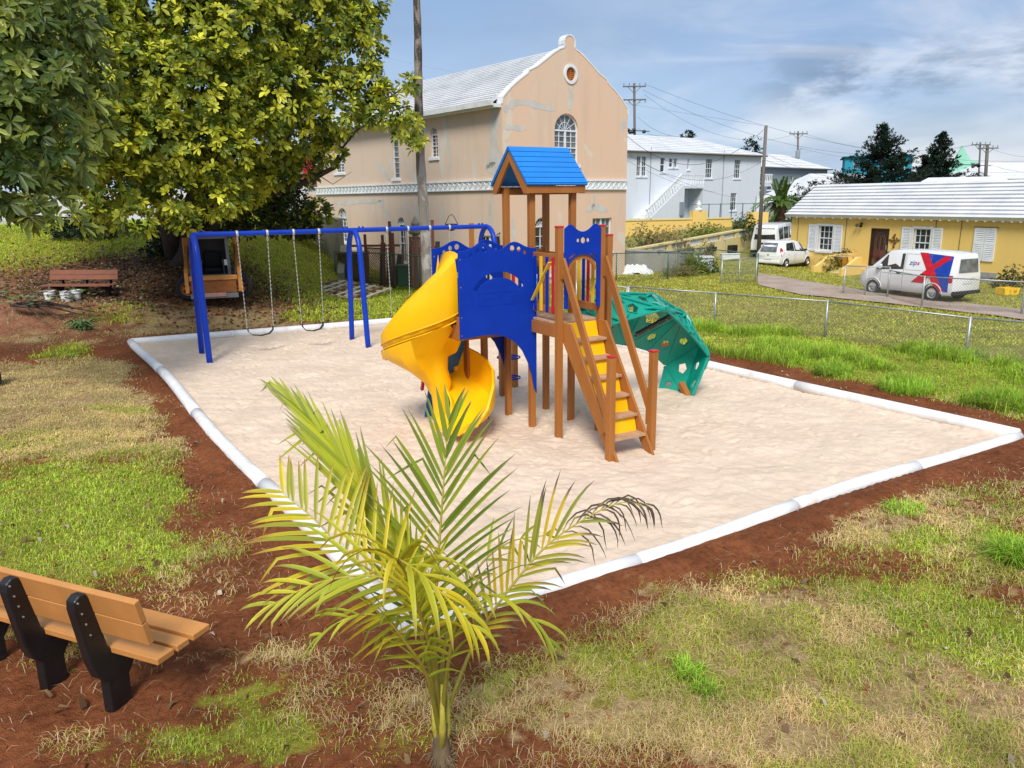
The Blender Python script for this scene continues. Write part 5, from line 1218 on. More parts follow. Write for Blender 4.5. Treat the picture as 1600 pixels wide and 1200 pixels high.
def wire_fence(label, pts, zs, hgt_, post_px=None, postm='galv', meshm='wiremesh', step=3.0, thick=.004, pitch=.075, group=None, gate=False, rail_r=.022, name='chain_link_fence'):
    o = Vector((pts[0][0], pts[0][1], 0)); t = thing(name, label, 'fence' if not gate else 'gate', o, 0, group)
    P = [Vector((p[0]-o.x, p[1]-o.y, z)) for p, z in zip(pts, zs)]; mesh = MB(); Z = Vector((0, 0, 1))
    for i in range(len(P)-1):
        a, b = P[i], P[i+1]; L = Vector((b.x-a.x, b.y-a.y)).length
        MB().cyl(a+Z*hgt_, b+Z*hgt_, rail_r, n=8).build('top_rail', M[postm], t, smooth=True)
        if gate: MB().cyl(a+Z*.06, b+Z*.06, rail_r, n=8).build('bottom_rail', M[postm], t, smooth=True)
        n = max(1, round(L/step))
        for k in range(n+1 if i == len(P)-2 else n):
            q = a.lerp(b, k/n); r = .034 if (k == 0 or k == n) else .026
            MB().cyl(q-Z*.1, q+Z*(hgt_+(.03 if not gate else 0)), r, n=8).build('post', M[postm], t, smooth=True)
        hh = hgt_-.04; m = int((L+hh)/pitch); d = (b-a)/L
        for sgn in (1, -1):
            for k in range(m):
                x0 = k*pitch-hh if sgn > 0 else k*pitch
                p0x, p0z, p1x, p1z = (x0, .02, x0+hh, .02+hh) if sgn > 0 else (x0, .02, x0-hh, .02+hh)
                # clip to the panel
                def cl(x0, z0, x1, z1):
                    tt = [0, 1]
                    if x1 != x0:
                        for lim in (0, L):
                            s_ = (lim-x0)/(x1-x0)
                            if 0 < s_ < 1:
                                if (x0 < lim) == (lim == 0): tt[0] = max(tt[0], s_)
                                else: tt[1] = min(tt[1], s_)
                    return tt
                s0, s1 = cl(p0x, p0z, p1x, p1z); xa, xb = p0x+(p1x-p0x)*s0, p0x+(p1x-p0x)*s1
                if xb < -1e-3 or xa < -1e-3 or xa > L+1e-3 or xb > L+1e-3 or s1 <= s0: continue
                za, zb = p0z+(p1z-p0z)*s0, p0z+(p1z-p0z)*s1
                A_, B_ = a+d*xa, a+d*xb; A_ = Vector((A_.x, A_.y, A_.z+za)); B_ = Vector((B_.x, B_.y, B_.z+zb))
                w = Vector((0, 0, thick)); n_ = Vector((-d.y, d.x, 0))*thick
                mesh.add([A_-w, A_+w, A_+n_, B_-w, B_+w, B_+n_], [(0, 1, 4, 3), (1, 2, 5, 4), (2, 0, 3, 5)])
    me = mesh.build('wire_mesh', M[meshm], t); me['kind'] = 'stuff'
    return t
F1 = [(3.95, 25.75), (6.45, 24.15), (8.9, 21.5), (11.2, 18.55), (13.2, 16.4)]
wire_fence('silver chain-link fence nearest the sand, running to the right edge behind the long grass', F1, [hz(*p)-.02 for p in F1], 1.07, step=3.3, thick=.0048, pitch=.09)
wire_fence('short silver chain-link stretch behind the slide stairs, meeting the nearer fence at its corner post', [(2.4, 28.2), (3.9, 25.8)], [.0, .02], 1.05, step=3.3, thick=.0048, pitch=.09)
FG = [(X_(880, 35), 35), (X_(1043, 36), 36.0), (X_(1091, 38.6), 38.6), (X_(1183, 37.4), 37.4)]
wire_fence('green chain-link fence in front of the stained concrete wall', FG, [.28, .28, .28, .05], 1.25, postm='greenmetal', meshm='greenmetal', step=2.6, thick=.006, pitch=.12)
wire_fence('silver wire gate standing open left of the driveway', [(X_(1127, 34.4), 34.4), (X_(1181, 35.2), 35.2)], [.03, .03], 1.25, gate=True, step=.9, thick=.005, pitch=.1, name='wire_gate')
wire_fence('silver wire gate standing open right of the driveway, in front of the delivery van', [(X_(1318, 31.0), 31.0), (X_(1387, 30.2), 30.2)], [.0, .0], 1.25, gate=True, step=.95, thick=.005, pitch=.1, name='wire_gate')
F3 = [(X_(1387, 30.1), 30.1), (X_(1441, 27.6), 27.6), (X_(1597, 25.4), 25.4), (X_(1690, 24.2), 24.2)]
wire_fence('far chain-link fence right of the gate, running past the delivery van', F3, [hz(*p) for p in F3], 1.1, step=4.2, thick=.004, pitch=.1)
# dark fence, lattice screens and clutter left of the peach building
wire_fence('dark green wire fence in front of the lattice screens', [(X_(525, 36.5), 36.5), (X_(614, 34.5), 34.5), (X_(700, 32), 32)], [.25, .25, .2], 1.45, postm='greenmetal', meshm='greenmetal', step=2.2, thick=.005, pitch=.11)
def lattice(label, px0, px1, Y0, Y1, z0, z1):
    A, B_ = Vector((X_(px0, Y0), Y0, 0)), Vector((X_(px1, Y1), Y1, 0)); u = (B_-A).normalized(); L = (B_-A).length; t = thing('lattice_screen', label, 'screen', A, 0, None); Mw = frame_M((0, 0, 0), u, (-u.y, u.x, 0)); H = z1-z0
    f = MB(Mw); f.b(0, L, -.03, .03, z0, z0+.06); f.b(0, L, -.03, .03, z1-.06, z1); f.b(0, .06, -.03, .03, z0+.06, z1-.06); f.b(L-.06, L, -.03, .03, z0+.06, z1-.06); f.build('frame', M['lattice'], t)
    for sg in (1, -1):
        m = MB(Mw); k = 0
        x = -H
        while x < L+H:
            x0, x1 = (x, x+H) if sg > 0 else (x+H, x); a, b = 0.0, 1.0
            for lim in (0.03, L-.03):
                s_ = (lim-x0)/(x1-x0)
                if lim < 1: 
                    if x0 < lim: a = max(a, s_)
                    if x1 < lim: b = min(b, s_)
                else:
                    if x1 > lim: b = min(b, s_)
                    if x0 > lim: a = max(a, s_)
            if b-a > .02: m.beam((x0+(x1-x0)*a, .012*sg, z0+H*a), (x0+(x1-x0)*b, .012*sg, z0+H*b), .012, .035, (0, 1, 0))
            x += .13
        m.build('lattice_slats', M['lattice'], t)['kind'] = 'stuff'
lattice('reddish wooden lattice screen behind the middle swing arch', 575, 614, 36.2, 35.2, .25, 1.9)
lattice('taller reddish lattice gate right of the wooden posts', 643, 668, 34, 33.2, .25, 2.45)
for i, (px, Y, zt_, lab) in enumerate(((574, 36, 2.5, 'thin brown post at the left end of the lattice screen'), (601, 35.2, 2.5, 'thin brown post with cross rail above the lattice screen'), (613, 34.9, 3.1, 'thin brown post in front of the small arched ground window'), (617, 34.6, 2.6, 'tall brown post beside the dark junk behind the lattice'),
                                     (679, 32.5, 3.2, 'dark slim post right of the mottled tall pole'), (739, 30.5, 3.1, 'brown plank post with a pale stain behind the blue panel'))):
    o = MB().b(-.06 if i < 5 else -.1, .06 if i < 5 else .1, -.05, .05, -.2, zt_).build('garden_post', M['lattice'] if i != 5 else M['brown'], None); o.location = (X_(px, Y), Y, 0); tag(o, lab, 'post')
o = MB().b(-1.25, 1.1, -.03, .03, 1.95, 2.05).build('cross_rail', M['lattice']); o.location = (X_(590, 35.6), 35.6, 0); tag(o, 'brown rail joining the thin posts above the lattice screen', 'rail')
def tank():
    t = thing('round_tank', 'brown rusty round bottomed tank behind the middle swing arch', 'tank', (X_(554, 37), 37, .3)); MB().lathe([(0, -.1), (.55, -.05), (.72, .3), (.74, 1.25), (.80, 1.28), (.80, 1.33), (.70, 1.33), (.68, 1.0), (0, .9)], n=24).build('tank_body', M['planter'], t, smooth=True)
    MB().lathe([(.70, 1.335), (.74, 1.36), (0, 1.38)], n=24).build('lid', M['palewood'], t)
tank()
def junk():
    t = thing('green_bin', 'dark green wheeled bin between the lattice and the tall pole', 'bin', (X_(633, 34.2), 34.2, .22)); g_ = simple('bin_green', (.015, .06, .035), .5)
    MB().add([(-.24, -.28, .08), (.24, -.28, .08), (.24, .28, .08), (-.24, .28, .08), (-.29, -.34, .95), (.29, -.34, .95), (.29, .34, .95), (-.29, .34, .95)], [(3, 2, 1, 0), (4, 5, 6, 7), (0, 1, 5, 4), (1, 2, 6, 5), (2, 3, 7, 6), (3, 0, 4, 7)]).build('bin_body', g_, t, bevel=.02)
    MB().b(-.31, .31, -.37, .36, .955, 1.02).build('lid', g_, t, bevel=.02)
    for s_ in (-.2, .2): MB().cyl((s_-.03, .28, .09), (s_+.03, .28, .09), .1, n=14).build('wheel', M['rubber'], t)
    t = thing('wood_stack', 'dark jumble of stacked boards leaning behind the green bin', 'boards', (X_(650, 35.2), 35.2, .22)); 
    for k in range(9): MB().beam((-1.6+.32*k, random.uniform(-.1, .3), 0), (-1.5+.33*k+random.uniform(-.2, .2), .5, random.uniform(1.2, 2.3)), random.uniform(.1, .24), .04, (0, 1, 0)).build('board', random.choice([M['lattice'], M['barkdark'], M['darkbrown']]), t)
    t = thing('wall_basket', 'black hanging basket on the side wall above the swing beam', 'basket', (X_(708, 31.6), 31.8, 3.05)); MB().lathe([(.05, -.28), (.2, -.2), (.27, 0), (.25, 0), (.17, -.18), (0, -.25)], n=14).build('bowl', M['barkdark'], t)
    MB().tube([(-.25, 0, 0), (-.1, 0, .3), (0, .1, .38), (.1, 0, .3), (.25, 0, 0)], .015, 6).build('hoop', M['blackmetal'], t)
    t = thing('stone_finial', 'dark stone ornament standing behind the lattice gate', 'ornament', (X_(652, 34.5), 34.6, 0)); MB().lathe([(.14, 0), (.14, 2.5), (.32, 2.6), (.34, 2.7), (.14, 2.85), (.2, 3.0), (.1, 3.15), (.03, 3.3)], n=10).build('ornament', M['concold'], t)
junk()
def ground_lattice():
    Y = 32.5; c = Vector((X_(545, Y), Y)); z = hz(c.x, c.y)
    t = thing('wooden_grid', 'bleached wooden grid panel lying on the grass slope behind the middle arch', 'wooden panel', (c.x, c.y, z+.22), R(-28)); t.rotation_euler.x = R(7); t.rotation_euler.y = R(5)
    for k in range(5): MB().b(-1.5, 1.5, -1.0+k*.48, -.92+k*.48, 0, .05).build('slat', M['palewood'], t)
    for k in range(8): MB().b(-1.5+.41*k, -1.38+.41*k, -1.02, 1.02, .052, .09).build('slat', M['palewood'] if k % 3 else M['lattice'], t)
ground_lattice()

# ================================================================== VEHICLES
def loft_car(st, n_round=0):
    """st: stations (x, zlow, zbelt, ztop, hw_low, hw_top); returns MB of the shell and helpers"""
    rings = []
    for x, zl, zb, zt, hw, ht in st:
        half = [(hw*.90, zl), (hw*.985, zl+.10), (hw, zl+.30), (hw, (zl+zb)/2+.1), (hw-.015, zb-.04), (hw-.03, zb), (ht, zt-.085), (ht-.05, zt-.025), (ht-.17, zt), (0, zt+.015)]
        if zt-zb < .12: half = [(hw*.90, zl), (hw*.985, zl+.10), (hw, min(zl+.30, zt-.16)), (hw, zl+(zt-zl)*.62), (hw-.015, zt-.13), (hw-.03, zt-.10), (hw-.06, zt-.05), (hw-.12, zt-.02), (hw-.25, zt), (0, zt+.015)]
        rings.append([(x, y, z) for y, z in half]+[(x, -y, z) for y, z in reversed(half[:-1])])
    k = len(rings[0]); mb = MB()
    mb.add([p for r in rings for p in r], [(i*k+j, i*k+j+1, (i+1)*k+j+1, (i+1)*k+j) for i in range(len(rings)-1) for j in range(k-1)]+[(i*k+k-1, i*k, (i+1)*k, (i+1)*k+k-1) for i in range(len(rings)-1)]+[tuple(range(k)), tuple(range((len(rings)-1)*k+k-1, (len(rings)-1)*k-1, -1))])
    return mb
def interp(st, x):
    xs = [s[0] for s in st]
    return [float(np.interp(x, xs, [s[i] for s in st])) for i in range(6)]
def side_pt(st, x, f, side, off=.008):      # f: 0 at belt, 1 just under the roof edge
    _, zl, zb, zt, hw, ht = interp(st, x); z = zb+(zt-.085-zb)*f; y = (hw-.03)+(ht-(hw-.03))*f
    return (x, side*(y+off), z)
def body_pt(st, x, z, side, off=.006):
    _, zl, zb, zt, hw, ht = interp(st, x)
    prof = [(zl, hw*.90), (zl+.10, hw*.985), (zl+.30, hw), ((zl+zb)/2+.1, hw), (zb-.04, hw-.015), (zb, hw-.03), (zt-.085, ht), (zt-.025, ht-.05)]
    return (x, side*(float(np.interp(z, [p[0] for p in prof], [p[1] for p in prof]))+off), z)
def glassq(pts, th=(0, 0, 0)): n = len(pts); return MB().add(pts, [tuple(range(n))])
def fan(mb, pts): c = sum((Vector(p) for p in pts), Vector())/len(pts); n = len(pts); mb.add([c]+list(pts), [(0, i+1, (i+1) % n+1) for i in range(n)])
def side_decal(par, st, poly, side, mat, name, off, dx=.06):
    """flat print following the side of the body: poly convex in (x, z)"""
    mb = MB(); xs = sorted({round(v, 4) for v in np.arange(min(p[0] for p in poly), max(p[0] for p in poly)+dx, dx)})
    def clip(poly, axis, lim, keep_gt):
        out = []
        for i in range(len(poly)):
            a, b = poly[i], poly[(i+1) % len(poly)]; ia = (a[axis] >= lim) == keep_gt or a[axis] == lim; ib = (b[axis] >= lim) == keep_gt or b[axis] == lim
            if ia: out.append(a)
            if ia != ib and b[axis] != a[axis]: t_ = (lim-a[axis])/(b[axis]-a[axis]); out.append((a[0]+(b[0]-a[0])*t_, a[1]+(b[1]-a[1])*t_))
        return out
    zs = np.arange(min(p[1] for p in poly)-.01, max(p[1] for p in poly)+.08, .07)
    for z0, z1 in zip(zs[:-1], zs[1:]):
        q = clip(clip(poly, 1, z0, True), 1, z1, False)
        if len(q) < 3: continue
        for xa, xb in zip(xs[:-1], xs[1:]):
            r_ = clip(clip(q, 0, xa, True), 0, xb, False)
            if len(r_) > 2: mb.add([body_pt(st, x, z, side, off) for x, z in r_], [tuple(range(len(r_)))])
    return mb.build(name, mat, par)
def wheel(par, x, y, r, w, side, hub='chrome', steel=False):
    o = MB().lathe([(r*.62, -w/2), (r*.9, -w/2), (r, -w*.36), (r, w*.36), (r*.9, w/2), (r*.62, w/2)], (x, y, r), (0, 1, 0), 28, True).build('wheel', M['rubber'], par, auto=40)
    h = MB().lathe([(0, side*w*.30), (r*.18, side*w*.32), (r*.2, side*w*.22), (r*.45, side*w*.25), (r*.52, side*w*.18), (r*.60, side*w*.44), (r*.64, side*w*.44), (r*.64, -side*w*.3)], (x, y, r), (0, 1, 0), 24).build('rim', M[hub], o, auto=40)
    k = MB()
    for i in range(8 if steel else 5):
        a = 2*math.pi*i/(8 if steel else 5); k.cyl((x+r*.37*math.cos(a), y+side*(w*.22), r+r*.37*math.sin(a)), (x+r*.37*math.cos(a), y+side*(w*.27), r+r*.37*math.sin(a)), r*.075 if steel else r*.12, n=8)
    k.build('rim_hole', M['rubber'], o)
def arch(par, st, x, r, side):
    mb = MB(); z0 = r*.95; o = [body_pt(st, x+1.22*r*math.cos(R(a)), max(.16, z0+1.22*r*math.sin(R(a))), side, .004) for a in range(-20, 201, 10)]
    fan(mb, o); mb.build('wheel_arch', M['rubber'], par)
    rim = MB().tube([(p[0], p[1]+side*.004, p[2]) for p in o[1:-1]], .018, 6).build('arch_lip', M['carwhite'], par, smooth=True)

def delivery_van():
    hd = Vector((-.4415, .897, 0)); c = Vector((16.15, 30.7, 0)); ang = math.atan2(hd.y, hd.x)
    t = thing('delivery_van', 'white delivery van with a big red and blue X on its side', 'van', (c.x, c.y, hz(c.x, c.y)), ang)
    st = [(-2.12, .42, .98, 1.02, .74, .70), (-2.09, .34, 1.06, 1.60, .79, .62), (-2.0, .28, 1.08, 1.80, .81, .64), (-1.7, .26, 1.08, 1.855, .825, .66), (-.8, .26, 1.06, 1.87, .83, .67), (.2, .26, 1.05, 1.865, .83, .67), (.75, .26, 1.04, 1.82, .83, .65), (.95, .26, 1.03, 1.70, .83, .63), (1.55, .27, 1.02, 1.13, .82, .70), (1.85, .30, .92, .98, .80, .68), (2.02, .38, .80, .84, .74, .60), (2.10, .46, .66, .70, .66, .5)]
    MB_ = loft_car(st); MB_.build('body', M['carwhite'], t, auto=38)
    side = 1
    for sd in (1, -1):
        g_ = MB(); g_.add([side_pt(st, .02, .10, sd), side_pt(st, 1.28, .0, sd), side_pt(st, .86, .93, sd), side_pt(st, .05, .93, sd)], [(0, 1, 2, 3)]); g_.build('side_window', M['glassdark'], t)
        MB().add([side_pt(st, -1.30, .12, sd), side_pt(st, -1.30, .92, sd), side_pt(st, -2.02, .92, sd), side_pt(st, -1.96, .12, sd)], [(0, 1, 2, 3)]) if False else None
        pts = [side_pt(st, -1.48, .10, sd, .009), side_pt(st, -1.48, .88, sd, .009), side_pt(st, -1.94, .86, sd, .012), side_pt(st, -1.98, .15, sd, .012)]
        seam = MB()
        for xx in (.0, 1.0, -1.12): seam.tube([body_pt(st, xx, z, sd, .0) for z in (.35, .6, .85, 1.0)]+[side_pt(st, xx, f, sd, 0) for f in (.0, .5, .95)], .007, 5)
        seam.tube([body_pt(st, x_, .93, sd, 0) for x_ in np.linspace(-1.95, .95, 14)], .006, 5); seam.build('door_seam', M['rubber'], t)
        for xx in (.18, -.85): MB().b(xx-.09, xx+.09, sd*.838-.012, sd*.838+.012, .96, .99).build('door_handle', M['blackmetal'], t)
        arch(t, st, 1.32, .32, sd); arch(t, st, -1.31, .32, sd); wheel(t, 1.32, sd*.748, .31, .19, sd, 'chrome', True); wheel(t, -1.31, sd*.748, .31, .19, sd, 'chrome', True)
        MB().add([body_pt(st, -1.93, .75, sd, .012), body_pt(st, -2.07, .75, sd, .012), body_pt(st, -2.07, 1.02, sd, .012), body_pt(st, -1.93, 1.02, sd, .012)], [(0, 1, 2, 3)]).build('tail_light', M['taillight'], t)
        MB().box((1.0, sd*.90, 1.18), (.12, .16, .18)).build('mirror', M['carwhite'], t, bevel=.02)
        MB().add([body_pt(st, 1.82, .74, sd, .012), body_pt(st, 2.04, .66, sd, .012), body_pt(st, 2.0, .80, sd, .012), body_pt(st, 1.80, .90, sd, .012)], [(0, 1, 2, 3)]).build('headlight', M['lampclear'], t)
    # outline of the blanked window with lettering
    fr = MB().tube([side_pt(st, -.06, .08, side, .004), side_pt(st, -.06, .92, side, .004), side_pt(st, -1.08, .92, side, .004), side_pt(st, -1.08, .08, side, .004), side_pt(st, -.06, .08, side, .004)], .006, 5).build('window_outline', M['chrome'], t)
    red = simple('red_vinyl', (.62, .012, .03), .35); blu = simple('blue_vinyl', (.01, .06, .42), .35)
    side_decal(t, st, [(-.92, 1.78), (-1.93, 1.72), (-1.93, .40), (-1.55, .40)], side, blu, 'blue_print', .005)
    side_decal(t, st, [(-.55, 1.80), (-.90, 1.80), (-1.78, .40), (-1.46, .40)], side, red, 'red_cross_print', .009)
    side_decal(t, st, [(-1.62, 1.73), (-1.90, 1.66), (-1.25, 1.16), (-1.10, 1.30)], side, red, 'red_cross_print', .0105)
    side_decal(t, st, [(-1.10, 1.30), (-1.30, 1.12), (-.90, .66), (-.40, .66)], side, red, 'red_cross_print', .0105)
    for body, colr, x in (('zip', blu, -.20), ('x', red, -.50)):
        cu_ = bpy.data.curves.new('lettering', 'FONT'); cu_.body = body; cu_.size = .26; cu_.extrude = .002; cu_.shear = .25
        tmp = bpy.data.objects.new('lettering_curve', cu_); col.objects.link(tmp); me = bpy.data.meshes.new_from_object(tmp); bpy.data.objects.remove(tmp); me.materials.clear()
        o = link_mesh('lettering', me, colr, t)
        p = Vector(side_pt(st, x, .36, 1, .012)); e = (Vector(side_pt(st, x, .9, 1, .012))-p).normalized(); xd = Vector((-1, 0, 0)); n = xd.cross(e); o.matrix_local = Matrix.Translation(p) @ Matrix((xd, e, n)).transposed().to_4x4()
    gl = MB().add([(1.50, -.62, 1.16), (1.50, .62, 1.16), (.98, .56, 1.71), (.98, -.56, 1.71)], [(0, 1, 2, 3)]); gl2 = MB().add([(1.515, -.64, 1.16), (1.515, .64, 1.16), (.975, .57, 1.735), (.975, -.57, 1.735)], [(0, 1, 2, 3)]).build('windscreen', M['glassdark'], t)
    rg = MB().add([(-2.125, -.56, 1.12), (-2.125, .56, 1.12), (-2.075, .50, 1.62), (-2.075, -.50, 1.62)], [(0, 1, 2, 3)]); v = [Vector(p) for p in rg.v]; MB().add([v[0]+Vector((-.012, 0, 0)), v[1]+Vector((-.012, 0, 0)), v[2]+Vector((-.03, 0, 0)), v[3]+Vector((-.03, 0, 0))], [(0, 1, 2, 3)]).build('rear_window', M['glassmid'], t)
    MB().b(-2.17, -2.05, -.78, .78, .30, .44).build('bumper', M['blackmetal'], t, bevel=.03); pl = MB().b(-2.14, -2.122, -.26, .26, .70, .82).build('number_plate', M['offwhite'], t)
    MB().b(-2.15, -2.13, -.42, -.1, .88, .90).build('badge', M['chrome'], t)
    return t
delivery_van()
def hatchback():
    hd = Vector((.76, .65, 0)).normalized(); side0 = Vector((-hd.y, hd.x, 0)); c = Vector((X_(1226, 43, .05), 43, 0))+hd*1.16+side0*.72
    t = thing('hatchback', 'small white hatchback with red tail lights, parked at the left corner of the yellow cottage', 'car', (c.x, c.y, hz(c.x, c.y)), math.atan2(hd.y, hd.x))
    st = [(-1.74, .40, .80, .84, .70, .6), (-1.70, .28, .84, .98, .755, .56), (-1.60, .24, .86, 1.24, .78, .54), (-1.40, .22, .86, 1.44, .79, .55), (-1.0, .20, .86, 1.50, .795, .56), (-.1, .20, .85, 1.51, .80, .57), (.35, .20, .84, 1.45, .80, .56), (.62, .20, .84, 1.30, .80, .55), (1.08, .21, .84, .97, .79, .6), (1.45, .24, .78, .84, .76, .6), (1.66, .30, .66, .70, .68, .5), (1.74, .38, .52, .56, .56, .4)]
    loft_car(st).build('body', M['carwhite'], t, auto=38)
    for sd in (1, -1):
        MB().add([side_pt(st, -.25, .12, sd), side_pt(st, .95, .02, sd), side_pt(st, .42, .90, sd), side_pt(st, -.22, .94, sd)], [(0, 1, 2, 3)]).build('side_window', M['glassdark'], t)
        MB().add([side_pt(st, -1.12, .22, sd), side_pt(st, -.31, .12, sd), side_pt(st, -.28, .94, sd), side_pt(st, -.95, .90, sd)], [(0, 1, 2, 3)]).build('side_window', M['glassdark'], t)
        sm = MB()
        for xx in (-.28, .78): sm.tube([body_pt(st, xx, z, sd, 0) for z in (.3, .5, .7, .84)], .006, 5)
        sm.build('door_seam', M['rubber'], t)
        for xx in (-.15, -.95): MB().b(xx-.06, xx+.06, sd*.80-.012, sd*.80+.01, .76, .785).build('door_handle', M['carwhite'], t)
        arch(t, st, 1.12, .27, sd); arch(t, st, -1.16, .27, sd); wheel(t, 1.12, sd*.732, .27, .16, sd); wheel(t, -1.16, sd*.732, .27, .16, sd)
        MB().add([body_pt(st, -1.30, .84, sd, .010), body_pt(st, -1.64, .66, sd, .014), body_pt(st, -1.70, .80, sd, .014), body_pt(st, -1.60, 1.10, sd, .016), body_pt(st, -1.48, 1.14, sd, .012)], [(0, 1, 2, 3, 4)]).build('tail_light', M['taillight'], t)
        MB().box((.72, sd*.86, .95), (.10, .14, .10)).build('mirror', M['blackmetal'], t, bevel=.02)
    MB().add([(-1.765, -.5, .95), (-1.765, .5, .95), (-1.50, .44, 1.40), (-1.50, -.44, 1.40)], [(0, 1, 2, 3)]).build('rear_window', M['glassmid'], t)
    MB().add([(1.06, -.56, 1.0), (1.06, .56, 1.0), (.58, .5, 1.36), (.58, -.5, 1.36)], [(0, 1, 2, 3)]).build('windscreen', M['glassdark'], t)
    MB().b(-1.775, -1.735, -.22, .22, .50, .60).build('number_plate', M['offwhite'], t); MB().b(-1.79, -1.6, -.70, .70, .28, .46).build('bumper', M['carwhite'], t, bevel=.05)
    MB().b(-1.768, -1.74, -.06, .06, .74, .79).build('badge', M['chrome'], t)
hatchback()
def minibus():
    c = Vector((X_(1204, 51), 52.5)); hd = Vector((.55, .83, 0)).normalized()
    t = thing('minibus', 'white minibus with dark windows, half hidden behind the cottage corner and the hatchback', 'van', (c.x+.7, c.y, .05), math.atan2(hd.y, hd.x))
    st = [(-2.4, .45, 1.1, 1.14, .84, .8), (-2.36, .34, 1.12, 1.85, .88, .72), (-2.2, .3, 1.14, 2.12, .90, .74), (-1.6, .3, 1.14, 2.22, .9, .75), (1.2, .3, 1.14, 2.22, .9, .75), (1.7, .3, 1.12, 2.0, .9, .7), (2.2, .32, 1.0, 1.05, .88, .7), (2.4, .4, .8, .84, .8, .6)]
    loft_car(st).build('body', M['carwhite'], t, auto=38)
    for sd in (1, -1):
        for a, b in ((-2.05, -1.05), (-.9, .2), (.35, 1.4)): MB().add([side_pt(st, a, .08, sd), side_pt(st, b, .08, sd), side_pt(st, b, .85, sd), side_pt(st, a, .85, sd)], [(0, 1, 2, 3)]).build('side_window', M['glassdark'], t)
        arch(t, st, 1.5, .33, sd); arch(t, st, -1.4, .33, sd); wheel(t, 1.5, sd*.812, .33, .2, sd); wheel(t, -1.4, sd*.812, .33, .2, sd)
        MB().add([body_pt(st, -2.34, .8, sd, .01), body_pt(st, -2.2, .8, sd, .01), body_pt(st, -2.2, 1.05, sd, .01), body_pt(st, -2.34, 1.05, sd, .01)], [(0, 1, 2, 3)]).build('tail_light', M['taillight'], t)
    MB().add([(-2.405, -.68, 1.22), (-2.405, .68, 1.22), (-2.345, .60, 1.92), (-2.345, -.60, 1.92)], [(0, 1, 2, 3)]).build('rear_window', M['glassdark'], t); v = t.children[-1]; v.location.x = -.015
    MB().b(-2.43, -2.40, -.32, .32, .92, 1.02).build('handle_strip', M['blackmetal'], t); MB().b(-2.5, -2.36, -.85, .85, .36, .54).build('bumper', M['blackmetal'], t, bevel=.03)
minibus()

def loader():
    Y = 27.2; c = Vector((X_(338, Y, .6), Y)); z = hz(c.x, c.y); t = thing('skid_steer_loader', 'orange skid steer loader with dark cab behind the first blue swing arch', 'loader', (c.x, c.y, z), R(20)); t.scale = (1.08, 1.08, 1.05)
    # faces -Y (towards the camera)
    og, gy = M['orange'], M['cabgrey']
    MB().b(-.50, .50, -.75, 1.2, .28, .62).build('chassis', gy, t, bevel=.03)
    cab = MB()
    for x in (-.50, .50):
        cab.beam((x, -.62, .6), (x*.94, -.45, 2.05), .10, .10, (1, 0, 0)); cab.beam((x*.94, .75, .6), (x*.94, .75, 2.05), .08, .08, (1, 0, 0)); cab.beam((x*.94, -.48, 2.05), (x*.94, .80, 2.05), .08, .08)
    cab.b(-.53, .53, -.60, .85, 2.08, 2.15); cab.b(-.46, .46, -.52, -.44, 1.95, 2.07); cab.b(-.48, .48, -.72, -.62, .56, .82); cb = cab.build('cab', gy, t, bevel=.01)
    MB().b(-.46, .46, .70, .74, .62, 2.0).build('rear_screen', M['blackmetal'], cb)
    for x in (-.465, .465): MB().b(x-.008, x+.008, -.45, .70, .8, 2.0).build('side_mesh', M['blackmetal'], cb)
    s_ = MB(); s_.b(-.27, .27, -.1, .4, .85, .98); s_.b(-.25, .25, .40, .52, .98, 1.5); s_.build('seat', M['rubber'], cb, bevel=.03)
    for x in (-.34, .34): MB().tube([(x, -.2, .7), (x, -.3, 1.1), (x*.9, -.32, 1.25)], .025, 6).build('control_lever', M['cabgrey'], cb); MB().b(x*1.2-.05, x*1.2+.05, -.62, -.5, 1.1, 1.28).build('control_box', M['offwhite'], cb)
    for x in (-.38, .38): MB().cyl((x, -.66, 2.12), (x, -.58, 2.12), .06, n=12).build('headlight', M['lampclear'], cb)
    MB().tube([(-.1, -.62, 2.15), (-.1, -.66, 2.19), (.1, -.66, 2.19), (.1, -.62, 2.15)], .012, 6).build('grab_handle', M['chrome'], cb)
    for sg in (-1, 1):
        x = sg*.78
        a = MB().plate([(1.25, 1.3), (1.1, 1.75), (.9, 1.78), (-.55, 1.12), (-.95, 1.05), (-1.12, .9), (-1.15, .28), (-.95, .22), (-.90, .78), (-.45, .90), (.8, 1.45)], [], x-.055, x+.055, 'yz').build('lift_arm', og, t, bevel=.012)
        MB().cyl((x-sg*.12, -.85, .55), (x-sg*.12, .1, .95), .035, n=8).build('cylinder_rod', M['chrome'], t)
        MB().b(x-.1, x+.1, .75, 1.2, .6, 1.95).build('tower_plate', og, t, bevel=.02)
        for y in (-.42, .52): wheel(t, x, y, .38, .26, sg, 'orange')
    MB().b(-.72, .72, -1.12, -.95, .66, .82).build('cross_bar', og, t, bevel=.03); MB().b(-.66, .66, -1.16, -1.08, .26, .64).build('attachment_plate', simple('rust_orange_plate', (.30, .10, .02), .7, .2), t, bevel=.01)
    MB().b(-.70, .70, -1.24, -.98, .10, .25).build('foot_plate', M['cabgrey'], t, bevel=.01); MB().b(-.34, .34, -1.27, -1.242, .16, .28).build('step_badge', simple('red_white_label', (.45, .25, .2), .6), t)
    MB().tube([(.55, -.75, 1.0), (.66, -1.0, .8), (.6, -1.1, .5)], .02, 6).build('hose', M['rubber'], t)
loader()
c = Vector((X_(128, 26.4, .8), 26.4)); bench((c.x, c.y), R(180-4), 'reddish brown plank bench in the shade under the tree, behind white buckets', M['benchred'], M['blackmetal'], hz(c.x, c.y)-.02)
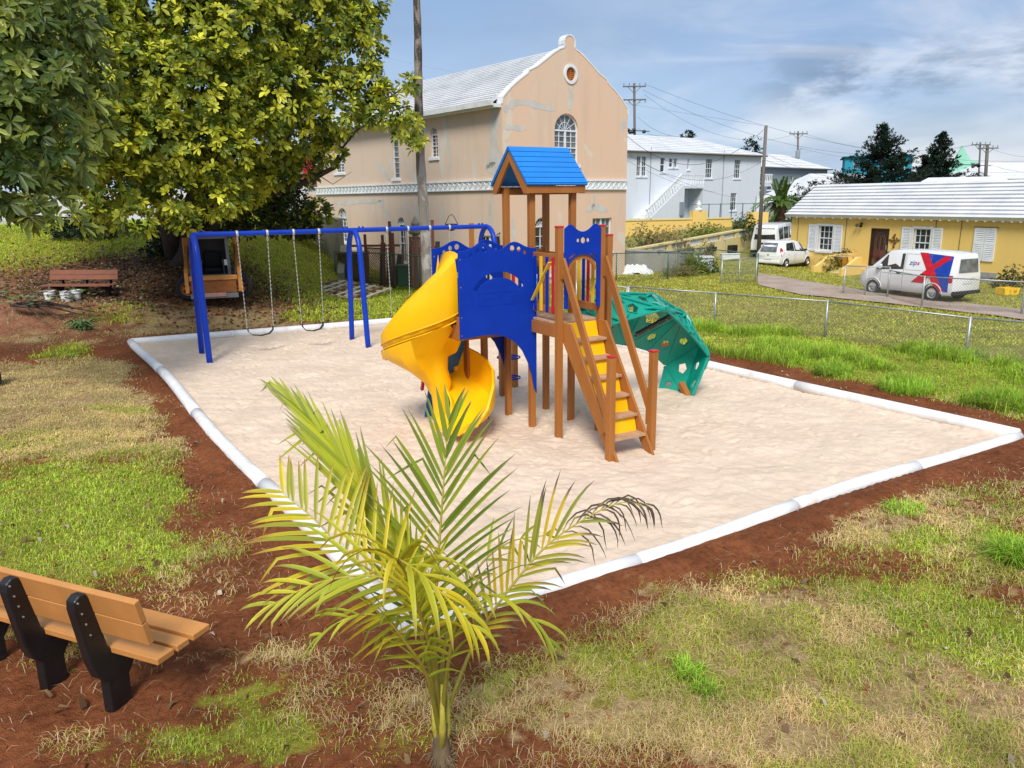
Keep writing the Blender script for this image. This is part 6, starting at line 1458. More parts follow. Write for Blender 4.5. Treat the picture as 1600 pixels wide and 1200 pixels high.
def bucket(px, Y, dx, label, tilt=0, mat='whitepaint'):
    x = X_(px, Y, .6)+dx; t = thing('bucket', label, 'bucket', (x, Y, hz(x, Y)-.01), random.uniform(0, 3), 'plastic buckets in front of the shaded bench')
    MB().lathe([(0, 0), (.145, 0), (.165, .36), (.178, .36), (.178, .39), (.158, .39), (.138, .02), (0, .02)], n=22).build('bucket_body', M[mat], t, auto=40)
    MB().lathe([(.162, .28), (.178, .28), (.178, .31), (.162, .31)], n=22, closed=True).build('collar', M[mat], t)
    MB().tube([(.17*math.cos(a), .17*math.sin(a)*.3+.16, .34-.16*math.sin(a)) for a in np.linspace(0, math.pi, 9)], .004, 5).build('handle', M['chrome'], t)
bucket(81, 25.7, 0, 'white bucket standing alone, leftmost by the shaded bench'); bucket(106, 25.5, 0, 'pale grey bucket in the middle by the shaded bench', mat='offwhite'); bucket(121, 25.9, 0, 'white bucket at the right, behind the grey one by the shaded bench')

# low things on the lawn
def small_things():
    p = G(1573, 462); t = thing('yellow_crate', 'bright yellow plastic crate lying on the grass behind the far fence', 'crate', (p.x, p.y, hz(p.x, p.y)), .2)
    yc = M['yslat']; w, d, h = .30, .22, .30
    MB().b(-w, w, -d, d, 0, .03).build('crate_bottom', yc, t)
    for s_ in (-1, 1):
        MB().plate([(-w, .03), (w, .03), (w+.08, h), (-w-.08, h)], [[(-.22, .09), (-.06, .09), (-.06, .22), (-.22, .22)], [(.06, .09), (.22, .09), (.22, .22), (.06, .22)]], s_*d-.012, s_*d+.012).build('crate_side', yc, t)
        MB().plate([(-d, .03), (d, .03), (d, h), (-d, h)], [], s_*w*1.08-.012, s_*w*1.08+.012, 'yz').build('crate_side', yc, t)
    p = Vector((6.1, 38.6)); t = thing('covered_heap', 'low heap under crumpled white plastic sheeting at the foot of the stained wall', 'heap', (p.x, p.y, .28)); t.scale = (.9, .8, .72)
    vs, n, m = [], 28, 16
    for j in range(m):
        for i in range(n):
            u, v = i/(n-1)*2-1, j/(m-1)*2-1; r = max(0, 1-u*u*.95-v*v*.9); vs.append((u*1.15, v*.7, .62*r**.5*(.75+.5*vnoise(i*.55, j*.6, 4))+.06*vnoise(i*1.4, j*1.3, 8)-.03))
    MB().add(vs, [(j*n+i, j*n+i+1, (j+1)*n+i+1, (j+1)*n+i) for j in range(m-1) for i in range(n-1)]).build('plastic_sheet', M['white'], t)
    for k in range(12):
        a = random.uniform(0, 6.28); MB().lathe([(0, -.1), (.13, -.05), (.15, .04), (.08, .12), (0, .14)], (1.05*math.cos(a), .65*math.sin(a)-.1, .06), (random.random(), .3, 1), 6).build('stone', M['offwhite'], t)
    p = Vector((X_(1140, 47), 47)); t = thing('white_trough', 'long white box lying on the grass below the balustrade wall', 'box', (p.x, p.y, hz(p.x, p.y)), .06); MB().b(-.55, .55, -.25, .25, .05, .36).build('box_body', M['whitepaint'], t, bevel=.03); MB().b(-.57, .57, -.28, .28, .363, .40).build('lid', M['whitepaint'], t, bevel=.01)
    p = Gt(1365, 466); o = MB().b(-.7, .7, -.22, .22, 0, .06).build('paving_slab', M['conc'], None, bevel=.02); o.location = (p.x, p.y, p.z); o.rotation_euler.z = -.3; tag(o, 'pale flat concrete slab in the grass under the right wire gate', 'slab')
    # tyre at the left edge
    p = G(-6, 604); t = thing('old_tyre', 'black tyre standing in the grass at the left picture edge', 'tyre', (p.x, p.y, hz(p.x, p.y)-.02), .35); MB().lathe([(.17, -.09), (.26, -.10), (.30, -.06), (.30, .06), (.26, .10), (.17, .09)], (0, 0, .29), (1, .15, .05), 28, True).build('tyre', M['rubber'], t, auto=30)
    # cut branches and leaves by the red earth
    lf = simple('fresh_cut_leaf', (.10, .17, .045), .45); lf2 = simple('silvery_leaf_back', (.20, .22, .12), .5)
    bx = Gt(20, 490); t = thing('cut_branch', 'cut leafy branch thrown on the heap of red earth at the left', 'branch', (bx.x, bx.y, bx.z+.15), 0)
    for k in range(5):
        a = random.uniform(-.9, .5); L = random.uniform(1.5, 2.9); q = Vector((L*math.cos(a), L*math.sin(a)*.5, random.uniform(-.3, .1))); MB().tube([(0, 0, .1), q*.5+Vector((0, 0, .18)), q], [.05, .035, .015], 6).build('stem', M['barkdark'], t)
    for k in range(90):
        c = Vector((random.gauss(.7, .9), random.gauss(0, .35), random.uniform(.15, .6))); a = random.uniform(0, 6.28); d = Vector((math.cos(a), math.sin(a), random.uniform(-.3, .5))).normalized(); s_ = Vector((-d.y, d.x, random.uniform(-.3, .3))); L = random.uniform(.22, .36)
        MB().add([c, c+d*L*.45+s_*L*.2, c+d*L, c+d*L*.45-s_*L*.2, c+d*L*.45-Vector((0, 0, .02))], [(0, 1, 4), (1, 2, 4), (2, 3, 4), (3, 0, 4)]).build('leaf', lf if k % 4 else lf2, t)
    wp = Gt(130, 515); t = thing('weed_pulled', 'dark green uprooted weed lying in front of the buckets', 'weed', (wp.x, wp.y, wp.z))
    for k in range(34):
        a = random.uniform(0, 6.28); L = random.uniform(.25, .6); MB().tube([(random.gauss(0, .12), random.gauss(0, .1), 0), (L*.5*math.cos(a), L*.5*math.sin(a), L*.5), (L*math.cos(a), L*math.sin(a), L*.25)], [.03, .03, .004], 4).build('leaf', lf, t)
small_things()

# ================================================================== POLES AND WIRES
def tall_pole():
    t = thing('tall_pole', 'tall leaning grey mottled pole rising past the swing beam and the peach building', 'pole', (X_(668, 27), 27, -.1))
    top = at(647, -60, 27.2); top = Vector((top.x-t.location.x, .1, top.z+.1)); n = 40; pts = []; rs = []
    for i in range(n+1):
        f = i/n; pts.append(Vector((0, 0, 0)).lerp(top, f)+Vector((.04*math.sin(f*9), .03*math.cos(f*7), 0))); rs.append((.20-.095*f)*(1+.05*math.sin(i*1.9)+.03*random.random()))
    MB().tube(pts, rs, 16).build('shaft', M['mottled'], t, smooth=True)
tall_pole()
def util_pole(px_top, py_top, px_bot, Y, z0, label, arms=1, r=.14, insul=True, transformer=False):
    a = at(px_top, py_top, Y); x0 = X_(px_bot, Y); t = thing('utility_pole', label, 'utility pole', (x0, Y, z0)); top = Vector((a.x-x0, 0, a.z-z0)); Mn = M['polewood']
    MB().cyl((0, 0, 0), top, r, r*.75, 10).build('shaft', Mn, t, smooth=True)
    for k in range(arms):
        c = top*(1-(.35+1.35*k)/top.z); w = 1.25
        ar = MB().beam(c+Vector((-w, -.16, 0)), c+Vector((w, -.16, 0)), .11, .13).build('crossarm', Mn, t)
        for xx in (-w*.92, -w*.45, w*.45, w*.92): MB().lathe([(.03, 0), (.03, .1), (.07, .12), (.05, .2), (.07, .24), (.02, .3)], c+Vector((xx, -.16, .06 if k == 0 else -.36)), (0, 0, 1), 7).build('insulator', M['greywall'], ar)
        MB().beam(c+Vector((-w*.6, -.1, 0)), c+Vector((0, -.05, -.7)), .04, .05).build('brace', Mn, t); MB().beam(c+Vector((w*.6, -.1, 0)), c+Vector((0, -.05, -.7)), .04, .05).build('brace', Mn, t)
    if transformer: MB().lathe([(0, 0), (.3, .02), (.3, 1.0), (.22, 1.1), (0, 1.15)], (-.5, -.1, top.z-3.6), n=14).build('transformer', M['greywall'], t, auto=40); MB().beam((-.5, -.1, top.z-2.5), (0, 0, top.z-2.3), .06, .06).build('bracket', Mn, t)
    return a
TP1 = util_pole(991, 130, 992, 88, 2.0, 'grey wooden utility pole with two crossarms beyond the peach gable', 2, .17)
def clutter_on(px, py, Y, label):
    p = at(px, py, Y); t = thing('line_equipment', label, 'equipment', p)
    for k in range(5): MB().lathe([(0, -.22), (.16, -.15), (.2, .05), (.1, .2), (0, .24)], (random.uniform(-1.1, 1.1), random.uniform(-.1, .1), random.uniform(-.2, .15)), (1, 0, .2), 8).build('fitting', M['blackmetal'], t)
    MB().tube([(-2.6, 0, .1), (0, 0, .0), (1.6, 0, -.1)], .05, 6).build('cable_loop', M['blackmetal'], t)
clutter_on(992, 204, 87.6, 'black cable fittings clustered low on the two-armed utility pole')
TP2 = util_pole(1197, 196, 1185, 50, .1, 'leaning grey timber pole at the right end of the white house', 0, .13)
TP3 = util_pole(1247, 205, 1244, 110, 2.0, 'far utility pole with one crossarm and a grey transformer', 1, .16, transformer=True)
TP4 = util_pole(1532, 222, 1524, 105, 2.0, 'left and slimmer of the pair of utility poles at the right', 1, .13); TP5 = util_pole(1543, 227, 1534, 98, 2.0, 'right and thicker of the pair of utility poles at the right', 1, .24)
clutter_on(1529, 258, 100, 'dark tangle of cables and fittings between the paired poles')
def cable(p, q, sag, r, label, name='power_line'):
    p, q = Vector(p), Vector(q); n = 24; pts = [p.lerp(q, i/n)-Vector((0, 0, sag*4*(i/n)*(1-i/n))) for i in range(n+1)]
    o = MB().tube(pts, r*.6, 5).build(name, M['wirecol'], None); tag(o, label, 'cable', 'overhead cables')
A5 = at(1650, 236, 95)
cable(at(1007, 131, 88), at(1650, 250, 96), 2.6, .022, 'uppermost overhead cable running right from the two-armed pole')
cable(at(1005, 141, 88), at(1532, 224, 105), 3.6, .022, 'second overhead cable from the two-armed pole to the paired poles')
cable(at(1007, 148, 88), at(1247, 208, 110), 2.5, .02, 'cable from the lower crossarm to the transformer pole')
cable(at(1252, 207, 110), at(1532, 224, 105), 1.6, .02, 'cable from the transformer pole to the paired poles')
cable(at(1543, 230, 98), at(1650, 243, 96), .6, .02, 'cable leaving the paired poles past the right edge')
cable(at(975, 208, 48), at(1196, 200, 50), 2.0, .022, 'thick sagging cable from the peach building to the leaning timber pole')
cable(at(996, 182, 87), at(1066, 214, 70), .5, .02, 'short cable dropping from the two-armed pole to the white house roof')
cable(at(996, 200, 87), at(1048, 212, 66), .3, .02, 'short cable just above the white house roof')
cable(at(980, 238, 44), at(1197, 248, 50), 1.4, .014, 'cable crossing the upper windows of the white house')
cable(at(977, 240, 40), at(1145, 308, 58), .3, .012, 'cable slanting down across the white house stair')
cable(at(978, 250, 40), at(1118, 300, 58), .3, .012, 'lower cable slanting down across the white house stair')
cable(at(1196, 250, 50), at(1400, 272, 90), .8, .016, 'cable from the leaning timber pole over the low roofs'); cable(at(1196, 240, 50), at(1330, 268, 90), .6, .016, 'higher cable from the leaning timber pole to the low roofs')
cable(at(1250, 232, 110), at(1650, 270, 100), 1.0, .02, 'long low cable passing behind both dark conifers'); cable(at(1545, 256, 98), at(1650, 272, 60), .3, .02, 'cable slanting down to the right edge from the paired poles')
cable(at(1190, 196, 50), at(500, 60, 200), 1.0, .01, 'thin cable running left behind the peach gable')
cable((X_(1183, 37.4), 37.4, 1.2), (X_(1187, 50), 50, 5.5), .2, .01, 'guy wire from the leaning timber pole') if False else None

# ================================================================== FOLIAGE
def leaf_arrays(B, D, Nn, L, W, C, droop=.12):
    """pointed folded leaves: base, left, mid, right, tip"""
    D = D/np.linalg.norm(D, axis=1, keepdims=True); Sd = np.cross(D, Nn); Sd /= np.linalg.norm(Sd, axis=1, keepdims=True)+1e-9; Up = np.cross(Sd, D)
    L = L[:, None]; W = W[:, None]; dn = np.array([0, 0, -1.])*L*droop
    p = lambda f, w, h: B+D*L*f+Sd*W*w+Up*W*h+dn*f*f
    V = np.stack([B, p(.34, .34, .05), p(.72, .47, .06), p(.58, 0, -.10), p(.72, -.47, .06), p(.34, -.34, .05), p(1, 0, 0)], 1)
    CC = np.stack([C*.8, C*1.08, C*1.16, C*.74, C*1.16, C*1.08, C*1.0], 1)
    return V, CC
LF = np.array([0, 3, 1, 1, 3, 2, 2, 3, 6, 6, 3, 4, 4, 3, 5, 5, 3, 0])
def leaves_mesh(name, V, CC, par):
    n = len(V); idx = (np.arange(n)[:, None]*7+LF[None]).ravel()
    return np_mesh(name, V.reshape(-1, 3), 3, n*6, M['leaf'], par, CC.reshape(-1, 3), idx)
def rosettes(centers, outs, nl, L, col_fn, spread=(.35, 1.25), wr=.36, droop=.15):
    """nl leaves radiating round each centre; outs = outward directions"""
    k = len(centers); c = np.repeat(centers, nl, 0); o = np.repeat(outs/np.linalg.norm(outs, axis=1, keepdims=True), nl, 0)
    a = np.tile(np.arange(nl)*2.4, k)+np.repeat(rng.uniform(0, 6.28, k), nl)+rng.normal(0, .25, k*nl)
    ref = np.where(np.abs(o[:, 2:3]) < .9, np.array([[0, 0, 1.]]), np.array([[1., 0, 0]])); u = np.cross(o, ref); u /= np.linalg.norm(u, axis=1, keepdims=True); v = np.cross(o, u)
    tilt = rng.uniform(*spread, k*nl)[:, None]
    D = o*np.cos(tilt)+(u*np.cos(a)[:, None]+v*np.sin(a)[:, None])*np.sin(tilt); Nn = o+rng.normal(0, .15, (k*nl, 3))
    LL = L*rng.uniform(.7, 1.15, k*nl); C = np.repeat(col_fn(k, outs), nl, 0)*rng.uniform(.82, 1.15, (k*nl, 1))
    return leaf_arrays(c+D*.02, D, Nn, LL, LL*wr*rng.uniform(.85, 1.2, k*nl), C, droop)
def split_leaves(t, V, CC, crown, n=300, name='leaf'):
    """the largest-looking leaves become parts of their own; the rest one mass"""
    cen = V.mean(1); P = np.stack([cen@np.array(cr), -(cen@np.array(cu))+CAM_H*cu.z, cen@np.array(fw)-CAM_H*fw.z], -1)
    d = np.linalg.norm(cen-np.array([0, 0, CAM_H]), axis=1); inview = (np.abs(P[:, 0]/np.maximum(P[:, 2], .1)) < .66) & (np.abs(P[:, 1]/np.maximum(P[:, 2], .1)) < .5) & (P[:, 2] > 0)
    ext = np.linalg.norm(V[:, 6]-V[:, 0], axis=1)/d*np.where(inview, 1, 0); order = np.argsort(-ext); big = order[:n]; rest = order[n:]
    loc = np.array(t.location)
    for i in big:
        np_mesh(name, V[i]-loc, 3, 6, M['leaf'], t, CC[i], LF)
    o = leaves_mesh('foliage', V[rest]-loc, CC[rest], t); o['kind'] = 'stuff'
def rand_dirs(k): v = rng.normal(0, 1, (k, 3)); return v/np.linalg.norm(v, axis=1, keepdims=True)
def clump_pts(cl, dens, shell=.45):
    cs, os_ = [], []
    for px, py, Y, r in cl:
        c = np.array(at(px, py, Y)); k = int(dens*r*r*4)+3; d = rand_dirs(k); rad = r*(shell+(1-shell)*rng.uniform(0, 1, k)**.45)*(.80+.28*rng.uniform(0, 1, k))
        p = c+d*rad[:, None]*np.array([1.0, 1.0, .85]); cs.append(p); os_.append(d*.8+np.array([0, 0, .45])+rng.normal(0, .25, (k, 3)))
    return np.concatenate(cs), np.concatenate(os_)
def lighten(base, tip, p=.5):
    base, tip = np.array(base), np.array(tip)
    def f(k, outs):
        s = rng.uniform(0, 1, (k, 1))**1.4; s = np.where(rng.uniform(0, 1, (k, 1)) < p, s, s*.35); return base*(1-s)+tip*s
    return f
def big_tree():
    t = thing('tree', 'huge broad leaved tree with yellow green leaf rosettes, standing left behind the swings', 'tree', (TREE[0], TREE[1], hz(*TREE)))
    loc = Vector(t.location)
    cl = [(250, 20, 27, 2.3), (370, 50, 27, 2.3), (470, 10, 28.5, 2.0), (535, 75, 28.5, 1.55), (425, 140, 27, 1.7), (300, 140, 25.5, 2.0), (200, 120, 25, 1.9), (335, 235, 25.5, 1.45), (235, 225, 24.5, 1.6), (170, 290, 23.5, 1.15), (265, 300, 24.5, 1.0),
          (520, 165, 28, 1.35), (572, 130, 28.5, .85), (150, 190, 23.5, 1.5), (130, 60, 25, 2.1), (60, 140, 24.5, 1.8), (350, -70, 28, 2.6), (480, -70, 30, 2.2), (545, -10, 30, 1.5), (200, -60, 27, 2.6), (60, -30, 26, 2.6), (110, 260, 23.0, 1.0),
          (455, 220, 28, 1.0), (400, 200, 26.5, 1.1), (585, 175, 28, .6), (500, 210, 28.5, .7), (340, 300, 25.5, 1.0), (150, 340, 22.5, .5), (210, 345, 22.5, .55), (290, 345, 24.5, .5), (600, 150, 28.2, .5), (560, 40, 29.5, .8),
          (632, 195, 26.2, .55), (638, 130, 26.0, .32), (617, 172, 26.4, .4), (648, 222, 26.2, .3), (420, 110, 30, 2.6), (280, 200, 30, 2.8), (180, 250, 29, 2.4), (380, 270, 29.5, 1.6), (90, 200, 28, 2.4), (0, 60, 27, 2.4), (470, 262, 29, .8), (432, 258, 28, .95), (518, 240, 28.4, .45), (385, 290, 28, .9), (495, 330, 31, .6)]
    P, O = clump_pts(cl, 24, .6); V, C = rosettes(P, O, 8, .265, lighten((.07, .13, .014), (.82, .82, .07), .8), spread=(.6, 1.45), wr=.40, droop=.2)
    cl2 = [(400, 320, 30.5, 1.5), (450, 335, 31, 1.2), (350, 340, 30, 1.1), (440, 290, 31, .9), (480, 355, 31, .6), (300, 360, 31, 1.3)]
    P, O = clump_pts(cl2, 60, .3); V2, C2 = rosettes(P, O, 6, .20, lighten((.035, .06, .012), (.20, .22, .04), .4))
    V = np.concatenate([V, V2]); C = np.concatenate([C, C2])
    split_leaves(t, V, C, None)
    tr = MB(); base = Vector((0, 0, -.3))
    def limb(pts, r0, r1, n=9):
        k = len(pts); m_ = MB().tube([Vector(p)-loc for p in pts], [r0+(r1-r0)*i/(k-1) for i in range(k)], n)
        m_.build('trunk' if r0 > .6 else 'limb', M['barkdark'], t, smooth=True)
    B = loc+base; g = lambda px, py, Y: at(px, py, Y)
    limb([B, B+Vector((.3, 0, 1.0)), g(300, 330, 29.6), g(330, 250, 29), g(370, 150, 29), g(430, 60, 29.5)], .62, .12)
    limb([B+Vector((-.3, 0, .6)), g(265, 360, 29.5), g(250, 300, 29), g(215, 220, 28), g(160, 120, 27)], .42, .1)
    limb([g(320, 330, 29.6), g(400, 290, 29.5), g(435, 245, 29.5), g(470, 160, 29.3), g(500, 90, 29.5)], .30, .07)
    limb([g(380, 310, 29.6), g(430, 300, 29), g(480, 283, 28.7), g(522, 262, 28.6), g(540, 238, 28.6)], .17, .05)
    limb([g(520, 262, 28.6), g(532, 235, 28.3), g(556, 205, 28.2), g(590, 180, 27.6), g(640, 165, 26.4)], .05, .018, 6)
    limb([g(585, 160, 28), g(612, 150, 27), g(636, 132, 26.2)], .04, .012, 6); limb([g(600, 180, 27.5), g(622, 182, 26.5), g(645, 215, 26.3)], .035, .012, 6)
    limb([g(480, 283, 28.7), g(490, 262, 28.5), g(487, 238, 28.4)], .05, .015, 6); limb([g(500, 275, 28.6), g(520, 288, 28.5), g(550, 268, 28.5)], .02, .006, 5)
    limb([g(150, 250, 22), g(142, 215, 22), g(158, 235, 22.2), g(165, 205, 22.3)], .03, .015, 5)
    limb([B+Vector((.9, -.4, .2)), g(325, 380, 29), g(345, 330, 29), g(360, 280, 28.6)], .22, .07)
    for k in range(14):
        a = Vector((random.uniform(-2, 2.5), random.uniform(-1.5, 1), 3+random.uniform(0, 3)))+loc; b = a+Vector((random.uniform(-3.5, 3.5), random.uniform(-2, 1), random.uniform(.5, 3))); limb([a, a.lerp(b, .5)+Vector((0, 0, .3)), b], .08, .02, 6)
    for i in range(3): limb([g(235+i*14, 330, 27), g(240+i*16, 350, 27.5), g(250+i*12, 375, 28)], .015, .01, 5)
big_tree()
def left_tree():
    t = thing('tree', 'darker large leaved tree hanging into the picture at the upper left', 'tree', (-15.5, 17.5, hz(-15.5, 17.5)))
    cl = [(15, 60, 16.5, 1.3), (60, 150, 16, 1.0), (20, 200, 15, .9), (85, 235, 15.5, .75), (110, 110, 17, .95), (80, 30, 17, 1.2), (25, 290, 14.5, .55), (130, 190, 17, .6), (-60, 120, 16, 1.6), (-50, 260, 15, 1.2), (-60, 0, 17, 1.8), (45, 330, 14.2, .22), (105, 345, 14.5, .24), (15, 325, 14.2, .25), (10, 240, 15.5, .8), (85, 310, 15, .3)]
    P, O = clump_pts(cl, 16); O = O*np.array([1, 1, .6])+np.array([.2, -.3, -.1]); V, C = rosettes(P, O, 8, .31, lighten((.05, .095, .016), (.46, .52, .09), .55), spread=(.7, 1.4), wr=.33, droop=.3)
    split_leaves(t, V, C, None); loc = Vector(t.location); tr = MB()
    tr.tube([(0, 0, -.3), (.2, 0, 2.5), (1.0, -.2, 5.0), (2.6, -.5, 7.5)], [.4, .32, .22, .1], 10); tr.build('trunk', M['barkdark'], t, smooth=True)
    for px, py, Y in ((20, 200, 15.3), (60, 150, 16.2), (100, 110, 17), (85, 235, 15.8), (80, 30, 17), (40, 325, 14.4), (105, 340, 14.6), (12, 320, 14.3)):
        e = at(px, py, Y)-loc; s_ = Vector((.4, -.1, 3.2)); MB().tube([s_, s_.lerp(e, .5)+Vector((0, 0, .4)), e], [.09, .05, .015], 6).build('limb', M['barkdark'], t, smooth=True)
left_tree()

def bush(name, label, cat, c, size, cols, n=260, L=.12, nl=5, zr=.8, group=None, stems=6, wr=.36):
    z = hz(c[0], c[1]) if len(c) == 2 else c[2]; t = thing(name, label, cat, (c[0], c[1], z), 0, group); d = rand_dirs(n); d[:, 2] = np.abs(d[:, 2])*.95+.02
    P = d*np.array(size)*(.35+.65*rng.uniform(0, 1, n)**.5)[:, None]*(.8+.35*rng.uniform(0, 1, (n, 1))); V, C = rosettes(P, d+np.array([0, 0, .4]), nl, L, lighten(*cols), wr=wr)
    o = leaves_mesh('foliage', V, C, t); o['kind'] = 'stuff'; m = MB()
    for k in range(stems): e = P[rng.integers(n)]*.9; m.tube([(0, 0, -.05), (e[0]*.4, e[1]*.4, e[2]*.5), tuple(e)], [.03, .02, .008], 5)
    m.build('stem', M['barkdark'], t)
G1 = ((.03, .07, .012), (.17, .24, .03)); G2 = ((.10, .15, .02), (.38, .44, .06)); DRY = ((.14, .10, .05), (.40, .27, .14)); DK = ((.012, .03, .014), (.05, .085, .03))
def bushes():
    bush('shrub', 'dark green clipped shrub between the hatchback and the cottage steps', 'shrub', (X_(1298, 41.5), 41.5), (.75, .6, 1.0), G1, 300, .11)
    bush('shrub', 'dark scrubby plant in a tub before the cottage wall at the right edge', 'shrub', (X_(1580, 33), 33), (.85, .5, .95), (DK[0], (.16, .20, .06)), 220, .12)
    bush('shrub', 'spiky yellow green plant against the stained retaining wall', 'shrub', (X_(470, 38), 38, 2.15), (1.0, .7, 1.5), G2, 260, .45, 4, wr=.12)
    bush('shrub', 'dark shrub on the grassy slope under the lowest leaves of the big tree', 'shrub', (X_(150, 33.5), 33.5), (1.6, .8, 1.1), DK, 420, .2)
    bush('shrub', 'dark undergrowth round the trunk of the big tree', 'shrub', (X_(292, 31), 31), (1.5, .9, 1.7), DK, 420, .22)
    bush('shrub', 'dry twiggy bush with reddish leaves above the stained concrete wall', 'shrub', (X_(1040, 47), 47, .8), (1.6, .9, 1.6), DRY, 420, .13, stems=26)
    bush('shrub', 'sparse grey green bush left of the reddish one above the concrete wall', 'shrub', (X_(1004, 47), 47, .8), (1.1, .9, 1.9), ((.10, .10, .05), (.28, .26, .12)), 260, .13, stems=22)
    bush('shrub', 'bright green bush on the terrace below the yellow pier', 'shrub', (X_(1098, 53), 53, 1.0), (1.6, 1, 1.35), G2, 420, .16)
    bush('shrub', 'dark green rounded bush on the terrace in front of the white arch wall', 'shrub', (X_(1165, 54), 54, 1.0), (1.2, 1, 2.0), G1, 420, .18)
    bush('shrub', 'olive bush behind the minibus roof', 'shrub', (X_(1222, 58), 58, 1.2), (2.0, 1, 1.5), G2, 420, .2)
    bush('shrub', 'bright green low growth at the foot of the phoenix palm', 'shrub', (X_(1192, 58), 58, 1.0), (1.3, 1, 1.3), G2, 260, .18)
    bush('shrub', 'small dark bush at the foot of the pale gate pier', 'shrub', (X_(1108, 38.6), 38.6), (.5, .4, .75), DK, 200, .1)
    bush('shrub', 'dry weed with seed heads above the pale gate pier', 'shrub', (X_(1101, 42), 42, .6), (.6, .4, 1.1), DRY, 140, .12, stems=14)
    bush('shrub', 'tall green grassy weed by the green fence post left of the pier', 'shrub', (X_(1083, 37.5), 37.5), (.6, .4, 1.0), G2, 160, .4, 4, wr=.1)
    bush('shrub', 'straw coloured weeds by the green fence under the concrete wall', 'shrub', (X_(1060, 37), 37), (.9, .4, .55), ((.25, .22, .08), (.5, .42, .2)), 160, .3, 4, wr=.08)
    bush('hedge', 'dense dark green hedge left of the far white roofs', 'hedge', (X_(1275, 84), 84, 1.2), (4.2, 2, 4.2), DK, 1400, .3, 6)
    bush('hedge', 'dark green bush peeking over the ridge of the yellow cottage', 'hedge', (X_(1407, 60), 60, 2.6), (2.0, 1, 2.3), DK, 500, .25)
    bush('tree', 'dark round tree crown rising behind the grey house roof', 'tree', (X_(1222, 125), 125, 3.5), (2.5, 2, 6.0), DK, 900, .5)
    bush('tree', 'thin dark treetop showing behind the right end of the white house roof', 'tree', (X_(1167, 100), 100, 6), (1.6, 1, 5.4), DK, 320, .5); bush('tree', 'small dark treetop above the white house ridge', 'tree', (X_(1070, 100), 100, 8.8), (.9, .6, 3.6), DK, 120, .5)
    bush('shrub', 'low rusty brown bushes at the foot of the paired poles', 'shrub', (X_(1525, 96), 96, 2.6), (1.6, 1, 3.6), ((.10, .05, .03), (.25, .2, .08)), 420, .3)
bushes()
def conifer(px, Y, z0, H, Rr, label, lean=0):
    t = thing('conifer', label, 'tree', (X_(px, Y), Y, z0)); MB().cyl((0, 0, 0), (lean, 0, H), .22, .04, 8).build('trunk', M['barkdark'], t)
    Ps, Os = [], []; br = MB(); z = H*.06
    while z < H*.97:
        f = z/H; rr = Rr*(1-f)**1.0*(.75+.5*rng.uniform()); nb = 7
        for k in range(nb):
            a = rng.uniform(0, 6.28); L_ = rr*rng.uniform(.55, 1.12); e = np.array([lean*f+L_*math.cos(a), L_*math.sin(a), z+L_*.38]); s_ = np.array([lean*f, 0, z]); br.tube([tuple(s_), tuple((s_+e)/2-np.array([0, 0, .05*L_])), tuple(e)], [.05, .035, .012], 4)
            for q in np.linspace(.25, 1.0, max(3, int(L_*4.5))): p = s_+(e-s_)*q; m = 3; Ps.append(p+rng.normal(0, .13, (m, 3))); Os.append(np.repeat([[math.cos(a)*.5, math.sin(a)*.5, .8]], m, 0)+rng.normal(0, .2, (m, 3)))
        z += H*.035
    br.build('branch', M['barkdark'], t); P, O = np.concatenate(Ps), np.concatenate(Os); V, C = rosettes(P, O, 6, .34, lighten((.008, .022, .012), (.035, .07, .03), .4), spread=(.1, .9), wr=.22); leaves_mesh('foliage', V, C, t)['kind'] = 'stuff'
conifer(1366, 84, 1.0, 10.4, 6.4, 'dark pointed conifer, the taller left one of two behind the yellow cottage'); conifer(1456, 86, 1.0, 9.3, 5.6, 'dark conifer, the lower right one of two, before the mint green building'); conifer(1436, 88, 1.0, 7.0, 2.3, 'small dark conifer squeezed between the two large ones')
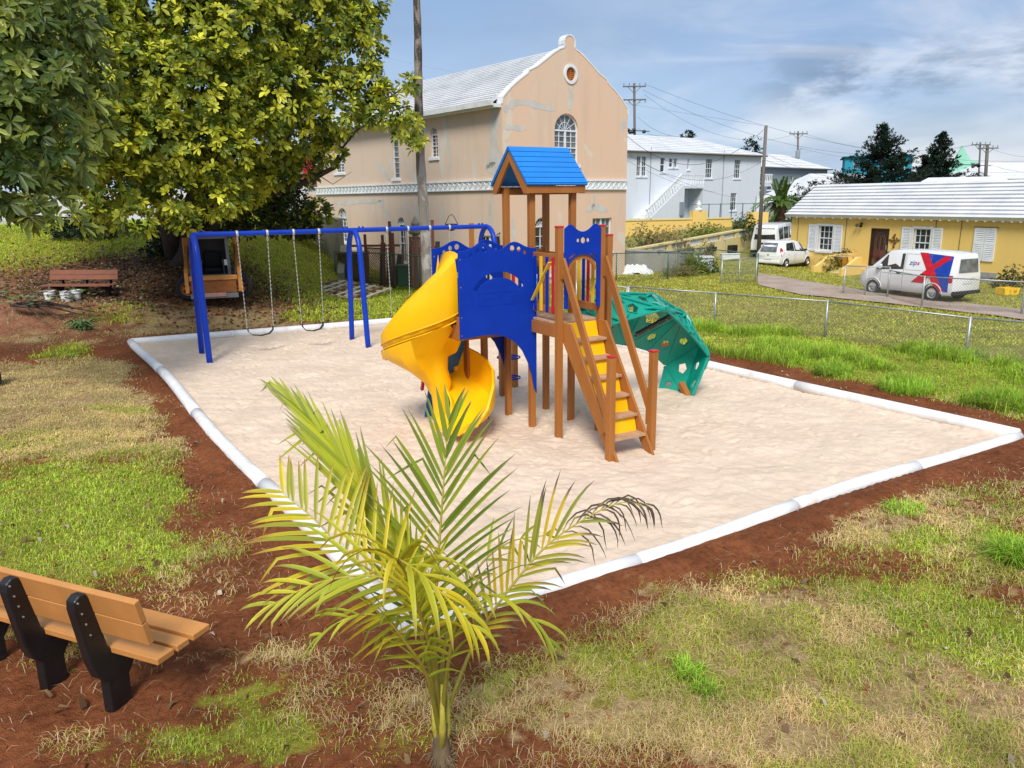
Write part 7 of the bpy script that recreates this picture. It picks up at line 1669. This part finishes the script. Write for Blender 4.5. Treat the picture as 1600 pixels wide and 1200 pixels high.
def phoenix():
    Y = 57.5; x = X_(1214, Y); t = thing('date_palm', 'short date palm with shaggy brown trunk left of the yellow cottage roof', 'palm', (x, Y, 1.4))
    MB().tube([(0, 0, -.4), (.05, 0, .8), (0, 0, 2.1)], [.42, .40, .48], 12).build('trunk', simple('shaggy_trunk', (.09, .05, .03), .95, .4, 8, .8), t); m = MB()
    for k in range(70): a = random.uniform(0, 6.28); z = random.uniform(0, 2.1); m.beam((.4*math.cos(a), .4*math.sin(a), z), (.58*math.cos(a), .58*math.sin(a), z+.14), .12, .03)
    m.build('leaf_base', simple('cut_leaf_base', (.14, .08, .045), .9), t)
    for k in range(30):
        a = k*2.4; el = random.uniform(-.35, 1.35); L_ = random.uniform(2.0, 2.7); h = Vector((math.cos(a), math.sin(a), 0)); pts = []
        for q in np.linspace(0, 1, 8): pts.append(Vector((0, 0, 2.1))+h*L_*q*math.cos(el)*(1-.1*q)+Vector((0, 0, L_*q*math.sin(el)-1.5*q*q*(1.0 if el < 1.1 else .4))))
        B, D, Nn, LL = [], [], [], []
        for i in range(7):
            d = (pts[i+1]-pts[i]).normalized(); s_ = d.cross(Vector((0, 0, 1)));  s_ = s_.normalized() if s_.length > .05 else Vector((1, 0, 0)); up = s_.cross(d)
            for q in np.linspace(0, 1, 5)[:-1]:
                p = pts[i].lerp(pts[i+1], q)
                for sg in (-1, 1): B.append(p); D.append(d*.6+s_*sg*.9+up*.25-Vector((0, 0, .15))); Nn.append(up); LL.append(.55*(1-.5*((i+q)/7)))
        V, C = leaf_arrays(np.array(B), np.array(D), np.array(Nn), np.array(LL), np.full(len(LL), .07), np.tile(np.array([.07, .14, .02])*random.uniform(.7, 2.0), (len(LL), 1)), .2)
        f = leaves_mesh('frond', V, C, t); MB().tube(pts, [.03*(1-i/9) for i in range(8)], 5).build('midrib', simple('frond_rib', (.2, .2, .06), .6) if k == 0 else bpy.data.materials['frond_rib'], f)
phoenix()

# ------------------------------------------------------------------ young coconut palm in front
def coconut():
    b = G(690, 1192); t = thing('coconut_palm', 'young coconut palm with yellowing ragged fronds, in the foreground before the sand pit', 'palm', (b.x, b.y, hz(b.x, b.y))); loc = Vector(t.location)
    bark = simple('palm_stem_bark', (.16, .11, .06), .9, .3, 12, .5, sc=(1, 1, .3)); rib = attr_mat('frond_stalk', .5, 0, .4, .15)
    MB().tube([(0, 0, -.1), (0, 0, .02), (.0, .0, .22), (.01, 0, .34)], [.085, .075, .055, .05], 14).build('trunk', bark, t, smooth=True)
    f_ = MB()
    for k in range(60): a = random.uniform(0, 6.28); f_.tube([(.07*math.cos(a), .07*math.sin(a), random.uniform(-.02, .1)), (.12*math.cos(a), .12*math.sin(a), random.uniform(-.03, .08))], [.005, .002], 4)
    f_.build('root_fibre', bark, t)
    spots = [0]
    def frond(pix, n, Lmax, col0, col1, tipc, wl=1.0, wr_=1.0, ang=(.95, .45), droop=.25, start=.3, gap=None, dead=0.0, r0=.02, wid=.026, up=(0, 0, 1), hang=0, label=None, deadfrom=2.0):
        P = [at(*p)-loc if len(p) == 3 else Vector(p[:3]) for p in pix]
        # smooth path (Catmull-Rom)
        Q = [P[0]+(P[0]-P[1])]+P+[P[-1]+(P[-1]-P[-2])]; path = []
        for i in range(1, len(Q)-2):
            for s in np.linspace(0, 1, 9)[:-1]:
                a, b_, c_, d_ = Q[i-1], Q[i], Q[i+1], Q[i+2]; path.append(.5*((2*b_)+(c_-a)*s+(2*a-5*b_+4*c_-d_)*s*s+(-a+3*b_-3*c_+d_)*s**3))
        path.append(P[-1]); m = len(path); cum = [0]
        for i in range(1, m): cum.append(cum[-1]+(path[i]-path[i-1]).length)
        rs = [r0*(1-.86*cum[i]/cum[-1]) for i in range(m)]
        mb = MB().tube(path, rs, 8); fr = mb.build('frond', rib, t, smooth=True); 
        if label: fr['label'] = label
        ca = fr.data.color_attributes.new('Col', 'FLOAT_COLOR', 'POINT'); cc = np.ones((len(mb.v), 4), np.float32); base = np.array([.30, .27, .04])*.9; tp = np.array([.52, .42, .05]); ff = np.repeat(np.linspace(0, 1, m), 8)[:, None]; cc[:, :3] = base*(1-ff)+tp*ff; ca.data.foreach_set('color', cc.ravel())
        U_ = Vector(up)
        for sd, wgt in ((1, wl), (-1, wr_)):
            for k in range(n):
                f = start+(1-start)*(k+.5+random.uniform(-.3, .3))/n
                if gap and random.random() < gap: continue
                s = f*cum[-1]; i = max(1, next((j for j in range(m) if cum[j] >= s), m-1)); p = path[i-1].lerp(path[i], (s-cum[i-1])/max(1e-6, cum[i]-cum[i-1])); d = (path[i]-path[i-1]).normalized()
                side = d.cross(U_); side = side.normalized() if side.length > .1 else Vector((1, 0, 0)); nn = side.cross(d)
                g = (f-start)/(1-start); an = ang[0]+(ang[1]-ang[0])*g+random.uniform(-.07, .07); L_ = Lmax*wgt*(.55+.9*g if g < .45 else .955-.62*(g-.45)/.55)*random.uniform(.88, 1.08)
                if L_ < .05: continue
                D = d*math.cos(an)+side*sd*math.sin(an)+nn*.18; D.normalize(); w = wid*random.uniform(.72, 1.02); nseg = 6; pts = []; q = p.copy(); dd = D.copy(); bend = random.random() < .14
                bs = random.randint(2, 4)
                dz = g > deadfrom+random.uniform(-.1, .1)
                if dz: w *= .5; L_ *= 1.25
                for j in range(nseg+1):
                    pts.append(q.copy()); q = q+dd*(L_/nseg); dd = dd+Vector((0, 0, -1))*(droop*(.25+j*.28)+hang*(.5 if j > 0 else .2)+(.35+.3*random.random() if dz else 0))+(Vector((random.uniform(-.3, .3), random.uniform(-.3, .3), 0)) if dz else Vector()); 
                    if bend and j == bs: dd = dd+Vector((random.uniform(-.4, .4), 0, -1.3))
                    dd.normalize()
                vs, cs = [], []; tt_ = random.random(); c0 = np.array(col0)*(1-tt_)+np.array(col1)*tt_
                for j, pp in enumerate(pts):
                    tt = j/nseg; ww = w*(.45+.75*min(1, tt*5))*(1-tt**3.5*.97)+.0006; tg = (pts[min(j+1, nseg)]-pts[max(j-1, 0)]).normalized(); sn = tg.cross(nn); sn = sn.normalized() if sn.length > .05 else side; un = sn.cross(tg)
                    vs += [pp-sn*ww*.5+un*ww*.22, pp, pp+sn*ww*.5+un*ww*.22]; e = max(0, (tt-((.12 if dz else .80)-dead*random.random()))/.25); e = min(1, e); cx = c0*(1-e)+np.array(tipc)*e; cs += [cx*.92, cx*.75+.02, cx*1.05]
                fs = [];
                for j in range(nseg):
                    for h in (0, 1): a_ = j*3+h; fs.append((a_, a_+1, a_+4, a_+3))
                me_ = np_mesh('leaflet', np.array([tuple(v) for v in vs]), 4, len(fs), M['leaf'], fr, np.clip(np.array(cs), 0, 1), np.array(fs).ravel()); me_.data.shade_smooth()
        return fr
    GR, LG, YL, OL = (.24, .32, .015), (.60, .63, .03), (.80, .64, .02), (.24, .27, .03); BR, GYB = (.30, .17, .07), (.28, .24, .19)
    # 1 long frond sweeping to the upper left
    frond([(0, 0, .28, 0), (676, 1010, 4.85), (640, 905, 4.95), (585, 800, 5.1), (520, 700, 5.3), (455, 625, 5.5)], 40, .90, GR, LG, GYB, .8, 1.0, (.40, .10), .02, .30, r0=.022, wid=.030, up=(.1, -1, .5), label='longest frond, sweeping to the upper left')
    # 2 central upright frond
    frond([(0, 0, .3, 0), (680, 1040, 4.8), (681, 930, 4.9), (690, 800, 5.0), (698, 690, 5.15), (703, 655, 5.2)], 24, .88, (.12, .20, .015), (.36, .44, .03), GYB, 1.0, 1.0, (1.0, .22), .05, .30, r0=.02, wid=.027, up=(0, -1, .4), label='upright central frond')
    # 3 left mid frond with blunt brown ends
    frond([(0, 0, .25, 0), (660, 1000, 4.7), (610, 915, 4.65), (545, 870, 4.7), (495, 815, 4.8), (435, 765, 4.9)], 24, .78, (.36, .40, .03), YL, (.42, .18, .03), 1.0, 1.0, (1.25, .7), .08, .38, dead=.15, r0=.017, wid=.029, up=(0, -.6, 1), label='ragged yellow left frond with brown burnt tips')
    # 4 low left frond, leaflets to the left
    frond([(0, 0, .22, 0), (672, 1010, 4.55), (640, 930, 4.45), (585, 900, 4.4), (500, 910, 4.35), (425, 945, 4.3)], 15, .76, (.34, .44, .03), (.66, .62, .03), BR, 1.0, .9, (1.0, .4), .12, .30, dead=.1, wid=.032, up=(0, -.5, 1))
    # 5 lower left arching frond with hanging leaflets
    frond([(0, 0, .2, 0), (668, 1060, 4.5), (638, 1010, 4.35), (598, 965, 4.25), (545, 965, 4.15), (490, 1000, 4.1)], 9, .58, (.26, .36, .02), (.56, .6, .03), BR, 1.0, .9, (.95, .5), .26, .36, wid=.028)
    # 6 front frond arching towards the viewer, hanging yellow leaflets
    frond([(0, 0, .25, 0), (676, 1030, 4.55), (640, 910, 4.3), (622, 875, 4.15), (668, 905, 3.95), (745, 985, 3.8)], 15, .74, (.50, .52, .02), YL, BR, 1.0, 1.0, (.75, .35), .42, .40, dead=.08, wid=.036, hang=.12, label='bright yellow front frond with hanging leaflets')
    # 7 right frond with dead drooping tip
    frond([(0, 0, .22, 0), (712, 1075, 4.85), (752, 985, 5.0), (812, 900, 5.1), (872, 838, 5.2), (960, 788, 5.3), (1010, 790, 5.3)], 26, .62, (.24, .30, .02), (.70, .50, .02), (.12, .08, .05), .75, 1.05, (.75, .25), .14, .30, deadfrom=.62, dead=.35, r0=.017, wid=.026, up=(0, -1, .6), label='right frond with withered black drooping tip')
    # 8 right low frond
    frond([(0, 0, .24, 0), (700, 1040, 4.6), (722, 950, 4.5), (770, 930, 4.4), (830, 965, 4.3), (860, 1010, 4.25)], 9, .62, (.28, .38, .02), (.62, .58, .02), BR, 1.0, 1.0, (.85, .4), .26, .36, wid=.029)
    # 9 back frond to the right behind
    frond([(0, 0, .26, 0), (695, 1010, 5.0), (735, 905, 5.2), (790, 850, 5.4), (860, 835, 5.6)], 6, .36, (.14, .21, .02), LG, GYB, .8, 1.0, (.9, .4), .12, .45, gap=.25, wid=.022, up=(0, -1, .5))
    # leaf sheaths round the stem
    for px, py, Y, r in ((676, 1080, 4.78, .03), (700, 1085, 4.82, .025), (690, 1070, 4.7, .03)):
        e = at(px, py, Y)-loc; o = MB().tube([(0, 0, .02), (e.x*.8, e.y*.8, e.z*.5), tuple(e)], [.022, .026, .010], 8).build('leaf_sheath', simple('sheath', (.42, .38, .05), .6, .25, 10, .2), t, smooth=True)
coconut()
